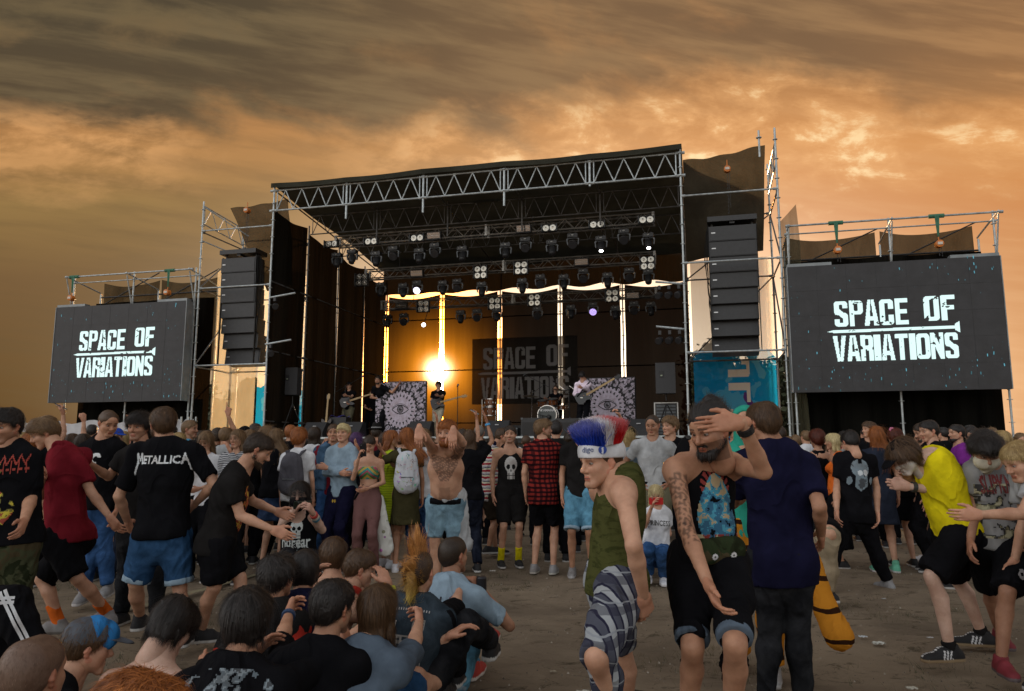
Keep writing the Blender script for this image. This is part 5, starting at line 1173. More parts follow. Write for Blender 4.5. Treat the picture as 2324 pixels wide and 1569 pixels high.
FAB = dict(black=(.0065, .0065, .008), black2=(.014, .013, .013), navy=(.009, .009, .028), maroon=(.16, .012, .020), white=(.60, .61, .64), grey=(.22, .22, .22), ltgrey=(.34, .35, .36), bluegrey=(.09, .12, .16), yellow=(.66, .55, .01), olive=(.09, .095, .03), teal=(.03, .30, .22), skyblue=(.05, .28, .45), red=(.35, .03, .02), orange=(.62, .13, .02), neon=(.55, .68, .03),
           brownd=(.045, .028, .018), beige=(.30, .24, .16), khaki=(.12, .11, .07), purple=(.20, .03, .26), cream=(.5, .46, .36), dkgreen=(.045, .040, .018), pinkw=(.85, .70, .82), lblue=(.25, .34, .42), darkbrown=(.03, .022, .016), mauve=(.16, .085, .075), navy2=(.02, .025, .04))
def fab(k):
    if isinstance(k, tuple): return fabric(k[0], k[1], pattern=k[2])
    return fabric(k, FAB[k])
JEANB = ('bluejean', (.035, .095, .24), 'denim'); JEANL = ('lightjean', (.20, .33, .42), 'denim'); JEANM = ('midjean', (.025, .075, .17), 'denim'); JEAND = ('darkjean', (.012, .016, .030), 'denim'); JEANK = ('blackjean', (.014, .015, .018), 'denim'); JEANS_ = ('skyjean', (.10, .26, .38), 'denim')

# ---- one person
PEOPLE = []
def dirv(yaw): y = R(yaw); return np.array((math.sin(y), math.cos(y), 0.))
def leftv(yaw): y = R(yaw); return np.array((-math.cos(y), math.sin(y), 0.))
def person(J, spec):
    """J: joints in world metres: pel nk hd sl sr el er wl wr hl hr kl kr al ar ; spec: looks"""
    g = spec.get; k = g('k', 1.0); lod = g('lod', 1); sex = g('sex', 'm'); fat = g('fat', 1.0)*.94; yaw = g('yaw', 0); seed = len(PEOPLE)*7+3; rg = np.random.default_rng(seed)
    vox = {0: .0115, 1: .0165, 2: .022}[lod]; m = sex == 'm'
    base = np.array((J['pel'][0], J['pel'][1], 0.)); J = {a: np.array(b, float) for a, b in J.items()}
    pel, nk, hd = J['pel'], J['nk'], J['hd']; lat = nrm(J['sl']-J['sr']); up = nrm(nk-pel); latp = nrm(J['hl']-J['hr']); lat = nrm(lat-up*(lat@up)*.5); fwd = nrm(np.cross(lat, up))
    T = np.linalg.norm(nk-pel); bow = -fwd*.02*k+fwd*0; w0 = pel+(nk-pel)*.30; ch = pel+(nk-pel)*.62-fwd*.010; uc = pel+(nk-pel)*.86-fwd*.012
    B = []
    q = fat*k; wS = np.linalg.norm(J['sl']-J['sr'])/2
    B += [Pr(J['hl']*.8+pel*.2+up*.0, J['hr']*.8+pel*.2, .084*q, .084*q, 'torso', None, 1, k=.04), Pr(pel+up*.02, w0, (.135 if m else .140)*q, (.128 if m else .112)*q, 'torso', latp, .70), Pr(w0, ch, (.128 if m else .112)*q, (.150 if m else .128)*q, 'torso', lat, .70), Pr(ch, uc, (.150 if m else .128)*q, (.120 if m else .105)*k, 'torso', lat, .66)]
    if g('belly'): B.append(Pr(w0+fwd*.05-up*.03, w0+fwd*.05+up*.08, .10*k, .095*k, 'torso', lat, .9))
    if not m: B += [Pr(ch+up*.02+fwd*.065*k+lat*s*.062*k, ch+up*.005+fwd*.075*k+lat*s*.066*k, .050*k, .050*k, 'torso', k=.03) for s in (-1, 1)]
    B += [Pr(pel-fwd*.035*k+latp*s*.062*k-up*.05, pel-fwd*.04*k+latp*s*.062*k, .085*q, .085*q, 'torso', k=.04) for s in (-1, 1)]
    for s, S in ((1, 'sl'), (-1, 'sr')):
        B.append(Pr(nk-up*.030, J[S]+up*.004, .048*k, .045*k, 'yoke', k=.04)); B.append(Pr(uc, J[S]-up*.02, .072*k, .048*k, 'yoke', k=.04))
    B.append(Pr(nk-up*.06, nk+(hd-nk)*.5, (.060 if m else .050)*k, (.054 if m else .045)*k, 'neck', k=.035))
    for s in 'lr':
        S, E, Wr = J['s'+s], J['e'+s], J['w'+s]; ar = k*(1.0 if m else .84)*(.5+.5*fat)
        B += [Pr(S, E, .047*ar, .034*ar, 'uarm_'+s), Pr(E, E+(Wr-E)*.35, .035*ar, .036*ar, 'farm_'+s, k=.012), Pr(E+(Wr-E)*.3, Wr, .036*ar, .0245*ar, 'farm_'+s, k=.012)]
        H, K, A = J['h'+s], J['k'+s], J['a'+s]; lr = k*(.6+.4*fat); cb = np.cross(latp, A-K); cb = nrm(cb)*(-1 if cb@dirv(yaw) > 0 else 1)
        B += [Pr(H, H+(K-H)*.5, .083*lr, .074*lr, 'thigh_'+s, k=.04), Pr(H+(K-H)*.5, K, .072*lr, .046*lr, 'thigh_'+s, k=.012), Pr(K, K+(A-K)*.08, .048*lr, .044*lr, 'calf_'+s, k=.010), Pr(K+(A-K)*.05+cb*.0, K+(A-K)*.33+cb*.018*k, .042*lr, .050*lr, 'calf_'+s, k=.012), Pr(K+(A-K)*.33+cb*.018*k, A, .049*lr, .031*lr, 'calf_'+s, k=.012)]
    V, F = field(B, vox, .028); V = relax(V, F, 1, .35)
    tone = SKINS[g('skin', 'fair')] if isinstance(g('skin', 'fair'), str) else g('skin'); hc = HCOL[g('hc', 'brown')]
    Cb = np.tile(np.array(tone), (len(V), 1)); 
    if g('tattoo'): Cb = g('tattoo')(V, Cb, J, fwd, lat, up)
    parts = [(V, F, Cb)]
    # head
    hy, hp, hr = g('hyaw', yaw), g('hpitch', 0), g('hroll', 0); fx = dirv(hy); rx = -leftv(hy); M = np.stack([rx, fx, (0, 0, 1)], 1)
    M = M @ np.array(Matrix.Rotation(R(-hp), 3, 'X')) @ np.array(Matrix.Rotation(R(hr), 3, 'Y')); hk = g('hk', 1.0)*k*(.895 if m else .88)
    hV, hF, n0 = head(lod, sex); hC = head_colors(hV, n0, tone, hc[0], g('beardtone', 0.0), g('facepaint')); parts.append((hV*hk @ M.T+hd, hF, hC)); HT = lambda P_: P_*hk @ M.T+hd
    # hands
    hands = {}
    for s in 'lr':
        E, Wr = J['e'+s], J['w'+s]; hx_ = g('hdir_'+s); hx_ = nrm(Wr-E) if hx_ is None else nrm(hx_); sd = leftv(yaw)*(1 if s == 'l' else -1); bk = g('hback_'+s); bk = sd if bk is None else np.array(bk, float)
        bk = bk-hx_*(bk@hx_); bk = nrm(bk) if np.linalg.norm(bk) > .1 else nrm(np.cross(hx_, (0, 1, .1))); th = np.cross(bk, hx_); Mh = np.stack([hx_, th, bk], 1); vv, ff = hand(lod, g('hand_'+s, 'relax')); vv = vv.copy()*(k*.93 if m else k*.82)
        if s == 'l': vv[:, 1] *= -1; ff = ff[:, ::-1]
        parts.append((vv @ Mh.T+Wr+hx_*.012, ff, np.tile(np.array(tone)*np.array([1.0, .90, .88]), (len(vv), 1)))); hands[s] = (Wr+hx_*.10*k, Mh)
    o = 0; VV, FF, CC = [], [], []
    for v, f, c in parts: VV.append(v); FF.append(f+o); CC.append(c); o += len(v)
    P = obj_np('person', np.concatenate(VV), np.concatenate(FF), M_SKIN, None, base, np.concatenate(CC)); tag(P, g('label'), 'person', g('group', 'festival crowd before the stage')); P['_b'] = tuple(base)
    # hair
    st = g('hair', 'short')
    if st not in ('bald', None):
        v, f, n = hair_geo(st, lod, seed, sex); ns = {0: 3800, 1: 1100, 2: 420}[lod]*(2 if st in ('long', 'wind', 'mohawk', 'fluffy', 'curly') else 1); w = {0: .0009, 1: .0014, 2: .0026}[lod]
        if st == 'buzz': ns = ns//2
        sv, sf, scl = strands(v, f, n, ns, st, rg, w, *hc); cap = np.tile(np.array(hc[0])*.75+np.array(hc[1])*.25, (len(v), 1)); hv = np.concatenate([v, sv])
        if g('hairbend') is not None:
            hb = np.array(g('hairbend'), float); kk2 = np.clip(-(hv[:, 2]+.02)/.3, 0, 1.2)[:, None]; hv = hv+kk2*(hb @ M)
        if g('haircol2'): cc2 = g('haircol2')(hv, np.concatenate([cap, scl]))
        else: cc2 = np.concatenate([cap, scl])
        obj_np('hair', HT(hv), np.concatenate([f, sf+len(v)]), M_HAIR, P, base, cc2)
    if st == 'mohawk': v, f, n = hair_geo('buzz', lod, seed, sex); obj_np('shaved_sides', HT(v), f, M_HAIR, P, base, np.tile(np.array((.05, .03, .018)), (len(v), 1)))
    if g('beard'):
        bp = [Pr((-.050, .0, -.045), (-.022, .066, -.096), .026, .024), Pr((.050, .0, -.045), (.022, .066, -.096), .026, .024), Pr((-.02, .072, -.094), (.02, .072, -.094), .025*g('beard'), .025*g('beard')), Pr((-.022, .078, -.048), (.022, .078, -.048), .009, .009, k=.008)]
        v, f = field(bp, {0: .005, 1: .007, 2: .010}[lod], .015, [(Pr((-.014, .10, -.0635), (.014, .10, -.0635), .012, .012), .006)]); n = vnormals(v, f); v = folds(v, n, .004, seed, 90); sv, sf, scl = strands(v, f, n, {0: 900, 1: 300, 2: 60}[lod], 'short', rg, .0012, *hc)
        obj_np('beard', HT(np.concatenate([v, sv])), np.concatenate([f, sf+len(v)]), M_HAIR, P, base, np.concatenate([np.tile(np.array(hc[0])*.7+np.array(hc[1])*.3, (len(v), 1)), scl]))
    # clothes
    out = {'P': P, 'HT': HT, 'hands': hands, 'J': J, 'fwd': fwd, 'lat': lat, 'up': up, 'base': base, 'k': k}
    def cloth(name, prims, material, kk=.03, subs=(), cuts=(), amp=.006, f=13., vx=None):
        v, fq = field(prims, vx or vox*.95, kk, subs, cuts); 
        if len(v) == 0: return None
        v = relax(v, fq, 1, .4); n = vnormals(v, fq); v = folds(v, n, amp, seed+len(name), f); ob = obj_np(name, v, fq, material, P, base); out[name] = (v, fq, ob); return ob
    top = g('top', 'tee'); bot = g('bottom', 'shorts'); tm = fab(g('tc', 'black')); bm = fab(g('bc', 'black')); G = g('loose', .024)
    tors = [p for p in B if p.tag == 'torso']; yoke = [p for p in B if p.tag == 'yoke']
    hem = pel-up*.075+up*g('hem', 0.0)
    if top in ('tee', 'long', 'polo', 'shirt'):
        prs = [p.grow(G) for p in tors]+[p.grow(.012) for p in yoke]+[Pr(hem, w0, .182*q, .160*q, 'torso', lat, .74), Pr(w0, ch, .160*q, .162*q, 'torso', lat, .74)]
        for s in 'lr':
            S, E, Wr = J['s'+s], J['e'+s], J['w'+s]; d = nrm(E-S); L = np.linalg.norm(E-S); fl = .062*k if top != 'long' else .055*k
            if top == 'long' or (top == 'shirt' and g('sleeve') == 'long'):
                d2 = nrm(Wr-E); prs += [Pr(S, E, .064*k, .050*k), Pr(E, E+(Wr-E)*.96, .050*k, .038*k, cuts=[(E+(Wr-E)*.95, d2)])]
            else:
                tt = g('slv', .62); prs.append(Pr(S, S+d*L*tt, .062*k, fl, cuts=[(S+d*L*tt, d)]))
        neckc = nk+(hd-nk)*.30
        cloth({'tee': 't_shirt', 'long': 'sweatshirt', 'polo': 'polo_shirt', 'shirt': 'shirt'}[top], prs, tm, .03, [(Pr(neckc+fwd*.02, neckc+up*.06, .062*k, .10*k), .01), (Pr(nk+fwd*.05+up*.035, nk+fwd*.10+up*.06, .055*k, .06*k), .012)], [(hem, -up)], g('amp', .016), 9.)
        if top in ('polo', 'shirt'):
            v, fq = field([Pr(nk+up*.02-lat*.05, nk+up*.02+lat*.05, .050*k, .050*k, lat=lat, flat=.9)], vox*.7, .02, [(Pr(nk-up*.1, nk+up*.2, .052*k, .052*k), .004)], [(nk+up*.055, up), (nk-up*.01, -up)])
            if len(v): obj_np('collar', v, fq, tm if not g('collarc') else fab(g('collarc')), P, base)
    if top in ('tank',):
        prs = [p.grow(.014) for p in tors]+[Pr(hem, w0, .180*q, .150*q, 'torso', lat, .74)]+[Pr(uc-up*.02+lat*s*.075*k, nk+lat*s*.085*k-up*.03, .055*k, .034*k, k=.03, lat=lat, flat=1.0) for s in (-1, 1)]+[Pr(uc-fwd*.02, uc-fwd*.02+up*.04, .11*k, .10*k, lat=lat, flat=.72)]
        cloth('tank_top', prs, tm, .03, [(Pr(nk+fwd*.03+up*.02, nk+fwd*.09-up*.02, .070*k, .075*k), .01), (Pr(nk+up*.03-fwd*.01, nk+up*.12, .058*k, .08*k), .01)], [(hem, -up)], .006)
    if top == 'bra':
        cloth('crochet_top', [p.grow(.010) for p in tors[3:6] if True]+[Pr(ch, ch+up*.03, .137*k, .125*k, lat=lat, flat=.72)], tm, .02, (), [(ch+up*.075, up), (ch-up*.09, -up)], .002)
        v, fq = field([Pr(ch+up*.06+fwd*.085*k+lat*s*.06*k, nk+lat*s*.07*k-up*.01, .006, .006) for s in (-1, 1)], .006, .004); obj_np('strap', v, fq, tm, P, base)
    if top in ('dress', 'sun'):
        prs = [p.grow(.012) for p in tors]+[p.grow(.008) for p in yoke]*(1 if top == 'dress' else 0)+[Pr(w0, pel-up*.05, .13*q, .165*q, lat=lat, flat=.8), Pr(pel-up*.05, pel-np.array((0, 0, .40))*k, .165*q, .20*q, lat=lat, flat=.8)]
        for s in 'lr':
            S, E = J['s'+s], J['e'+s]; d = nrm(E-S); 
            if top == 'dress': prs.append(Pr(S, S+d*.14, .060*k, .056*k, cuts=[(S+d*.14, d)]))
        cloth('dress', prs, tm, .03, [(Pr(nk+up*.0+fwd*.02, nk+up*.08, .058*k, .09*k), .01)], [(pel-np.array((0, 0, .38))*k, (0, 0, -1))], .007)
    if g('jacket'):
        jm = fab(g('jacket')); prs = [p.grow(G+.022) for p in tors]+[p.grow(.022) for p in yoke]+[Pr(hem, w0, .192*q, .17*q, 'torso', lat, .78)]
        for s in 'lr':
            S, E = J['s'+s], J['e'+s]; prs += [Pr(S, E, .070*k, .055*k)]+([Pr(E, J['w'+s], .055*k, .042*k)] if not g('vest') else [])
            if g('vest'): prs = prs[:-1]
        cloth('vest' if g('vest') else 'jacket', prs, jm, .03, [(Pr(pel+fwd*.20, nk+fwd*.17, .10, .10), .01), (Pr(nk, nk+up*.2, .065, .12), .01)], [(hem+up*.05, -up)], .008)
    if g('scarf'):
        cloth('bandana', [Pr(nk+up*.015-lat*.045, nk+up*.015+lat*.045, .055*k, .055*k, lat=lat, flat=.95), Pr(nk-fwd*.06, nk-fwd*.075-up*.06, .04, .012, lat=lat, flat=.5)], fab(g('scarf')), .02, amp=.006, f=30, vx=vox*.7)
    if bot in ('jeans', 'shorts', 'trousers', 'skirt', 'leggings'):
        gr = {'jeans': .012, 'trousers': .018, 'shorts': .022, 'skirt': .02, 'leggings': .005}[bot]*g('bloose', 1.0)
        wc = pel+up*g('rise', .045 if top in ('tee', 'long', 'polo', 'shirt', 'tank') else .07)
        prs = [p.grow(.010) for p in tors[:2]]+[p.grow(.010) for p in tors if p in B[-99:] and p.tag == 'torso' and np.linalg.norm(p.a-pel) < .16][:4]
        cu = []; prs += [Pr(pel+up*.07, pel-up*.05, .146*q, .160*q, lat=latp, flat=.76)]
        for p in prs: p.cuts = list(p.cuts)+[(wc, up)]
        if bot == 'skirt':
            Ls = g('skirtlen', .36)*k; dn = np.array((0, 0, -1.)); prs += [Pr(pel, pel+dn*Ls, .15*q, .20*q, lat=latp, flat=.8), J and Pr(J['hl'], J['hl']+(J['kl']-J['hl'])*.6, .10*k, .10*k), Pr(J['hr'], J['hr']+(J['kr']-J['hr'])*.6, .10*k, .10*k)]; cu = [(pel+dn*Ls, dn)]
        else:
            for s in 'lr':
                H, K, A = J['h'+s], J['k'+s], J['a'+s]; d = nrm(K-H); L = np.linalg.norm(K-H); d2 = nrm(A-K); L2 = np.linalg.norm(A-K); tl = g('leg', .92 if bot == 'shorts' else .97)
                if bot == 'shorts': 
                    cp = [(H+(K-H)*tl, d)]; prs += [Pr(H, H+(K-H)*tl, (.086+gr*.7)*k, (.062+gr*1.0)*k, cuts=cp, k=.03)]
                    for p in B:
                        if p.tag in ('thigh_'+s, 'calf_'+s): p2 = p.grow(.011); p2.cuts = cp; prs.append(p2)
                    if tl > 1: pass
                else: prs += [p.grow(max(.006, gr*.8)) for p in B if p.tag in ('thigh_'+s, 'calf_'+s) and (p.tag[0] == 't' or np.linalg.norm(p.b-A) > .02)]+[Pr(p.a, p.a+(p.b-p.a)*.88, p.ra+max(.008, gr*.8), p.rb+.014) for p in B if p.tag == 'calf_'+s and np.linalg.norm(p.b-A) <= .02]+[Pr(H, K, (.083+gr)*k, (.052+gr)*k), Pr(K, K+d2*L2*.35, (.054+gr)*k, (.052+gr)*k), Pr(K+d2*L2*.30, K+d2*L2*tl, (.052+gr)*k, (.040+gr*1.1)*k, cuts=[(K+d2*L2*tl, d2)])]
        cloth({'leggings': 'leggings', 'skirt': 'skirt', 'shorts': 'shorts', 'jeans': 'jeans', 'trousers': 'trousers'}[bot], prs, bm, .025, (), cu, .012 if bot != 'leggings' else .002, 16)
        if g('cuffs'):
            for s in 'lr':
                H, K = J['h'+s], J['k'+s]; d = nrm(K-H); tl = g('leg', .92); c = H+(K-H)*tl; v, fq = field([Pr(c-d*.03, c, (.063+gr*1.25)*k, (.063+gr*1.25)*k, cuts=[(c+d*.004, d), (c-d*.035, -d)])], vox*.8, .01); obj_np('cuff', v, fq, fab(g('cuffs')), P, base)
    if g('belt'):
        c = pel+up*.050; v, fq = field([Pr(c-lat*.03, c+lat*.03, .145*q, .145*q, lat=lat, flat=.84, cuts=[(c+up*.02, up), (c-up*.02, -up)])], vox*.7, .01); 
        if len(v): obj_np('belt', v, fq, fab(g('belt')), P, base)
    # socks, shoes
    sh = g('shoe', ('low', 'black', (.5, .5, .48)))
    for s in 'lr':
        K, A = J['k'+s], J['a'+s]; fy = g('foot_'+s, yaw); fp = g('footp_'+s, 0); d = dirv(fy); L_ = leftv(fy); Mf = np.stack([d, L_, (0, 0, 1)], 1) @ np.array(Matrix.Rotation(R(fp), 3, 'Y'))
        if g('sock'):
            u = nrm(K-A); v, fq = field([Pr(A-u*.03, A+u*g('sockh', .10), .041*k, .043*k, cuts=[(A+u*g('sockh', .10), u)])], vox*.7, .01); obj_np('sock', v, fq, fab(g('sock')), P, base)
        if sh:
            v, fq = shoe_geo(lod, sh[0]); col = np.array(FAB[sh[1]] if isinstance(sh[1], str) else sh[1]); cc = np.tile(col, (len(v), 1)); cc[v[:, 2] < -.066] = sh[2]
            if sh[0] == 'high' or len(sh) > 3: cc[(v[:, 2] > -.055) & (np.abs(v[:, 1]) < .012) & (v[:, 0] > .0) & (np.sin(v[:, 0]*420) > 0)] = (.6, .6, .58)
            if len(sh) > 3: cc[(v[:, 2] < -.02) & (v[:, 2] > -.07) & (v[:, 0] > .01) & (v[:, 0] < .075) & (np.sin((v[:, 0]+v[:, 2]*.4)*290) > .3)] = (.6, .6, .6)
            obj_np('shoe', (v*1.02*k) @ Mf.T+A, fq, M_PRINT, P, base, cc)
    PEOPLE.append(out); return out
# ---- pose front-ends
def Jstand(X, Y, yaw, H=1.75, arms='down', bend=0., z0=0., stride=.0, sex='m', hpitch=0., lean=0., cr=0.):
    k = H/1.75; f = dirv(yaw); l = leftv(yaw); U = np.array((0, 0, 1.)); rg = random.Random(int(X*131+Y*17+yaw)); o = np.array((X, Y, z0)); sw = .168 if sex == 'm' else .146
    ph = .94*k-cr; pel = o+U*ph; b = R(bend); ax = U*math.cos(b)+f*math.sin(b); ax = nrm(ax+l*math.sin(R(lean))); nk = pel+ax*.515*k; hd = nk+nrm(ax*.8+U*.4)*.158*k+f*.022; sl = nk-ax*.068*k+l*sw*k; sr = nk-ax*.068*k-l*sw*k
    hl, hr = pel+l*.083*k-U*.02, pel-l*.083*k-U*.02; J = dict(pel=pel, nk=nk, hd=hd, sl=sl, sr=sr, hl=hl, hr=hr)
    for s, q in (('l', 1), ('r', -1)):
        st = stride*q; an = o+l*q*.11*k+f*(st*.5+.0)+U*.088*k; J['a'+s] = an; h = J['h'+s]; mid = (h+an)/2; Lh = .445*k; dd = np.linalg.norm(h-an)/2; off = math.sqrt(max(Lh**2-dd**2, 0)); J['k'+s] = mid+f*max(off, .01)
        S = J['s'+s]; a = arms if isinstance(arms, str) else arms[0 if s == 'l' else 1]
        j = rg.uniform(-.03, .03)
        if a == 'down': e = S-U*.27*k+l*q*.05+f*(-.02+j); w = e-U*.24*k+f*.06+l*q*j*.5
        elif a == 'phone': e = S-U*.20*k+f*.14+l*q*.02; w = nk+f*.34*k+U*.02-l*q*-.05*k
        elif a == 'up': e = S+U*.16*k+f*.14+l*q*.12; w = e+U*.24*k+f*.02
        elif a == 'high': e = S+U*.24*k+f*.06+l*q*.06; w = e+U*.25*k+l*q*-.02
        elif a == 'hips': e = S-U*.20*k+l*q*.17-f*.06; w = pel+l*q*.16*k+U*.05+f*.06
        elif a == 'cross': e = S-U*.24*k+f*.06+l*q*.03; w = nk-U*.28*k+f*.17-l*q*.10+U*.03*q
        elif a == 'fwd': e = S-U*.14*k+f*.22; w = e+f*.24+U*.02-l*q*.04
        elif a == 'chin': e = S-U*.22*k+f*.12-l*q*.02; w = hd-U*.13+f*.12-l*q*.01
        elif a == 'front': e = S-U*.25*k+f*.04+l*q*.05; w = pel+f*.17+U*.12-l*q*-.03
        elif a == 'side': e = S-U*.12*k+l*q*.24; w = e+l*q*.16+U*.18
        J['e'+s] = e; J['w'+s] = w
    return J
def PB(u, Y, yaw, H, label, arms='down', bend=0., z0=0., stride=0., lean=0., cr=0., dx=0., **sp_):
    X = (u-CU)/FPX*Y*1.0; sex = sp_.get('sex', 'm'); J = Jstand(X, Y, yaw, H, arms, bend, z0, stride, sex, 0, lean, cr); sp_.setdefault('k', H/1.75); sp_.setdefault('yaw', yaw); sp_['label'] = label
    sp_.setdefault('lod', 2 if Y > 9.4 else 1); sp_.setdefault('hpitch', 0); return person(J, sp_)
REG = {1: (0, 877.7, .4405), 2: (544.8, 908, .4213), 3: (1089.6, 877.7, .4405), 4: (1634.4, 877.7, .4405), 0: (0, 0, 1)}
def solve(p, uv, L, s):
    r = ray(*uv); a = r@r; oc = CAM-p; b = oc@r; c = oc@oc-L*L; dsc = b*b-a*c
    if s == 0: return CAM+r*(p[1]/r[1])
    t = (-b+s*math.sqrt(dsc))/a if dsc > 0 else -b/a
    return CAM+r*t
def PX(reg, Y, yaw, H, label, pts, **sp_):
    """pose traced on the photo grid: every joint keeps its bone length, the sign tells nearer (-1) or farther (1) than its parent"""
    ox, oy, sc = REG[reg]; px = lambda q: (ox+q[0]*sc, oy+q[1]*sc); sex = sp_.get('sex', 'm'); k = H/1.75; sw = .168 if sex == 'm' else .146; f = dirv(yaw); l = leftv(yaw); U = np.array((0, 0, 1.))
    sg = lambda n, d=0: pts[n][2] if len(pts[n]) > 2 else d
    pel = at(*px(pts['pel']), Y); nk = solve(pel, px(pts['nk']), .515*k, sg('nk')) if sg('nk') else at(*px(pts['nk']), Y); ax = nrm(nk-pel)
    hd = solve(nk, px(pts['hd']), .160*k, sg('hd')) if sg('hd') else at(*px(pts['hd']), nk[1])+f*.02
    l2 = nrm(l-ax*(l@ax)*.6); J = dict(pel=pel, nk=nk, hd=hd, sl=nk-ax*.068*k+l2*sw*k, sr=nk-ax*.068*k-l2*sw*k, hl=pel+l*.083*k-U*.02, hr=pel-l*.083*k-U*.02)
    for s, q in (('l', 1), ('r', -1)):
        if 's'+s in pts: J['s'+s] = solve(nk, px(pts['s'+s]), sw*k*1.05, sg('s'+s)) if sg('s'+s) else at(*px(pts['s'+s]), nk[1])
        S = J['s'+s]
        J['e'+s] = solve(S, px(pts['e'+s]), .285*k, sg('e'+s)) if 'e'+s in pts else S-U*.27*k+l*q*.05-f*.02
        J['w'+s] = solve(J['e'+s], px(pts['w'+s]), .255*k, sg('w'+s)) if 'w'+s in pts else J['e'+s]-U*.235*k+f*.08
        J['k'+s] = solve(J['h'+s], px(pts['k'+s]), .44*k, sg('k'+s)) if 'k'+s in pts else J['h'+s]-U*.43*k+f*.03
        if 'a'+s in pts: J['a'+s] = solve(J['k'+s], px(pts['a'+s]), .42*k, sg('a'+s))
        else:
            kk = J['k'+s]; dz = max(kk[2]-.088, .05); J['a'+s] = np.array((kk[0], kk[1], .088))-f*math.sqrt(max((.42*k)**2-dz**2, 0))*.6
        J['k'+s][2] = max(J['k'+s][2], .06); J['a'+s][2] = max(J['a'+s][2], .085)
    sp_.setdefault('k', k); sp_.setdefault('yaw', yaw); sp_['label'] = label; sp_.setdefault('lod', 0 if Y < 5.6 else 1); return person(J, sp_)
def decal(out, cloth, c, n, up_, w, h, q, colors, name='shirt_print', mtl=None, res=None):
    """lay a class raster (row 0 at the bottom) on the cloth by casting it along -n"""
    v, fq, ob = out[cloth]; bv = BVHTree.FromPolygons([tuple(p) for p in v], [tuple(map(int, f)) for f in fq]); n = nrm(n); up_ = nrm(np.array(up_, float)-n*(np.array(up_, float)@n)); rt = np.cross(up_, n); ny, nx = q.shape
    c = np.array(c, float); pts = {}; V2, F2, C2 = [], [], []
    def vert(i, j):
        if (i, j) not in pts:
            p = c+rt*((i/nx-.5)*w)+up_*((j/ny-.5)*h)+n*.35; hit = bv.ray_cast(Vector(p), Vector(-n), .6)
            if hit[0] is None: pts[(i, j)] = -1
            else: pts[(i, j)] = len(V2); V2.append(np.array(hit[0])+n*.0035)
        return pts[(i, j)]
    for j in range(ny):
        for i in range(nx):
            if q[j, i]:
                f = (vert(i, j), vert(i+1, j), vert(i+1, j+1), vert(i, j+1))
                if min(f) >= 0: F2.append(f); C2.append(colors[int(q[j, i])])
    if not F2: return
    me = bpy.data.meshes.new(name); me.from_pydata([tuple(p-out['base']) for p in V2], [], F2); paint(me, C2); me.materials.append(mtl or M_PRINT); o = bpy.data.objects.new(name, me); COL.objects.link(o); o.parent = ob; return o
def text_raster(txt, nx, ny, bold=.0):
    cu = bpy.data.curves.new('t', 'FONT'); cu.body = txt; cu.size = 1; cu.offset = bold; cu.resolution_u = 2; cu.align_x = 'CENTER'; cu.align_y = 'CENTER'; o = bpy.data.objects.new('t', cu); me = o.to_mesh()
    n = len(me.vertices); a = np.zeros(n*3); me.vertices.foreach_get('co', a); a = a.reshape(-1, 3)[:, :2]; me.calc_loop_triangles(); tr = [tuple(t.vertices) for t in me.loop_triangles]; o.to_mesh_clear(); bpy.data.objects.remove(o); bpy.data.curves.remove(cu)
    lo, hi = a.min(0), a.max(0); a = (a-lo)/(hi-lo)*np.array((nx, ny)); q = np.zeros((ny, nx), int)
    for t in tr:
        p = a[list(t)]; x0, y0 = np.floor(p.min(0)).astype(int); x1, y1 = np.ceil(p.max(0)).astype(int); gx, gy = np.meshgrid(np.arange(max(x0, 0), min(x1, nx))+.5, np.arange(max(y0, 0), min(y1, ny))+.5)
        if gx.size == 0: continue
        s = [(p[(i+1) % 3, 0]-p[i, 0])*(gy-p[i, 1])-(p[(i+1) % 3, 1]-p[i, 1])*(gx-p[i, 0]) for i in range(3)]; ins = ((s[0] >= 0) & (s[1] >= 0) & (s[2] >= 0)) | ((s[0] <= 0) & (s[1] <= 0) & (s[2] <= 0))
        q[max(y0, 0):max(y0, 0)+gx.shape[0], max(x0, 0):max(x0, 0)+gx.shape[1]][ins] = 1
    return q
def phone(o, s, label, lit=False, col=(.012, .012, .014), name='phone'):
    """a phone held in hand s of person o, screen towards the holder's face"""
    c, M = o['hands'][s]; hx_, th, bk = M.T; J = o['J']; c = c-bk*.022; f = nrm(J['hd']-c); upv = nrm(np.array((0, 0, 1.))-f*f[2]); rt = np.cross(upv, f); t = thing(name, tuple(c), label, 'phone'); hw, hh = (.036, .072) if not lit == 'wide' else (.072, .036)
    mb = MB(); P8 = lambda a, b, d: c+rt*a+upv*b+f*d
    mb.prism([P8(-hw, -hh, -.004), P8(hw, -hh, -.004), P8(hw, hh, -.004), P8(-hw, hh, -.004)], f*.008); mb.build('case', mat('phone_case_%d' % int(col[0]*999), col, .3), t)
    mb = MB(); mb.prism([P8(-hw+.004, -hh+.006, .005), P8(hw-.004, -hh+.006, .005), P8(hw-.004, hh-.006, .005), P8(-hw+.004, hh-.006, .005)], f*.001); mb.build('display', mat('phone_display', (.02, .02, .025), .1, emit=(.25, .28, .3), estr=.6), t)
    mb = MB(); mb.lathe(P8(hw*.5, hh*.75, -.0045), -f, [(0, .007), (.002, .006)], 8); mb.build('camera_lens', mat('phone_lens', (.25, .25, .28), .15, .5), t); return t
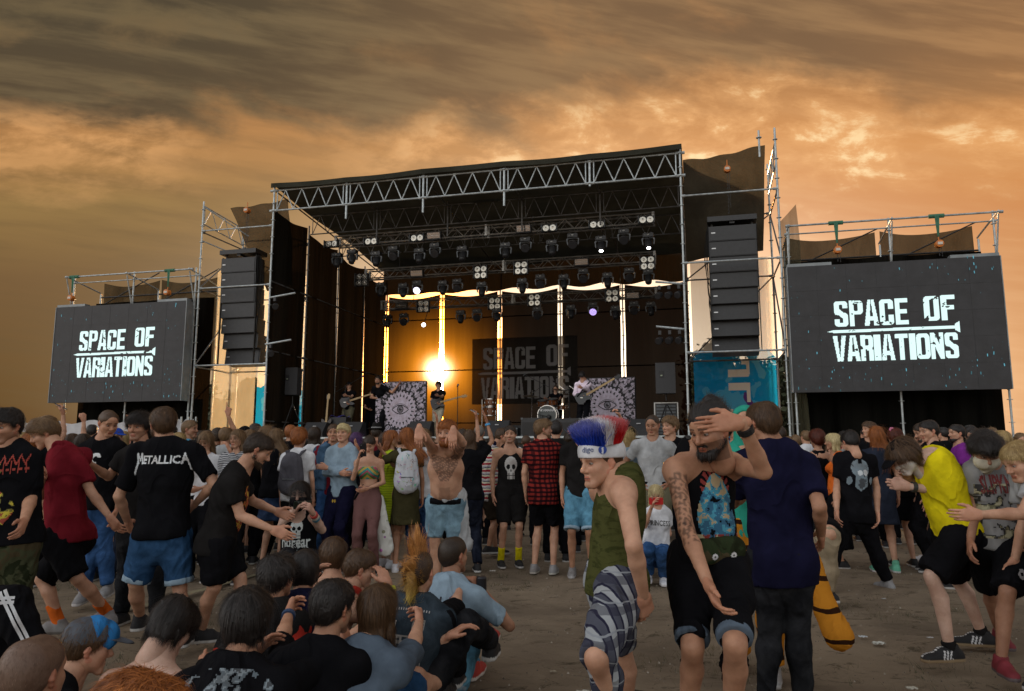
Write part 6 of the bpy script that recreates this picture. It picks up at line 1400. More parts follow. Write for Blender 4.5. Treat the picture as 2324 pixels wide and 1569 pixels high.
# ------------------------------------------------------------ pose helpers used below
def ik(a, c, l1, l2, pole):
    d = c-a; L = np.linalg.norm(d); u = d/max(L, 1e-6)
    if L > (l1+l2)*.995: c = a+u*(l1+l2)*.995; L = (l1+l2)*.995
    x = (l1*l1-l2*l2+L*L)/(2*L); h = math.sqrt(max(l1*l1-x*x, 0)); p = np.array(pole, float); p = p-u*(p@u); return a+u*x+nrm(p)*h, c
def P2(reg, x, y, Y): ox, oy, sc = REG[reg]; return at(ox+x*sc, oy+y*sc, Y)
def arm_to(J, s, tgt, k, yaw, pole=None):
    l = leftv(yaw)*(1 if s == 'l' else -1); e, w = ik(J['s'+s], tgt, .285*k, .255*k, pole if pole is not None else l*.7+np.array((0, 0, -1.))); J['e'+s], J['w'+s] = e, w
def PS(u, Y, yaw, H, label, lean=12, side=0., legs='cross', tl=None, tr=None, z=.10, zt=.735, kn_=None, pf=.66, pole=None, hd=None, **sp_):
    """seated on the ground; tl / tr are hand targets"""
    k = H/1.75; sex = sp_.get('sex', 'm'); X = (u-CU)/FPX*Y; f = dirv(yaw); l = leftv(yaw); U = np.array((0, 0, 1.)); b = max(R(lean), math.acos(min(1, (zt*k-z-.02)/(.66*k)))); o = np.array((X, Y, 0.))
    ax = nrm(U*math.cos(b)+f*math.sin(b)+l*math.sin(R(side))); pel = o+U*z-f*pf*math.sin(b)*k; nk = pel+ax*.505*k; h = nk+nrm(ax+U*.3)*.158*k+f*.02 if hd is None else hd; sw = .168 if sex == 'm' else .146
    J = dict(pel=pel, nk=nk, hd=h, sl=nk-ax*.068*k+l*sw*k, sr=nk-ax*.068*k-l*sw*k, hl=pel+l*.085*k, hr=pel-l*.085*k)
    for s, q in (('l', 1), ('r', -1)):
        hp = J['h'+s]; lg = legs if isinstance(legs, str) else legs[0 if s == 'l' else 1]
        if lg == 'cross': kn = hp+f*.26*k+l*q*.30*k+U*.10; an = pel+f*.34*k-l*q*.10*k; an[2] = .09
        elif lg == 'up': kn, an = ik(hp, o+f*.45*k+l*q*.16*k+U*.09, .44*k, .42*k, U+f*.3)
        else: kn = hp+f*.42*k+l*q*.12+U*.04; an = kn+f*.41*k; an[2] = .09
        if kn_ and s in kn_: kn, an = kn_[s]
        J['k'+s], J['a'+s] = kn, an
        t = tl if s == 'l' else tr
        if t is None: t = J['k'+s]+U*.06-f*.05
        arm_to(J, s, np.array(t), k, yaw, pole)
    sp_.setdefault('k', k); sp_.setdefault('yaw', yaw); sp_['label'] = label; sp_.setdefault('lod', 0 if Y < 3.7 else 1); return person(J, sp_)
def stageuv(u, d): s = sp(u, 930, d)[0]; w = SF.w((s, d, 0)); return w[0], w[1]
def disc(nx, ny): return np.meshgrid((np.arange(nx)+.5)/nx*2-1, (np.arange(ny)+.5)/ny*2-1)
def skull(n=26, m=34):
    x, y = disc(n, m); q = np.zeros((m, n), int); q[(np.hypot(x/.8, (y-.3)/.65) < 1) | ((np.abs(x) < .48) & (y < 0) & (y > -.85))] = 1
    for s in (-1, 1): q[np.hypot((x-s*.34)/.24, (y-.12)/.2) < 1] = 0
    q[np.hypot(x/.09, (y+.18)/.12) < 1] = 0; q[(y < -.38) & (np.abs((x*7) % 1-.5) < .16) & (np.abs(x) < .45)] = 0; q[(np.abs(y+.58) < .03)] = 0; return q
def blotch(nx, ny, seed, thr=(.50, .58, .66), shape=None):
    x, y = disc(nx, ny); n = snoise(ny, nx, 6, seed); q = np.zeros((ny, nx), int)
    for i, t in enumerate(thr): q[n > t] = i+1
    q[(np.hypot(x, y) > 1.02) if shape is None else ~shape(x, y)] = 0; return q
def chest(o, up_off=0., side=0., back=False):
    J, f, u, l = o['J'], o['fwd'], o['up'], o['lat']; c = J['pel']+(J['nk']-J['pel'])*(.62+up_off)+l*side; return c, (-f if back else f)
def stamp(o, cloth, q, colors, w, h, up_off=0., side=0., back=False, name='shirt_print', tilt=0.):
    c, n = chest(o, up_off, side, back); decal(o, cloth, c, n, o['up'], w, h, q, colors, name)
def wristband(o, s, col, off=.03, name='wristband'):
    J = o['J']; d = nrm(J['e'+s]-J['w'+s]); c = J['w'+s]+d*off; mb = MB(); mb.tube(c-d*.012, c+d*.012, .034*o['k'], 14); mb.v = [tuple(np.array(p)-np.array(o['base'])) for p in mb.v]
    ob = mb.build(name, mat('band_'+'_'.join('%d' % int(x*99) for x in col), col, .5), base=(0, 0, 0)); ob.parent = o['P']; ob.location = (0, 0, 0)
def watch(o, s): wristband(o, s, (.012, .012, .014), .04, 'watch')
def headwear(o, kind, m, m2=None):
    HT = o['HT']; base = o['base']; P = o['P']
    def put(name, pr, mt, subs=(), cuts=(), vox=.007, k=.02):
        v, f = field(pr, vox, k, subs, cuts); return obj_np(name, HT(v), f, mt, P, base)
    if kind == 'cap':
        c = put('cap', [Pr((0, -.035, .045), (0, .01, .055), .092, .086)], m, (), [((0, .05, .045), nrm((0, .25, -1)))]); put('cap_brim', [Pr((0, .07, .055), (0, .135, .045), .070, .060, lat=(1, 0, 0), flat=.14)], m2 or m, vox=.006)
    if kind == 'capback':
        put('cap', [Pr((0, -.035, .045), (0, .01, .055), .094, .088)], m, (), [((0, .05, .045), nrm((0, .25, -1)))]); put('cap_panel', [Pr((0, -.02, .075), (0, .03, .075), .076, .073, lat=(1, 0, 0))], m2 or m, (), [((0, .03, .075), nrm((0, .1, -1)))]); 
    if kind == 'fedora':
        put('hat', [Pr((0, -.02, .06), (0, -.01, .13), .092, .078), Pr((0, -.03, .075), (0, .01, .075), .150, .150, lat=(1, 0, 0), flat=1.0, cuts=[((0, 0, .085), (0, 0, 1)), ((0, 0, .072), (0, 0, -1))])], m, [(Pr((0, -.03, .17), (0, .05, .165), .03, .03), .02)]); put('hat_band', [Pr((0, -.02, .09), (0, -.018, .11), .093, .089, cuts=[((0, 0, .11), (0, 0, 1)), ((0, 0, .088), (0, 0, -1))])], m2, vox=.006)
    if kind == 'beanie': put('beanie', [Pr((0, -.03, .045), (0, .0, .06), .096, .090)], m, (), [((0, .05, .040), nrm((0, .25, -1)))])
    if kind == 'hood': put('hood', [Pr((0, -.045, .03), (0, -.005, .045), .112, .104), Pr((0, -.04, -.06), (0, -.05, -.15), .095, .10)], m, [(Pr((0, .09, .01), (0, .12, -.02), .085, .10), .02)])
    if kind == 'mask': put('face_mask', [Pr((-.03, .045, -.05), (.03, .045, -.05), .056, .056), Pr((0, .06, -.06), (0, .05, -.11), .052, .045)], m, (), [((0, .05, -.012), (0, -.2, 1)), ((0, .0, 0), (0, -1, 0))])

# ============================================================ the three men walking at the right centre
o = PX(3, 3.25, 252, 1.74, 'young man in olive vest and plaid shorts wearing a furry blue white red hat', dict(pel=(690, 985), nk=(712, 455, 0), hd=(640, 392, 0), sl=(742, 545, -1), el=(792, 820, -1), wl=(842, 1075, 1), er=(650, 760, 1), wr=(640, 960, -1), kl=(600, 1400, -1), al=(700, 1760, 1), kr=(735, 1330, 1), ar=(745, 1740, 1)),
       top='tank', tc=('olivevest', (.065, .068, .022), 'olive'), bc=('bermuda', (.07, .075, .10), 'bermuda'), leg=.99, bloose=.30, hair='buzz', hc='brown', hyaw=242, hpitch=8, lod=0, fat=.92, skin='fair', hand_l='relax', group='people walking across the open ground', shoe=('low', 'black', (.5, .5, .5)))
def fur_hat(o):
    HT, P, base = o['HT'], o['P'], o['base']; v, f = field([Pr((0, -.04, .045), (0, .01, .055), .100, .094, cuts=[((0, 0, .098), (0, 0, 1))])], .0055, .02, (), [((0, .05, .030), nrm((0, .12, -1)))])
    obj_np('hat_band', HT(v), f, fabric('white', FAB['white']), P, base)
    rg = np.random.default_rng(5); n = 22000; a = rg.uniform(0, 6.283, n); r = .103*np.sqrt(rg.random(n)); r[:5000] = .103; p = np.stack([r*np.sin(a), -.016+r*np.cos(a), np.full(n, .085)], 1); p[:, 2] += .03*(1-(r/.103)**2)
    side = p[:, 1]+.016   # stripes run across the hat
    col = np.where((side > .042)[:, None], (.012, .05, .45), np.where((side > .0)[:, None], (.80, .80, .82), (.62, .012, .018)))
    d = np.stack([p[:, 0]*.22, (p[:, 1]+.016)*.22, np.full(n, .16)], 1)+rg.normal(0, .024, (n, 3)); d /= np.linalg.norm(d, axis=1)[:, None]; L = rg.uniform(.075, .13, (n, 1)); q = np.cross(d, rg.normal(size=(n, 3))); q /= np.linalg.norm(q, axis=1)[:, None]; w = .0016
    V = np.stack([p-q*w, p+q*w, p+d*L*.6+q*w*.7, p+d*L*.6-q*w*.7, p+d*L+np.array((0, 0, -.012))+q*w*.2, p+d*L+np.array((0, 0, -.012))-q*w*.2], 1).reshape(-1, 3); b = (np.arange(n)*6)[:, None]; F = np.concatenate([b+np.array([0, 1, 2, 3]), b+np.array([3, 2, 4, 5])]); C = np.repeat(col*rg.uniform(.6, 1.25, (n, 1)), 6, 0); tip = np.zeros((n*6, 1)); tip[4::6] = tip[5::6] = .22; C = C*(1-tip)+np.array((.8, .75, .78))*tip
    obj_np('hat_fur', HT(V), F, M_HAIR, P, base, C)
    out = dict(o); bv, bf = HT(v), f; out['hb'] = (bv, bf, P); M = HT(np.array([[0, 0, 0], [1, 0, 0], [0, 1, 0], [0, 0, 1]])); X_, Y_, Z_ = [nrm(M[i]-M[0]) for i in (1, 2, 3)]
    for q_, c_, n_, w_, h_, cl in ((text_raster('dige', 26, 14, .01), HT(np.array([[-.035, .075, .072]]))[0], nrm(Y_*.9-X_*.5), .055, .028, {1: (.10, .14, .28)}),): decal(out, 'hb', c_, n_, Z_, w_, h_, q_, cl, 'band_lettering')
    x, y = disc(18, 18); e = np.zeros((18, 18), int); e[np.hypot(x, y) < 1] = 1; e[(np.hypot(x, y) < .85) & (np.abs(x-.12*y) < .22) & (y < .6)] = 2; decal(out, 'hb', HT(np.array([[-.085, .035, .068]]))[0], nrm(-X_+Y_*.55), Z_, .036, .036, e, {1: (.02, .06, .32), 2: (.6, .65, .75)}, 'round_emblem')
fur_hat(o)
def tat_arm(V, C, J, f, l, u):
    x, y, z = V.T; a = J['sr']+(J['er']-J['sr'])*.35; b = J['er']
    for (t, r, sd) in ((.30, .055, 1), (.72, .05, 2), (1.05, .045, 3)):
        c = J['sr']+(J['er']-J['sr'])*t+np.array((0, -.04, 0)); d = np.linalg.norm(V-c, axis=1); n = np.sin(V@np.array((190, 40, 110))+sd)*np.sin(V@np.array((-70, 160, 80)))+.7*np.sin(V@np.array((60, -90, 240)))*np.sin(V@np.array((230, 90, -60))); m = (d < r*1.25) & (n > .05); C[m] = C[m]*.38
    return C
o = PX(3, 3.42, 218, 1.82, 'dark-haired bearded man in black printed vest holding his forehead', dict(pel=(1175, 880), nk=(1145, 325, 0), hd=(1183, 228, -1), sr=(1005, 425, -1), er=(1062, 735, -1), wr=(1172, 1010, -1), sl=(1300, 400, 0), el=(1462, 440, -1), wl=(1350, 183, -1), kr=(1095, 1340, -1), ar=(1060, 1740, 1), kl=(1315, 1330, -1), al=(1290, 1760, 1)),
       top='tank', tc='black', bc='black', leg=.93, cuffs='bluegrey', bloose=.22, hair='topknot', hc='black', beard=.9, beardtone=.55, hyaw=232, hpitch=20, lod=0, skin='mid', fat=.9, hdir_l=(-1, -.1, -.05), hback_l=(.1, -1, .3), hand_l='flat', tattoo=tat_arm, group='people walking across the open ground')
x, y = disc(60, 80); n = snoise(80, 60, 9, 21); q = np.zeros((80, 60), int); bod = np.hypot(x/(.35+.35*(1-y)/2*1.4), (y+.1)/.85) < 1; q[bod] = 1; q[bod & (n > .50)] = 2; q[bod & (n > .60)] = 3; q[bod & (n < .36)] = 0
halo = (np.hypot(x, (y-.45)/.9) < .52) & ~bod & (np.abs(((np.arctan2(y-.3, x)*9/math.pi) % 1)-.5) < .3); q[halo] = 4; q[(np.hypot(x/.16, (y-.55)/.16) < 1)] = 3; q[(y < -.7) & (np.abs(x) < .8) & (n > .45)] = 4; q[(y < -.7) & (np.abs(x) < .8) & (n > .56)] = 3
stamp(o, 'tank_top', q, {1: (.02, .12, .22), 2: (.05, .28, .40), 3: (.42, .34, .20), 4: (.22, .02, .015)}, .27, .36, -.12, .0); watch(o, 'l')
J = o['J']; c = J['pel']+o['up']*.05+o['fwd']*.145-o['lat']*.03; v, f = field([Pr(c-o['lat']*.075, c+o['lat']*.075, .056, .056, lat=o['up'], flat=.62)], .007, .02); v = folds(v, vnormals(v, f), .004, 2, 30)
wb = obj_np('waist_bag', v, f, fab(('camobag', (.028, .040, .018), 'camo')), None, tuple(c)); tag(wb, 'small camouflage waist bag worn by the bearded man in the black vest', 'waist bag')
out = {'b': (v, f, wb), 'base': np.array(c)}
for sd in (-.04, .05): xx, yy = disc(9, 9); e = ((np.hypot(xx, yy) < .9) & (np.hypot(xx, yy) > .25)).astype(int); decal(out, 'b', c+o['lat']*sd-o['up']*.02, o['fwd'], o['up'], .03, .03, e, {1: (.6, .6, .6)}, 'bag_patch')
o = PX(4, 4.2, 8, 1.80, 'man in plain navy t-shirt seen from behind with dark skinny jeans', dict(pel=(318, 880), nk=(278, 300, 0), hd=(222, 190, 0), sl=(120, 400, 0), el=(62, 600, 1), wl=(170, 520, 1), sr=(440, 400, 0), er=(512, 620, -1), wr=(520, 760, 1), kl=(258, 1240, 0), al=(235, 1610, 0), kr=(392, 1230, 0), ar=(430, 1610, 0)),
       top='tee', tc='navy', bottom='jeans', bc=JEANK, bloose=.4, hair='short', hc='brown', hyaw=335, hpitch=5, lod=0, fat=1.06, skin='mid', hem=-.07, slv=.75, group='people walking across the open ground', amp=.014, shoe=('low', 'grey', (.4, .4, .4)))
o = PB(1690, 4.95, 200, 1.70, 'person in teal hood and orange tiger-striped costume behind the navy t-shirt man', 'fwd', stride=.25, top='long', tc='teal', bottom='trousers', bc=('tiger', (.50, .20, .02), 'tiger'), bloose=1.5, hair='bald', hood=1, lod=1, group='people walking across the open ground', shoe=('low', 'grey', (.4, .4, .4)))
headwear(o, 'hood', fab('teal'))
t0 = P2(4, 500, 800, 4.75); pts = [P2(4, 480, 900, 4.75), P2(4, 505, 1020, 4.7), P2(4, 545, 1150, 4.6), P2(4, 590, 1240, 4.55), P2(4, 612, 1285, 4.5)]; prs = [Pr(a, b, .05+.008*i, .058+.008*i) for i, (a, b) in enumerate(zip(pts[:-1], pts[1:]))]; v, f = field(prs, .014, .03); v = folds(v, vnormals(v, f), .006, 4, 60); rg = np.random.default_rng(3); N_ = vnormals(v, f)
obj_np('costume_tail', v, f, fab(('tiger', (.50, .20, .02), 'tiger')), o['P'], o['base'])

# ============================================================ right foreground: yellow shirt and neighbours
o = PX(4, 5.05, 272, 1.82, 'stooping man in bright yellow t-shirt and black cap with pale painted face', dict(pel=(1215, 735), nk=(1085, 355, 0), hd=(968, 362, 0), sl=(1120, 420, 0), el=(1185, 545, 0), wl=(975, 515, 0), er=(1120, 560, 1), wr=(985, 480, -1), kl=(1090, 975, 0), al=(1180, 1335, 0), kr=(1215, 980, 1), ar=(1345, 1265, 0)),
       top='tee', tc='yellow', bc='black', leg=.95, bloose=1.3, hair='shaggy', hc='brown', hyaw=262, hpitch=38, lod=0, hem=.05, skin='pale', hand_l='grip', hand_r='relax', foot_l=262, foot_r=285, sock='black2', sockh=.03, shoe=('low', 'black', (.25, .18, .1), 1), group='dancers on the right of the open ground', facepaint=lambda V, C: np.where(((V[:, 2] < -.01) & (V[:, 1] > .0))[:, None], np.array((.55, .50, .44)), C))
headwear(o, 'cap', fab('black')); wristband(o, 'l', (.03, .03, .03))
o = PX(4, 4.95, 196, 1.76, 'man in grey band t-shirt with white bandana mask over his mouth', dict(pel=(1440, 770), nk=(1395, 392, 0), hd=(1368, 335, -1), sr=(1300, 440, 0), er=(1310, 620, 0), wr=(1290, 790, -1), sl=(1500, 440, 0), el=(1575, 620, 0), wl=(1600, 760, -1), kr=(1385, 1040, 1), ar=(1440, 1260, 1), kl=(1480, 1060, -1), al=(1450, 1395, 0)),
       top='tee', tc='grey', bc='black', leg=.95, bloose=1.2, hair='fluffy', hc='black', hyaw=196, hpitch=38, lod=0, skin='tan', shoe=('low', 'maroon', (.1, .08, .08)), group='dancers on the right of the open ground')
headwear(o, 'mask', fab('cream')); q = text_raster('SLIPKNOT', 66, 20, .03); stamp(o, 't_shirt', q, {1: (.16, .02, .02)}, .29, .12, .10)
q = blotch(50, 46, 8, (.46, .54, .60), lambda x, y: np.maximum(abs(x), abs(y)) < 1); stamp(o, 't_shirt', q, {1: (.02, .02, .02), 2: (.16, .15, .08), 3: (.36, .34, .22)}, .34, .34, -.26, name='lower_print')
xx, yy = disc(14, 16); e = ((np.abs(np.hypot(xx, yy)-.55) < .25) & (xx*yy > -.2)).astype(int); decal(o, 'shorts', o['J']['hl']+(o['J']['kl']-o['J']['hl'])*.62, (0, -1, 0), (0, 0, 1), .07, .08, e, {1: (.4, .38, .38)}, 'shorts_emblem')
o = PX(4, 4.5, 275, 1.78, 'blond man in grey t-shirt reaching in from the right edge', dict(pel=(1740, 780), nk=(1625, 400, 0), hd=(1560, 390, 0), sl=(1660, 470, 0), el=(1560, 655, -1), wl=(1345, 660, 0), kl=(1700, 1100, 0), al=(1740, 1480, 0)), top='tee', tc='ltgrey', bc='black', hair='short', hc='blond', hyaw=262, hpitch=25, lod=0, skin='fair', group='dancers on the right of the open ground')

# ============================================================ left foreground walkers
o = PX(1, 4.95, 176, 1.80, 'man in black shirt with red lettering and yellow print at the left edge', dict(pel=(45, 760), nk=(40, 305, 0), hd=(42, 208, 0), sl=(140, 375, 0), el=(162, 565, 0), wl=(125, 690, -1), sr=(-60, 375, 0), er=(-90, 560, 0), wr=(-80, 700, 0), kl=(90, 1100, 0), al=(80, 1460, 0), kr=(-30, 1100, 0), ar=(-40, 1460, 0)),
       top='tee', tc='black', bottom='trousers', bc=('camo', (.06, .065, .035), 'camo'), hair='quiff', hc='black', hyaw=190, hpitch=12, beardtone=.25, lod=0, fat=1.18, skin='mid', slv=.8, group='people walking on the left of the open ground')
x, y = disc(70, 26); a = np.abs(((x*4) % 1)-.5)*2; q = np.zeros((26, 70), int); q[(np.abs(y-a*.9+.1) < .16)] = 1; q[(np.abs(y+.55) < .12) & (np.abs(((x*6) % 1)-.5) < .3)] = 1; q[(np.abs(((x*5) % 1)-.5) < .09) & (y < .3)] = 1; stamp(o, 't_shirt', q, {1: (.30, .035, .02)}, .36, .13, .16)
q = blotch(60, 80, 5, (.50, .56, .62), lambda x, y: (np.abs(x+.3*np.sin(y*4)) < .42-.1*y)); stamp(o, 't_shirt', q, {1: (.16, .14, .02), 2: (.50, .42, .03), 3: (.28, .04, .02)}, .30, .40, -.18, name='lower_print')
o = PX(1, 5.6, 292, 1.78, 'teenager in dark red polo shirt and black shorts with orange socks', dict(pel=(345, 770), nk=(312, 318, 0), hd=(238, 240, 0), sl=(395, 390, 0), el=(470, 545, 0), wl=(560, 665, 0), er=(215, 560, 1), wr=(225, 465, -1), kl=(400, 990, 0), al=(550, 1160, 1), kr=(215, 990, 0), ar=(300, 1205, 0)),
       top='polo', tc='maroon', bc='black', leg=.93, bloose=1.3, hair='quiff', hc='lightbrown', hyaw=240, hpitch=26, hroll=-10, lod=0, skin='fair', slv=.7, sock='orange', sockh=.13, foot_l=285, foot_r=262, hem=.02, group='people walking on the left of the open ground', shoe=('low', 'grey', (.12, .11, .1)))
o = PX(1, 6.9, 168, 1.84, 'tall crop-haired man in black t-shirt and blue jeans looking down', dict(pel=(500, 590), nk=(530, 272, 0), hd=(562, 192, 0), sr=(440, 320, 0), sl=(608, 320, 0), kr=(470, 820, 0), ar=(430, 1055, 0), kl=(535, 815, 0), al=(555, 1020, 0)), top='tee', tc='black', bottom='jeans', bc=JEANB, hair='buzz', hc='brown', hyaw=128, hpitch=22, lod=0, skin='mid', group='people walking on the left of the open ground', shoe=('low', 'grey', (.5, .5, .5)))
x, y = disc(24, 28); e = ((np.abs(np.hypot(x, y)-.6) < .22) & ((x < .2) | (y > .2))).astype(int); stamp(o, 't_shirt', e, {1: (.6, .62, .62)}, .11, .14, .06, .02)
x, y = disc(14, 10); e = (np.maximum(np.abs(x)*.95, np.abs(y)*.9) > .72).astype(int); stamp(o, 't_shirt', e, {1: (.3, .3, .3)}, .055, .04, .16, -.10, name='small_print')
o = PX(1, 6.3, 186, 1.80, 'man in open black shirt and black jeans with bushy black hair', dict(pel=(715, 690), nk=(735, 305, 0), hd=(722, 212, 0), sr=(640, 360, 0), er=(560, 465, 0), wr=(465, 400, -1), sl=(830, 360, 0), el=(860, 520, 0), wl=(850, 650, 0), kl=(810, 930, 0), al=(805, 1195, 0), kr=(655, 935, 0), ar=(625, 1170, 0)), top='shirt', tc='black2', bottom='jeans', bc=JEANK, hair='fluffy', hc='black', hyaw=186, hpitch=5, beardtone=.35, lod=0, skin='mid', group='people walking on the left of the open ground')
o = PX(1, 5.3, 352, 1.82, 'man seen from behind in black t-shirt with white band name and denim shorts', dict(pel=(838, 755), nk=(862, 285, 0), hd=(832, 196, 0), sl=(715, 340, 0), el=(612, 565, 0), wl=(655, 690, 1), sr=(1005, 345, 0), er=(1105, 500, 0), wr=(1010, 600, 1), kl=(700, 1010, 0), al=(722, 1180, 1), kr=(925, 1020, 0), ar=(950, 1260, 0)),
       top='tee', tc='black', bc=JEANM, leg=.97, cuffs='lblue', bloose=1.0, hair='crop', hc='brown', hyaw=318, hpitch=2, beard=.8, beardtone=.5, lod=0, skin='fair', fat=1.05, slv=.80, hem=.05, group='people walking on the left of the open ground')
q = np.zeros((30, 78), int); tr = text_raster('ETALLIC', 50, 11, .03); q[15:26, 16:66] = tr
x, y = np.meshgrid(np.arange(78), np.arange(30))
for (ax_, ay_, bx_, by_) in ((6, 15, 7, 28), (7, 28, 10, 19), (10, 19, 13, 28), (13, 28, 14, 15), (6, 18, 0, 1), (67, 15, 71, 28), (71, 28, 75, 15), (69, 20, 74, 20), (74, 20, 77, 1)): q[seg2(x, y, ax_, ay_, bx_, by_) < 1.15] = 1
stamp(o, 't_shirt', q, {1: (.62, .66, .68)}, .40, .155, .14, 0, True)
o = PX(1, 5.35, 68, 1.76, 'man lunging to the right in black t-shirt with red and yellow print', dict(pel=(1120, 800), nk=(1235, 430, 0), hd=(1315, 330, 0), sr=(1190, 500, -1), er=(1238, 665, 0), wr=(1400, 735, 0), el=(1300, 590, 1), wl=(1420, 640, 0), kr=(1105, 1030, 0), ar=(1040, 1250, 1), kl=(1235, 985, 0), al=(1290, 1180, 0)), top='tee', tc='black2', bc='black', leg=.92, hair='short', hc='dark', hyaw=72, hpitch=30, beard=.7, lod=0, skin='fair', group='people walking on the left of the open ground')
q = blotch(30, 60, 14, (.48, .56, .62), lambda x, y: np.hypot(x*1.1, y) < 1); stamp(o, 't_shirt', q, {1: (.25, .02, .01), 2: (.50, .38, .03), 3: (.4, .06, .02)}, .16, .32, -.1, -.05)
o = PX(1, 4.0, 92, 1.80, 'person in black tracksuit trousers with white side stripe stretching a leg', dict(pel=(-190, 1130), nk=(-330, 800, 0), hd=(-350, 690, 0), kr=(55, 1110, -1), ar=(190, 1390, 0), kl=(-20, 1180, 1), al=(60, 1420, 0)), top='tee', tc='black', bottom='trousers', bc='black', bloose=1.3, lod=0, foot_r=80, group='people walking on the left of the open ground')
x, y = disc(5, 60); J = o['J']
for a, b in (('hr', 'kr'), ('kr', 'ar')): decal(o, 'trousers', (J[a]+J[b])/2, nrm(np.array((.35, -1, .3))), nrm(J[a]-J[b]), .035, .40, np.where(np.abs(x) > .35, 1, 0), {1: (.55, .57, .58)}, 'side_stripe')

# ============================================================ seated rows, hands on the shoulders in front
G_ = 'people sitting in rows on the ground'
o = PS(128, 2.35, 4, 1.76, 'bald sitting man in the bottom left corner of the ground rows', lean=8, top='tee', tc='black2', bc=JEAND, hair='buzz', hc='shaved', skin='tan', group=G_, hyaw=10)
o = PS(243, 3.2, 40, 1.70, 'sitting man in grey and blue baseball cap', lean=42, top='tee', tc='black', bc='black', hair='short', hc='brown', skin='fair', group=G_, hyaw=55, hpitch=12)
headwear(o, 'cap', fabric('capgrey', (.10, .11, .13)), fabric('capgrey')); HT = o['HT']; v, f = field([Pr((0, .01, .060), (0, .045, .058), .086, .072)], .006, .02, (), [((0, .0, .075), nrm((0, -1, -.5)))]); obj_np('cap_front_panel', HT(v*np.array((1.02, 1.02, 1.02))), f, fabric('capblue', (.03, .17, .42)), o['P'], o['base'])
o = PS(352, 1.86, 12, 1.60, z=.25, zt=.80, label= 'sitting woman with big wavy ginger hair nearest the camera', lean=24, legs='up', sex='f', top='tee', tc='black2', bc=JEAND, bottom='jeans', hair='curly', hc='ginger', hk=1.22, skin='pale', group=G_, hyaw=70, hpitch=25, tl=P2(0, 500, 1440, 2.72), tr=P2(0, 668, 1440, 2.72), hand_l='grip', hand_r='grip')
o = PS(423, 3.28, 12, 1.74, 'shirtless sitting man with shaggy black hair and neck cord bending forward', lean=34, side=0, top='none', bc='black', hair='shaggy', hc='black', skin='pale', group=G_, hpitch=38, hyaw=20)
J = o['J']; mb = MB(); n = [J['nk']+(J['hd']-J['nk'])*.25+.058*(math.cos(a)*o['lat']+math.sin(a)*o['fwd']) for a in np.linspace(0, 6.283, 19)]; mb.path([p-o['base'] for p in n], .0035, 5); ob = mb.build('neck_cord', M_BLACK, base=(0, 0, 0)); ob.parent = o['P']
o = PS(583, 3.02, 2, 1.80, 'large black-haired sitting man with grey pattern on the back of his shirt', lean=6, top='tee', tc='black', bc='black', hair='shaggy', hc='black', skin='mid', fat=1.10, group=G_, hyaw=5, tr=P2(2, 600, 1290, 3.6), tl=P2(0, 560, 1500, 3.3), slv=.85)
q = blotch(80, 70, 31, (.50, .56, .64), lambda x, y: np.hypot(x, y) < 1.1); stamp(o, 't_shirt', q, {1: (.10, .13, .15), 2: (.22, .27, .30), 3: (.05, .06, .07)}, .40, .36, .0, 0, True)
o = PS(739, 3.34, 10, 1.76, 'black-haired sitting man in black shirt with pale letters across the back', lean=16, side=-6, top='tee', tc='black', bc='black', hair='crop', hc='black', skin='mid', group=G_, hyaw=28, hpitch=8, tr=P2(2, 850, 1200, 3.95), tl=P2(2, 270, 1110, 3.9), hand_r='grip', hand_l='grip', slv=.8)
q = text_raster('RIOT', 56, 22, .03); n = snoise(22, 56, 8, 3); q[n > .6] = 0; stamp(o, 't_shirt', q, {1: (.20, .22, .25)}, .34, .12, -.16, -.04, True); wristband(o, 'l', (.02, .05, .12), .02)
o = PS(831, 3.42, 14, 1.70, 'long brown-haired sitting person in blue-grey t-shirt reaching forward', lean=16, side=-8, legs=('cross', 'out'), top='tee', tc='bluegrey', bc=JEANM, hair='bob', hc='brown', skin='fair', group=G_, hyaw=18, kn_={'r': (P2(2, 950, 1490, 3.75), P2(2, 1085, 1530, 4.0)), 'l': (P2(2, 880, 1570, 3.6), P2(2, 1010, 1600, 3.85))}, tr=P2(2, 1005, 1105, 4.05), hand_r='grip', tl=P2(2, 700, 1180, 3.9), slv=.8)
o = PS(646, 4.12, 10, 1.74, 'black-haired sitting man with bright red shirt collar', lean=10, top='tee', tc='red', jacket='black2', bc='black', hair='fluffy', hc='black', skin='mid', group=G_, hyaw=20)
o = PS(706, 4.35, 350, 1.74, 'sitting person with smooth black hair between red collar and shirtless back', lean=12, top='tee', tc='navy', bc='black', hair='mop', hc='black', skin='mid', group=G_)
o = PS(768, 4.9, 352, 1.76, 'shirtless sitting man with straight brown hair seen from behind', lean=4, top='none', bc='black', hair='mop', hc='brown', skin='fair', group=G_, hyaw=0, tl=P2(2, 360, 980, 4.5))
o = PS(828, 4.7, 45, 1.76, 'shirtless sitting man with red bandana round his neck looking right', lean=32, top='none', bc='black', scarf='red', hair='short', hc='brown', skin='fair', group=G_, hyaw=70, hpitch=15, tr=P2(2, 800, 1000, 4.6)); wristband(o, 'r', (.6, .6, .03))
def ombre(v, C): z = v[:, 2]; t = np.clip((.10-z)/.22, 0, 1)[:, None]; L = C.mean(1, keepdims=True); return C*(1-t)+t*L*np.array((1.6, 1.15, .22))
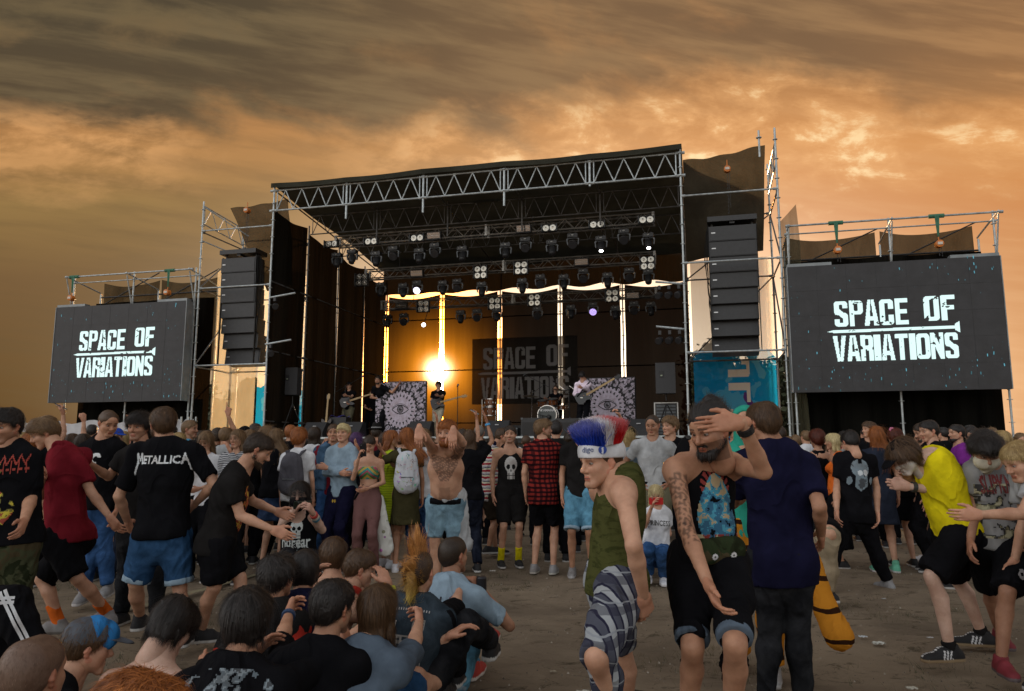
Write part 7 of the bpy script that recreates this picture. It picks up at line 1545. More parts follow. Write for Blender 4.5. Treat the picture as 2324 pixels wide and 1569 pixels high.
o = PS(920, 4.02, 8, 1.78, 'man with tall orange and yellow mohawk in studded denim vest', lean=8, side=-4, legs=('cross', 'up'), top='tee', tc='black', jacket=('vestdenim', (.03, .045, .06), 'denim'), vest=1, bottom='jeans', bc=JEANK, hair='mohawk', hc='orange', haircol2=ombre, hk=1.05, skin='fair', group=G_, hyaw=15, pf=.2, kn_={'r': (P2(2, 1225, 1200, 4.12), P2(2, 1350, 1300, 4.5)), 'l': (P2(2, 1130, 1330, 4.05), P2(2, 1165, 1440, 4.42))}, tr=P2(2, 1205, 985, 4.80), hand_r='grip', slv=.95)
rgd = np.random.default_rng(2)
for (uo, so, w_, h_, sd_) in ((.16, -.08, .06, .05, 1), (.14, .07, .07, .05, 2), (-.05, 0, .18, .10, 3), (-.2, .06, .08, .06, 4), (-.22, -.08, .07, .07, 5)):
    q = blotch(16, 12, 40+sd_, (.45, .55), lambda x, y: np.maximum(abs(x), abs(y)) < 1); q[0] = q[-1] = 2; q[:, 0] = q[:, -1] = 2; stamp(o, 'vest', q, {1: (.12, .12, .11), 2: (.28, .28, .26)}, w_, h_, uo, so, True, 'sewn_patch')
q = np.zeros((5, 60), int); q[1:4, ::3] = 1; stamp(o, 'vest', q, {1: (.5, .5, .5)}, .26, .02, .30, 0, True, 'stud_row')
o = PS(1017, 4.66, 15, 1.80, 'grey-haired sitting man in pale blue-grey t-shirt with black and red print', lean=6, legs=('cross', 'up'), top='tee', tc='lblue', bc=JEANS_, hair='buzz', hc='dark', beardtone=.2, skin='tan', group=G_, hyaw=40, pf=.3, kn_={'r': (P2(2, 1290, 1120, 4.85), P2(2, 1340, 1235, 5.15))}, tr=P2(2, 1310, 1030, 4.75), hand_r='grip', slv=.75, shoe=('low', 'red', (.6, .55, .5)))
x, y = disc(50, 44); q = np.zeros((44, 50), int)
for cx, t, c_ in ((0, 0, 1), (.45, -.5, 1), (-.42, .35, 2), (.2, -.9, 2)): u_ = x-cx+t*(y*y)*.5; q[(np.abs(u_) < .10*(1-np.abs(y+.1))) & (np.abs(y) < .9)] = c_
q[(np.abs(y+.75-x*x*.5) < .07) & (np.abs(x) < .7)] = 2; stamp(o, 't_shirt', q, {1: (.02, .02, .03), 2: (.22, .03, .02)}, .28, .25, .02, 0, True)
mb = MB(); c = P2(2, 1300, 1005, 4.72); mb.lathe(c-np.array((0, 0, .06)), (0, 0, 1), [(0, .024), (.006, .032), (.11, .032), (.12, .026), (.121, .0)], 16); cn = tag(mb.build('drink_can', mat('can_dark', (.03, .03, .035), .3, .6), base=tuple(c)), 'dark drink can held by the grey-haired sitting man', 'can')
o = PX(2, 6.5, 178, 1.74, 'long black-haired man in black skeleton vest and mask crouching with a phone', dict(pel=(315, 860), nk=(318, 600, 0), hd=(325, 512, 0), sr=(250, 640, 0), er=(212, 700, 0), wr=(292, 600, -1), sl=(395, 640, 0), el=(442, 700, 0), wl=(392, 610, -1), kr=(255, 840, -1), ar=(250, 960, 1), kl=(395, 850, -1), al=(400, 960, 1)), top='tank', tc='black', bottom='jeans', bc=JEANK, hair='long', hc='black', skin='pale', hpitch=4, hand_l='grip', hand_r='grip', lod=0, group='crowd around the edge of the open ground')
headwear(o, 'mask', fab('black')); stamp(o, 'tank_top', skull(28, 36), {1: (.55, .6, .58)}, .13, .17, .02, .01); x, y = disc(44, 20); q = text_raster('noFear', 44, 18, .02); stamp(o, 'tank_top', q, {1: (.55, .6, .58)}, .24, .10, -.22, 0, name='shirt_lettering'); q = blotch(40, 20, 9, (.55,), None); stamp(o, 'tank_top', q, {1: (.45, .5, .48)}, .22, .12, -.40, 0, name='lower_print')
phone(o, 'r', 'phone in dark green case held sideways by the crouching masked man', 'wide', (.02, .03, .02)); wristband(o, 'l', (.45, .05, .04)); wristband(o, 'l', (.5, .5, .45), .055); wristband(o, 'l', (.05, .2, .3), .08)
def dup_check(): pass
# ============================================================ standing ring of people (centre)
RG_ = 'crowd around the edge of the open ground'
def pb(*a, **k): k.setdefault('group', RG_); return PB(*a, **k)
def backpack(o, mt, label, back=True, w=.13, h=.36):
    J = o['J']; c = J['pel']+(J['nk']-J['pel'])*.52-o['fwd']*.19; v, f = field([Pr(c-o['up']*h*.32, c+o['up']*h*.30, w*1.15, w*.95, lat=o['lat'], flat=.62)], .012, .03); v = folds(v, vnormals(v, f), .006, 3, 22)
    t = thing('backpack', tuple(c-o['up']*h*.5), label, 'backpack'); b = obj_np('bag', v, f, mt, t, tuple(c-o['up']*h*.5))
    for s in (-1, 1):
        p = [J['nk']-o['up']*.0+o['lat']*s*.09-o['fwd']*.10, J['nk']+o['lat']*s*.085+o['up']*.015, J['nk']+o['lat']*s*.10+o['fwd']*.10-o['up']*.08]; q = [c+o['up']*h*.42+o['lat']*s*.05]+p
        v, f = field([Pr(a, b_, .022, .022, lat=o['lat'], flat=.5) for a, b_ in zip(q[:-1], q[1:])], .009, .01); obj_np('strap', v, f, mt, t, tuple(c-o['up']*h*.5))
    mb = MB(); cc = c-o['fwd']*w*.70-o['up']*.07; L_ = o['lat']; mb.path([cc-L_*.07, cc+L_*.07], .006, 5); mb.build('zip', M_GREYM, t, base=tuple(c-o['up']*h*.5)); return t
def tat_chest(V, C, J, f, l, u):
    c = J['pel']+(J['nk']-J['pel'])*.80; d = V-c; a = d@l; b = d@u; fr = d@f; n = np.sin(a*230+b*60)*np.sin(b*260-abs(a)*120)
    m = (fr > .02) & (np.abs(a) < .12) & (b > -.16+.0*a) & (b < .05+abs(a)*.35) & (np.abs(a) < .03+.6*(b+.17)) & (n > -.35); C[m] = C[m]*np.array((.42, .42, .44)); dl = np.linalg.norm(V-(J['sl']*.5+J['el']*.5), axis=1)
    m2 = (dl < .17) & (np.sin(V@np.array((80, 60, 90)))*np.sin(V@np.array((-60, 90, 50))) > -.5); C[m2] = C[m2]*np.array((.42, .40, .40)); hair = (fr > .0) & (np.abs(a) < .05) & (b < -.22) & (b > -.42); C[hair] *= .72; return C
o = PX(2, 7.05, 182, 1.80, 'bearded shirtless man with chest tattoo thrusting both arms forward', dict(pel=(1112, 545), nk=(1105, 262, -1), hd=(1115, 180, -1), sr=(1042, 272, 0), er=(1010, 222, -1), wr=(965, 150, -1), sl=(1172, 275, 0), el=(1200, 235, -1), wl=(1148, 160, -1), kr=(1050, 760, 0), ar=(1062, 950, 0), kl=(1150, 770, 0), al=(1152, 960, 0)),
       top='none', bc=JEANL, leg=.88, bloose=.1, hair='quiff', hc='ginger', beard=1.15, beardtone=.6, belly=1, fat=1.14, hyaw=200, hpitch=6, lod=0, skin='fair', tattoo=tat_chest, hdir_l=(0, -.35, -.9), hback_l=(0, -1, .35), hdir_r=(0, -.35, -.9), hback_r=(0, -1, .35), belt='black', rise=.05, group=RG_)
J = o['J']; c = J['hl']+o['lat']*.05; v, f = field([Pr(c+o['up']*.09, c-np.array((0, 0, .10)), .055, .06), Pr(c-np.array((0, 0, .08)), c+np.array((.03, -.03, -.36)), .06, .085, lat=o['lat'], flat=.6), Pr(J['pel']+o['up']*.07+o['fwd']*.11, c+o['up']*.07, .03, .05)], .012, .03); v = folds(v, vnormals(v, f), .020, 5, 26, (1, 1, .35)); obj_np('tied_shirt', v, f, fab('ltgrey'), o['P'], o['base'])
pb(760, 9.35, 172, 1.74, 'young man in dark red t-shirt with denim jacket off his shoulders', 'down', tc='maroon', jacket=('denimjacket', (.05, .10, .17), 'denim'), bottom='jeans', bc=JEANB, hair='short', hc='brown', skin='mid', lod=1)
o = pb(784, 8.95, 205, 1.73, 'blond young man in grey sweatshirt with arms crossed', 'cross', top='long', tc=('greymarl', (.20, .22, .26), None) if False else 'lblue', bottom='trousers', bc='navy', hair='quiff', hc='bleach', skin='fair', hyaw=190, lod=1)
x, y = disc(12, 10); e = ((np.abs(np.abs(x)-.5) < .25) | (np.abs(y) < .25)).astype(int); decal(o, 'trousers', o['J']['hr']+np.array((0, 0, -.10)), (0, -1, 0), (0, 0, 1), .05, .04, e, {1: (.6, .40, .03)}, 'small_logo')
o = pb(842, 8.75, 182, 1.58, 'woman in colourful crochet top and mesh leggings filming with a phone', ('front', 'phone'), sex='f', top='bra', tc='teal', bottom='leggings', bc=('meshy', (.17, .085, .08), 'meshy'), hair='bun', hc='dark', skin='fair', hpitch=28, lod=1, hand_r='grip', rise=.13)
ch_ = o['J']['pel']+(o['J']['nk']-o['J']['pel'])*.64; x, y = disc(30, 22); q = (((np.abs(x)*4+y*3) % 4).astype(int)+1); decal(o, 'crochet_top', ch_+o['fwd']*.0, o['fwd'], o['up'], .26, .16, q, {1: (.40, .05, .10), 2: (.02, .26, .24), 3: (.45, .30, .04), 4: (.05, .20, .06)}, 'crochet_pattern')
phone(o, 'r', 'black phone held upright by the woman in mesh leggings')
J = o['J']; v, f = field([Pr(J['sl']+o['up']*.04, J['pel']-o['lat']*.14+o['fwd']*.08, .014, .014)], .008, .01); obj_np('bag_strap', v, f, fab('black'), o['P'], o['base'])
v, f = field([Pr(J['pel']+o['lat']*.13, J['pel']+o['lat']*.20-np.array((0, 0, .55)), .05, .11, lat=o['lat'], flat=.5)], .014, .02); v = folds(v, vnormals(v, f), .012, 5, 22, (1, 1, .3)); obj_np('tied_skirt', v, f, fab(('flowers', (.6, .6, .58), 'flowers')), o['P'], o['base'])
pb(888, 9.25, 50, 1.66, 'woman in neon yellow dress with her arm round a friend', ('down', 'fwd'), sex='f', top='dress', tc=('neondress', (.50, .62, .03), 'neon'), bottom='none', hair='long', hc='ginger', skin='fair', hyaw=85, lod=1, shoe=('low', 'white', (.6, .6, .6)), hairbend=(-.1, 0, 0))
o = pb(925, 8.9, 350, 1.68, 'woman in dark olive dress with wind-blown auburn hair', ('side', 'down'), sex='f', top='dress', tc='dkgreen', bottom='none', hair='wind', hc='ginger', skin='mid', lod=1, hairbend=(.16, 0, .10), shoe=('low', 'white', (.6, .6, .6), 1)); backpack(o, fab(('tropic', (.5, .5, .5), 'tropic')), 'pale backpack with tropical print on the woman in the olive dress')
o = pb(963, 9.2, 330, 1.68, 'woman in white t-shirt and blue jeans behind the shirtless bearded man', ('side', 'down'), sex='f', tc='white', bottom='jeans', bc=JEANB, hair='wind', hc='lightbrown', lod=1, hairbend=(-.12, 0, .06), shoe=('low', 'white', (.6, .6, .6)))
o = pb(681, 8.7, 3, 1.66, 'woman with windswept red-brown hair in white t-shirt carrying a grey backpack', 'down', sex='f', tc='white', bottom='trousers', bc='black', hair='curly', hc='ginger', hk=1.1, lod=1); backpack(o, fabric('packgrey', (.07, .068, .08)), 'grey backpack on the woman in the white t-shirt')
pb(630, 9.2, 5, 1.68, 'woman in black top and denim skirt with tied brown hair', 'fwd', sex='f', tc='black', bottom='skirt', bc=('denimskirt', (.03, .055, .12), 'denim'), hair='wind', hc='lightbrown', lod=1, hairbend=(.1, 0, .08))
o = pb(716, 9.9, 8, 1.72, 'person with dark bob in white t-shirt with camouflage graphic back', 'front', tc='white', bottom='trousers', bc='black', hair='bob', hc='dark', lod=1); q = blotch(26, 40, 3, (.44, .56), lambda x, y: np.maximum(abs(x), abs(y)) < 1); stamp(o, 't_shirt', q, {1: (.03, .035, .03), 2: (.25, .24, .16)}, .20, .36, -.2, .06, True); q = text_raster('PANIC', 28, 8, .03); stamp(o, 't_shirt', q, {1: (.02, .02, .02)}, .18, .045, .22, 0, True, 'shirt_lettering')
pb(662, 10.8, 0, 1.78, 'man with auburn hair seen from behind near the left tripod speaker', 'down', tc='black', hair='short', hc='ginger')
pb(810, 10.4, 20, 1.66, 'person with tousled purple hair in black', 'front', sex='f', tc='black', bottom='trousers', hair='wind', hc='purple', hairbend=(.1, 0, .1))
o = pb(856, 11.8, 0, 1.80, 'man in dark red shirt and black fedora with pale brim', 'down', tc='maroon', hair='short', hc='dark'); headwear(o, 'fedora', fab('black2'), fab('grey'))
pb(874, 10.3, 352, 1.66, 'woman with dark dreadlocks behind the neon dress', 'down', sex='f', tc='black', bottom='trousers', hair='long', hc='dark')
pb(963, 11.2, 350, 1.70, 'person with messy bleached hair raising one arm', ('down', 'high'), tc='black', hair='curly', hc='blond')
o = pb(1088, 11.4, 0, 1.80, 'man with close grey hair and black t-shirt seen from behind', 'down', tc='black', hair='buzz', hc='grey', skin='fair')
o = pb(1050, 10.6, 355, 1.72, 'person holding up a black camera phone right of the shirtless man', ('down', 'high'), tc='black2', hair='short', hc='dark', hand_r='grip'); phone(o, 'r', 'black phone raised right of the shirtless bearded man')
J = Jstand((1066-CU)/FPX*8.9, 8.9, 350, 1.66, 'down', sex='f'); arm_to(J, 'r', P2(2, 1330, 120, 9.1), .95, 350); o = person(J, dict(k=.95, yaw=350, sex='f', tc='black', bottom='trousers', bc=JEAND, hair='long', hc='brown', label='long brown-haired woman raising an arm with a blue wristband', group=RG_, lod=1, skin='tan', hand_r='spread')); wristband(o, 'r', (.05, .3, .6), .03)
o = PX(3, 10.0, 75, 1.74, 'man in red white striped polo shirt leaning to the right', dict(pel=(50, 560), nk=(72, 300, 0), hd=(112, 258, 0), sr=(40, 340, 0), er=(30, 460, 0), wr=(95, 480, 0), kr=(85, 690, 0), ar=(45, 825, 0), kl=(70, 690, 0), al=(80, 830, 0)), top='polo', tc=('polostripe', (.5, .5, .5), 'polo'), bc='darkbrown', hair='short', hc='brown', hyaw=100, lod=1, skin='mid', collarc='navy', group=RG_)
o = pb(1157, 9.3, 172, 1.72, 'man in black skull vest and black shorts with yellow socks', 'down', top='tank', tc='black2', bc='black2', hair='short', hc='dark', skin='fair', sock='yellow', sockh=.16, beardtone=.3, hyaw=185, lod=1); stamp(o, 'tank_top', skull(30, 44), {1: (.5, .5, .48)}, .19, .30, -.12, 0)
o = pb(1232, 8.8, 15, 1.78, 'man in red plaid shirt and black shorts looking back to the right', ('down', 'fwd'), top='shirt', tc=('plaid', (.20, .022, .018), 'plaid'), bc='black', hair='quiff', hc='lightbrown', beard=.8, hyaw=82, lod=0, skin='fair', hem=-.10, amp=.012, fat=1.08, shoe=('low', 'grey', (.45, .45, .4)))
pb(1261, 9.7, 5, 1.80, 'black-haired man in black t-shirt standing behind the plaid shirt', 'down', tc='black2', bottom='trousers', hair='short', hc='black', lod=1)
pb(1290, 10.6, 0, 1.66, 'dark-haired woman with low bun and olive top', 'down', sex='f', tc='khaki', bottom='trousers', hair='bun', hc='dark')
o = pb(1316, 8.6, 190, 1.76, 'man in dark polo and light denim shorts with his hand at his mouth', ('chin', 'down'), top='polo', tc='black2', bc=JEANS_, cuffs='lblue', hair='short', hc='dark', skin='mid', hyaw=200, lod=1, leg=.97, shoe=('low', 'grey', (.45, .45, .45)))
J = Jstand((1404-CU)/FPX*10.6, 10.6, 355, 1.76, 'down'); arm_to(J, 'r', P2(0, 1400, 925, 10.4), 1., 355, (1, 0, -.2)); o = person(J, dict(k=1, yaw=355, tc='black', bottom='trousers', hair='short', hc='lightbrown', label='man in black holding a phone high above the furry hat', group=RG_, lod=1, hand_r='grip')); phone(o, 'r', 'dark phone held high above the furry hat', 'wide')
o = pb(1425, 8.9, 0, 1.70, 'long-haired person in pale blue t-shirt and black cap behind the furry hat', 'down', sex='f', tc='lblue', bottom='trousers', hair='long', hc='blond', lod=1); headwear(o, 'beanie', fab('black'))
o = pb(1479, 8.6, 190, 1.82, 'crop-haired man in grey t-shirt with both hands on his hips', 'hips', tc='ltgrey', bc='khaki', hair='buzz', hc='dark', skin='tan', hyaw=205, hpitch=14, lod=1, belt='black', hem=.03)
pb(1518, 9.1, 195, 1.82, 'curly-haired man in black t-shirt looking to the left', 'down', tc='black', bottom='jeans', bc=JEAND, hair='curly', hc='lightbrown', skin='fair', hyaw=235, lod=1)
o = PX(3, 8.2, 190, 1.64, 'blonde girl in white t-shirt and jeans squatting with a red phone', dict(pel=(905, 840), nk=(915, 625, 0), hd=(905, 560, 0), sr=(868, 655, 0), er=(848, 720, -1), wr=(882, 625, -1), sl=(958, 655, 0), el=(975, 760, 0), wl=(895, 830, -1), kr=(870, 840, -1), ar=(865, 960, 1), kl=(940, 860, -1), al=(945, 975, 1)), sex='f', tc='white', bottom='jeans', bc=JEANB, hair='bob', hc='bleach', skin='fair', hpitch=12, lod=0, group=RG_, shoe=('low', 'white', (.6, .6, .6)))
q = text_raster('PRINCESS', 44, 11, .01); stamp(o, 't_shirt', q, {1: (.03, .03, .03)}, .24, .055, .04, 0); phone(o, 'r', 'red phone held up by the squatting blonde girl', 'wide', (.45, .02, .02))
pb(1664, 9.0, 185, 1.76, 'smiling man in bright blue t-shirt and red floral shorts', 'down', tc='skyblue', bc=('redfloral', (.30, .03, .04), 'floral'), hair='short', hc='lightbrown', skin='mid', lod=1)
pb(1690, 8.5, 170, 1.66, 'person in white t-shirt and grey shorts behind the navy t-shirt man', 'down', tc='white', bc='ltgrey', hair='short', hc='brown', lod=1)
pb(1766, 9.6, 10, 1.72, 'dark-haired man in pale blue shirt beside the red-haired woman', 'down', tc='lblue', bottom='jeans', bc=JEAND, hair='short', hc='dark')
pb(1850, 9.5, 0, 1.66, 'woman with wavy dark red hair in black top', 'down', sex='f', top='sun', tc='black', bottom='none', hair='curly', hc='red', hk=1.1, lod=1)
pb(1888, 9.2, 290, 1.62, 'woman with short bleached hair in orange vest looking left', 'down', sex='f', top='tank', tc='orange', bottom='skirt', bc='black', skirtlen=.7, hair='bob', hc='bleach', skin='mid', lod=1, hem=.06)
o = PX(4, 7.8, 352, 1.80, 'man leaning over in black t-shirt with large grey print on the back', dict(pel=(700, 660), nk=(690, 345, 0), hd=(675, 288, 0), sl=(618, 375, 0), el=(600, 530, 0), wl=(600, 640, -1), sr=(770, 380, 0), er=(805, 520, 0), wr=(810, 650, -1), kl=(600, 820, 0), al=(540, 1000, 0), kr=(790, 830, 0), ar=(862, 1000, 0)), tc='black', bottom='trousers', bc='black', hair='short', hc='black', lod=0, hpitch=25, skin='fair', group=RG_, shoe=('low', 'grey', (.35, .3, .28)))
x, y = disc(44, 56); q = np.zeros((56, 44), int); hdm = (np.hypot(x/.62, (y-.45)/.5) < 1) & ~((np.abs(x-.0) < .14) & (y > .72)); q[hdm | ((np.abs(x-.05) < .42) & (y < .5) & (y > -.75+.6*np.abs(x)))] = 1; n = snoise(56, 44, 7, 2); q[(q == 1) & (n > .60)] = 3; q[(np.hypot((x+.05)/.2, (y-.22)/.14) < 1) | (np.hypot((x-.33)/.16, (y-.24)/.17) < 1)] = 2; q[(np.hypot((x-.1)/.26, (y+.2)/.12) < 1)] = 3; q[(np.hypot((x+.72)/.16, (y+.2)/.22) < 1) | (np.hypot((x-.74)/.14, (y+.2)/.2) < 1)] = 1
stamp(o, 't_shirt', q, {1: (.16, .21, .24), 2: (.55, .6, .62), 3: (.05, .06, .07)}, .30, .38, .0, 0, True)
pb(1967, 11.2, 200, 1.84, 'tall short-haired man facing left under the larger screen', 'down', tc='black', bottom='trousers', hair='quiff', hc='brown', hyaw=265)
pb(1984, 8.9, 15, 1.70, 'woman with long ginger hair in dark blue dress and mint shoes', 'down', sex='f', top='dress', tc='navy2', bottom='none', hair='wind', hc='ginger', hairbend=(.08, 0, .0), lod=1, skin='fair', shoe=('high', (.12, .42, .28), (.6, .6, .6)))
o = pb(2026, 9.3, 10, 1.68, 'woman with dark red hair and a pink flower', 'down', sex='f', tc='black', bottom='skirt', bc='black', hair='curly', hc='red', lod=1); c = o['HT'](np.array([[-.06, -.05, .12]]))[0]; mb = MB()
for i in range(6): a = i*1.047; mb.lathe(c+np.array((.018*math.cos(a), -.01, .018*math.sin(a))), (0, -1, 0), [(0, .014), (.008, .012), (.012, 0)], 8)
mb.v = [tuple(np.array(p)-o['base']) for p in mb.v]; ob = mb.build('hair_flower', mat('pink_petal', (.6, .18, .30), .6), base=(0, 0, 0)); ob.parent = o['P']
pb(2086, 9.7, 340, 1.66, 'woman in dark plaid skirt and white trainers', 'down', sex='f', tc='black', bottom='skirt', bc=('darkplaid', (.02, .025, .05), 'plaid'), hair='bun', hc='black', lod=1, shoe=('low', 'white', (.6, .6, .6)))
pb(2092, 8.9, 290, 1.74, 'bearded man with shaved sides looking down behind the cap', 'down', tc='black', bottom='trousers', hair='short', hc='dark', beard=.9, hyaw=275, hpitch=20, lod=1)
pb(2133, 7.9, 300, 1.74, 'dark-haired man in black t-shirt behind the yellow shirt', 'down', tc='black', bottom='trousers', hair='short', hc='black', hyaw=265, hpitch=10, lod=1, bend=10)
pb(2168, 9.5, 290, 1.74, 'bearded man with magenta shirt facing left', 'down', tc='purple', bottom='trousers', hair='short', hc='black', beard=1., hyaw=268)
pb(2208, 9.9, 285, 1.70, 'black-haired man in profile right of the magenta shirt', 'down', tc='black', bottom='trousers', hair='short', hc='black', hyaw=262)
pb(2196, 11.0, 10, 1.78, 'tall dark-haired person in black furthest back at the right', 'down', tc='black', bottom='trousers', hair='mop', hc='black')
pb(2242, 10.1, 185, 1.72, 'woman with light brown hair facing the camera at the right', 'down', sex='f', tc='grey', bottom='trousers', hair='pony', hc='lightbrown', skin='mid')
pb(2268, 7.8, 350, 1.62, 'long blonde-haired woman behind the grey band t-shirt', 'down', sex='f', tc='khaki', bottom='trousers', hair='long', hc='blond', lod=1)
pb(2308, 9.0, 200, 1.62, 'woman with tied-back hair and pink scarf at the right edge', 'down', sex='f', tc='purple', bottom='trousers', hair='bun', hc='lightbrown')
o = PX(4, 7.0, 300, 1.68, 'person in beige trousers bending over behind the costume tail', dict(pel=(545, 760), nk=(470, 660, 1), hd=(430, 660, 1), kl=(560, 900, 0), al=(560, 1060, 0), kr=(530, 890, 0), ar=(535, 1060, 0)), sex='f', tc='black', bottom='trousers', bc='beige', hair='short', hc='dark', lod=1, belt='bluegrey', group=RG_)

# ============================================================ left background
o = pb(100, 8.9, 352, 1.70, 'person raising a phone at the far left of the crowd', ('down', 'high'), tc='black', hair='short', hc='dark', hand_r='grip'); phone(o, 'r', 'phone raised against the sky at the far left')
J = Jstand((138-CU)/FPX*9.6, 9.6, 20, 1.74, 'down'); arm_to(J, 'r', P2(0, 190, 957, 9.5), 1., 20); o = person(J, dict(k=1, yaw=20, tc='grey', bottom='trousers', hair='buzz', hc='grey', label='man with receding hair punching a fist forward', group=RG_, lod=1, hand_r='fist', skin='fair'))
pb(64, 9.3, 10, 1.64, 'woman with fair hair in pale denim top at the far left', 'down', sex='f', tc='lblue', bottom='trousers', hair='pony', hc='blond')
pb(80, 7.9, 20, 1.58, 'woman with long frizzy ginger hair behind the red polo', 'down', sex='f', tc='black', bottom='trousers', hair='curly', hc='ginger', hk=1.1, lod=1)
o = pb(171, 9.2, 0, 1.62, 'brown-haired woman holding up a black phone left of the crop-haired man', ('phone', 'down'), sex='f', tc='black', bottom='trousers', hair='long', hc='brown', hand_l='grip'); phone(o, 'l', 'black phone above the red polo shirt')
pb(195, 8.4, 10, 1.60, 'dark-haired woman between the red polo and the crop-haired man', 'down', sex='f', tc='khaki', bottom='trousers', hair='long', hc='dark')
o = pb(272, 9.2, 170, 1.68, 'person in a bright blue cap behind the crop-haired man', 'down', tc='grey', hair='short', hc='brown', hyaw=120); headwear(o, 'cap', fabric('capblue2', (.02, .07, .40)))
J = Jstand((285-CU)/FPX*9.6, 9.6, 0, 1.66, 'down', sex='f'); arm_to(J, 'r', P2(0, 297, 962, 9.3), .95, 0); o = person(J, dict(k=.95, yaw=0, sex='f', tc='black', bottom='trousers', hair='long', hc='blond', label='blonde woman raising an arm with a yellow wristband', group=RG_, lod=2)); wristband(o, 'r', (.7, .6, .03), .03)
pb(262, 8.3, 5, 1.58, 'dark-haired woman in black between the two tall men at left', 'down', sex='f', tc='black', bottom='jeans', bc=JEAND, hair='long', hc='dark')
pb(411, 8.6, 358, 1.62, 'woman with straight blonde hair seen from behind', 'down', sex='f', tc='black', bottom='trousers', hair='long', hc='blond', lod=1)
o = pb(398, 10.2, 0, 1.66, 'person in a black cap beside the blonde woman', 'down', tc='grey', hair='short', hc='brown'); headwear(o, 'capback', fab('black'))
pb(432, 9.6, 60, 1.80, 'man in bright blue t-shirt looking right in profile', 'down', tc='skyblue', bottom='trousers', hair='short', hc='lightbrown', hyaw=95, lod=1, skin='tan')
pb(463, 9.9, 0, 1.66, 'person with curly dark hair beside the blue t-shirt man', 'down', tc='black', bottom='trousers', hair='curly', hc='dark')
J = Jstand((498-CU)/FPX*9.5, 9.5, 350, 1.70, 'down'); arm_to(J, 'r', P2(0, 518, 944, 9.4), .97, 350, (1, 0, -.3)); o = person(J, dict(k=.97, yaw=350, tc='black', bottom='trousers', hair='short', hc='dark', label='dark-haired person pointing one finger straight up', group=RG_, lod=1, hand_r='point', skin='mid', hdir_r=(0, 0, 1), hback_r=(0, -1, 0)))
o = pb(474, 8.3, 180, 1.62, 'woman with long light brown hair looking down at her phone', ('front', 'phone'), sex='f', tc='white', bottom='trousers', hair='long', hc='lightbrown', hpitch=25, lod=1, hand_r='grip'); phone(o, 'r', 'dark phone held by the woman with long light brown hair')
pb(516, 9.3, 5, 1.70, 'short-haired man in grey t-shirt seen from behind', 'down', tc='ltgrey', bottom='trousers', hair='short', hc='lightbrown', lod=1)
pb(546, 8.2, 188, 1.64, 'frowning woman with long brown hair and striped top', ('chin', 'down'), sex='f', top='long', tc=('breton', (.4, .4, .4), 'breton'), bottom='trousers', hair='long', hc='lightbrown', lod=1, hyaw=200)
o = pb(558, 10.5, 0, 1.74, 'person in a black beanie near the left tower', 'down', tc='black', hair='short', hc='dark'); headwear(o, 'beanie', fab('black'))
o = pb(582, 10.8, 10, 1.80, 'man taking a photo of the stage near the left corner post', ('down', 'phone'), tc='black', hair='short', hc='dark', hand_r='grip'); phone(o, 'r', 'phone held up near the left corner post')
pb(571, 9.5, 350, 1.68, 'woman with centre-parted brown hair behind the frowning woman', 'down', sex='f', tc='black', bottom='trousers', hair='long', hc='lightbrown')
pb(22, 7.9, 30, 1.70, 'person in black behind the man with red lettering', 'down', tc='black', bottom='jeans', bc=JEANB, hair='short', hc='dark')
pb(604, 9.7, 120, 1.72, 'man with swept brown hair bowing his head left of the backpack', 'down', tc='black', bottom='trousers', hair='wind', hc='lightbrown', hpitch=40, lod=1)

# ============================================================ packed rows against the stage
protos = []
looks = [('m', 'black', 'short', 'black'), ('f', 'black2', 'long', 'brown'), ('m', 'grey', 'crop', 'dark'), ('f', 'black', 'long', 'lightbrown'), ('m', 'black2', 'fluffy', 'brown'), ('f', 'khaki', 'bun', 'dark'), ('m', 'navy', 'buzz', 'brown'), ('f', 'maroon', 'bob', 'black'), ('m', 'white', 'short', 'lightbrown')]
LAB = 'person in the packed rows seen from behind below the stage edge'; GL = 'packed rows against the stage front'
rr = random.Random(5); slots = []
for Yr in (11.6, 12.6, 13.6, 14.8, 16.0):
    u = -60+rr.random()*40
    while u < 2390:
        if not (590 < u < 1560) and Yr > 14: u += 60; continue
        slots.append((u, Yr+rr.uniform(-.3, .3))); u += rr.uniform(.55, .85)*FPX/Yr
rr.shuffle(slots); slots = slots[:150]
for i, (u, Y_) in enumerate(slots):
    X_ = (u-CU)/FPX*Y_; st_d = (SF.R.T @ (np.array((X_, Y_, 0))-SF.o))[1]
    if st_d > -.8: continue
    if len(protos) < 9:
        sx, tc_, hr_, hc_ = looks[len(protos)]; o = PB(u, Y_, rr.uniform(-15, 15), rr.uniform(1.6, 1.8), LAB, rr.choice(['down', 'down', 'front', 'phone']), sex=sx, tc=tc_, hair=hr_, hc=hc_, bottom='trousers', lod=2, group=GL); o['P'].location = (X_, Y_, 0); protos.append(o['P']); continue
    c = copy_tree(protos[i % 9]); q = rr.uniform(.93, 1.05); c.location = (X_, Y_, 0); c.rotation_euler = (0, 0, R(rr.uniform(-35, 35))); c.scale = (q, q, q)

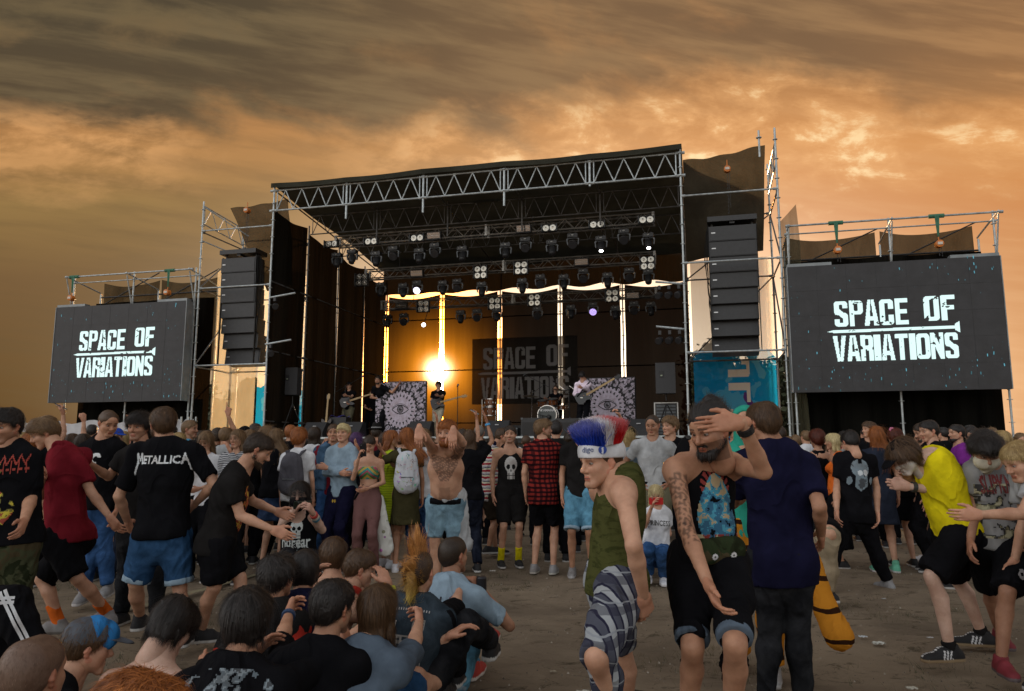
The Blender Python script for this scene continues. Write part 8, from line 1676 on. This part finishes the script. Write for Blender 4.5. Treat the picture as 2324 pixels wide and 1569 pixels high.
# ============================================================ the band
BG = 'musicians on the stage'
def sb(u, d, yaw, H, label, arms, z0=None, **k): X_, Y_ = stageuv(u, d); return PB(CU+X_/Y_*FPX, Y_, yaw, H, label, arms, z0=DECK_Z if z0 is None else z0, group=BG, lod=1, **k)
o = sb(1326, 1.5, 205, 1.78, 'bass player in white long-sleeved shirt bending over his instrument', ('fwd', 'front'), bend=10, top='long', tc='pinkw', bottom='jeans', bc='black', hair='mop', hc='black', hpitch=45, hyaw=215)
J = o['J']; p = J['pel']+np.array((-.05, -.22, .10)); arm_to(J, 'l', p+np.array((.55, -.05, .38)), 1, 205); guitar('bass_guitar', 'black bass guitar with maple neck hung on the bass player', p, (.86, -.05, .50), (-.1, -1, .1), mat('bass_black', (.01, .01, .012), .2), 1.05, True)
v, f = field([Pr(p+np.array((-.15, -.02, .02)), J['sl']+np.array((0, -.09, .05)), .02, .02)], .012, .01); obj_np('guitar_strap', v, f, fab('black'), o['P'], o['base'])
o = sb(869, .95, 200, 1.78, 'singer in black t-shirt leaning forward with a microphone', ('side', 'front'), bend=28, stride=.5, tc='black', bottom='trousers', hair='short', hc='dark', beard=.8, skin='mid', hyaw=188)
mb = MB(); c, M_ = o['hands']['r']; mb.lathe(c-M_[:, 2]*.02, (-.2, -.9, .4), [(-.10, .012), (.05, .016), (.06, .026), (.10, .026), (.115, 0)], 12); tag(mb.build('microphone', M_BLACKP, base=tuple(c)), 'black handheld microphone in the hand of the singer', 'microphone')
o = sb(791, 2.4, 190, 1.74, 'guitarist in black t-shirt and dark cap at a microphone stand', ('fwd', 'front'), tc='black', bottom='trousers', bc='khaki', hair='short', hc='dark', skin='fair'); headwear(o, 'cap', fab('black'))
p = o['J']['pel']+np.array((-.02, -.20, .16)); guitar('electric_guitar', 'dark electric guitar held by the guitarist in the cap', p, (.90, .1, .30), (-.1, -1, .1), mat('guitar_dark', (.02, .01, .008), .25))
o = sb(995, 3.2, 190, 1.76, 'guitarist in white trousers standing in the glare of the sun', ('fwd', 'front'), tc='black', bottom='trousers', bc='cream', hair='fluffy', hc='dark', stride=.35)
p = o['J']['pel']+np.array((-.02, -.20, .12)); guitar('electric_guitar', 'electric guitar held by the guitarist in white trousers', p, (.90, .1, .25), (-.1, -1, .1), mat('guitar_dark'))
o = sb(842, 5.4, 190, 1.72, 'tambourine player in black deep on the stage behind the singer', ('side', 'front'), tc='black', bottom='trousers', bc='black', hair='short', hc='brown')
X_, Y_ = stageuv(1262, 5.45); J = Jstand(X_, Y_, 194, 1.76, ('fwd', 'fwd'), 4, z0=RZ-.40)
for s in 'lr':
    q = 1 if s == 'l' else -1; f = dirv(194); l = leftv(194); J['k'+s] = J['h'+s]+f*.38+l*q*.12; J['a'+s] = J['k'+s]+f*.05+np.array((0, 0, -.42)); J['w'+s] = J['w'+s]+l*q*.12
o = person(J, dict(k=1, yaw=194, tc='black', bc='black', bottom='trousers', hair='short', hc='dark', skin='fair', group=BG, lod=1, label='drummer in black t-shirt sitting behind the drum kit'))
mb = MB(); mb.tube((KS+.02, 5.4, RZ), (KS+.02, 5.4, RZ+.42), .02, 8); mb.lathe((KS+.02, 5.4, RZ+.42), (0, 0, 1), [(0, .15), (.05, .17), (.08, .15)], 18); tag(mb.build('drum_stool', M_BLACK, base=(KS+.02, 5.4, RZ), frame=SF), 'round black stool under the drummer', 'stool')

# ============================================================ ground clutter and far things
mb = MB(); pts = [P2(0, 20, 1438, 5.75), P2(0, 200, 1398, 6.4), P2(0, 400, 1345, 7.3), P2(0, 560, 1300, 8.4), P2(0, 700, 1270, 9.6)]; pts = [np.array((p[0], 1.4*FPX/(v-1021) if 0 else p[1], .008)) for p, v in zip(pts, (0,)*5)]
def strap(u, v): i = min(int(u*4), 3); t = u*4-i; p = pts[i]*(1-t)+pts[i+1]*t; d = nrm(pts[i+1]-pts[i]); n = np.array((-d[1], d[0], 0)); q = p+n*(v-.5)*.09; return (q[0], q[1], .020+.004*math.sin(u*60)+.012*(1-abs(v-.5)*2))
mb.grid(strap, 60, 2); tag(mb.build('cable_cover', mat('tape_cloth', (.20, .17, .10), .9, bump=.003, bscale=90, var=.3), smooth=True), 'flat dusty yellow cable cover lying across the dirt on the left', 'cable cover')
def litter(u, v, size, colr, label, kind='scrap'):
    Y_ = 1.4*FPX/(v-1021); p = at(u, v, Y_); rg = random.Random(int(u)); mb = MB(); n = 7
    a = MB(); mb.grid(lambda x, y: (p[0]+(x-.5)*size*1.6+rg.uniform(-1, 1)*size*.08, p[1]+(y-.5)*size+rg.uniform(-1, 1)*size*.08, .012+abs(math.sin(x*7+y*5+u))*size*.35), n, n-2)
    tag(mb.build('crumpled_'+kind, mat('litter_%d' % int(colr[0]*99+colr[2]*9), colr, .8), base=(p[0], p[1], 0)), label, 'litter', 'litter on the dirt')
litter(1336, 1552, .09, (.45, .43, .38), 'large crumpled pale wrapper in front of the furry hat man', 'wrapper'); litter(1993, 1442, .05, (.5, .5, .46), 'small white paper scrap right of the costume tail', 'paper'); litter(1957, 1428, .035, (.45, .48, .5), 'tiny bluish scrap beside the costume tail', 'paper')
litter(2068, 1536, .04, (.4, .38, .32), 'thin pale scrap at the bottom right', 'paper'); litter(1118, 1288, .04, (.42, .4, .36), 'little pale scrap near the sandals', 'paper'); litter(1255, 1500, .025, (.35, .3, .22), 'tiny tan scrap left of the plaid shorts', 'paper'); litter(2110, 1430, .03, (.4, .4, .4), 'tiny grey scrap near the striped trainer', 'paper'); litter(2005, 1347, .025, (.4, .4, .38), 'tiny scrap in the middle right dirt', 'paper')
mb = MB(); p = at(1440, 1541, 1.4*FPX/520); mb.path([(p[0]-.12, p[1], .01), (p[0]-.02, p[1]+.02, .02), (p[0]+.08, p[1]-.01, .012), (p[0]+.16, p[1]+.01, .01)], .005, 5); tag(mb.build('twig', mat('bark', (.05, .035, .02), .9), base=(p[0], p[1], 0)), 'dark twig on the dirt behind the plaid shorts', 'twig')
# white fence banner far left with a red letter
for (u0, u1, Y_, lab) in ((-40, 330, 17.5, 'white banner fence at the far left behind the crowd'), (375, 450, 17.0, 'white banner fence strip right of the smaller screen')):
    a, b = at(u0, 960, Y_), at(u1, 960, Y_+.2); t = thing('banner_fence', ((a[0]+b[0])/2, Y_, 0), lab, 'fence'); mb = MB(); mb.grid(lambda u, v: (a[0]+(b[0]-a[0])*u, Y_+.03*math.sin(u*30), .3+v*1.75-.05*math.sin(u*25)*v), 30, 4); mb.build('sheet', mat('white_sheet', (.5, .5, .52), .8, var=.15, bump=.01, bscale=4), t, smooth=True)
    
    for i in range(5): mb = MB(); mb.tube((a[0]+(b[0]-a[0])*i/4, Y_+.06, 0), (a[0]+(b[0]-a[0])*i/4, Y_+.06, 2.15), .02); mb.build('post', M_GALV, t)
    if u0 < 0: text_mesh('XK', mat('red_letters', (.35, .03, .03), .7), 'lettering', .8, (at(283, 962, Y_)[0], Y_-.05, 1.25), (1, 0, 0), (0, 0, 1), t, .03)
def tree(label, X_, Y_, H, wd, seed, col=(.035, .045, .018)):
    rg = np.random.default_rng(seed); t = thing('tree', (X_, Y_, 0), label, 'tree', 'trees beyond the stage'); mb = MB(); mb.tube((X_, Y_, 0), (X_, Y_, H*.45), .22, 8, .14)
    for k in range(7): a = rg.uniform(0, 6.28); mb.tube((X_, Y_, H*(.25+.05*k)), (X_+wd*.5*math.cos(a), Y_+wd*.5*math.sin(a), H*(.5+.06*k)), .08, 6, .03)
    mb.build('trunk', mat('bark'), t); n = 5200; cl = 46; cc = rg.normal(0, 1, (cl, 3)); cc /= np.linalg.norm(cc, axis=1)[:, None]; cc *= rg.random((cl, 1))**.4*np.array((wd*.5, wd*.5, H*.34)); cc += np.array((X_, Y_, H*.64)); p = cc[rg.integers(0, cl, n)]+rg.normal(0, wd*.075, (n, 3)); s = rg.uniform(.10, .24, (n, 1)); u1 = rg.normal(size=(n, 3)); u1 /= np.linalg.norm(u1, axis=1)[:, None]; u2 = np.cross(u1, rg.normal(size=(n, 3))); u2 /= np.linalg.norm(u2, axis=1)[:, None]
    V = np.stack([p-u1*s, p+u2*s*.6, p+u1*s, p-u2*s*.6], 1).reshape(-1, 3); F = (np.arange(n)*4)[:, None]+np.arange(4); C = np.repeat(np.array(col)*rg.uniform(.5, 1.6, (n, 1)), 4, 0); obj_np('crown', V, F, M_PRINT, t, (X_, Y_, 0), C, smooth=False)
for i, (u, v, Y_, wd) in enumerate([(448, 880, 42, 3.5), (578, 868, 40, 3.8), (612, 905, 48, 5), (1606, 772, 36, 2.6), (1650, 850, 40, 3.0), (1725, 800, 38, 3.2), (1780, 880, 44, 4), (495, 925, 50, 4)]):
    p = at(u, v, Y_); tree(['small tree beyond the pale banner left of the stage', 'leafy tree beyond the blue foot of the left banner', 'low tree beside the left corner post far behind', 'tall narrow poplar beyond the right banner', 'short tree beyond the middle of the right banner', 'tree beyond the right edge of the right banner', 'tree between the right banner and the larger screen', 'distant low tree left of the stage'][i], p[0], Y_, p[2]*1.02, wd, i+3)
mb = MB(); rg = np.random.default_rng(1)
n = 9000; xx = rg.uniform(-260, 260, n); hh = 3.2+1.8*np.sin(xx*.05)+1.2*np.sin(xx*.17+1); zz = rg.random(n)**.7*hh; yy = 190+rg.uniform(-6, 6, n); s = rg.uniform(.5, 1.2, n); P_ = np.stack([xx, yy, zz], 1); u1 = np.stack([s, 0*s, .3*s], 1); u2 = np.stack([-.3*s, 0*s, .8*s], 1); V = np.stack([P_-u1, P_-u2, P_+u1, P_+u2], 1).reshape(-1, 3); F = (np.arange(n)*4)[:, None]+np.arange(4)
tag(obj_np('treeline', V, F, M_PRINT, None, (0, 190, 0), np.repeat(np.array((.03, .032, .014))*rg.uniform(.6, 1.4, (n, 1)), 4, 0), smooth=False), 'low dark treeline along the far horizon', 'treeline', kind='stuff')
print('people', len(PEOPLE), 'objects', len(bpy.data.objects))
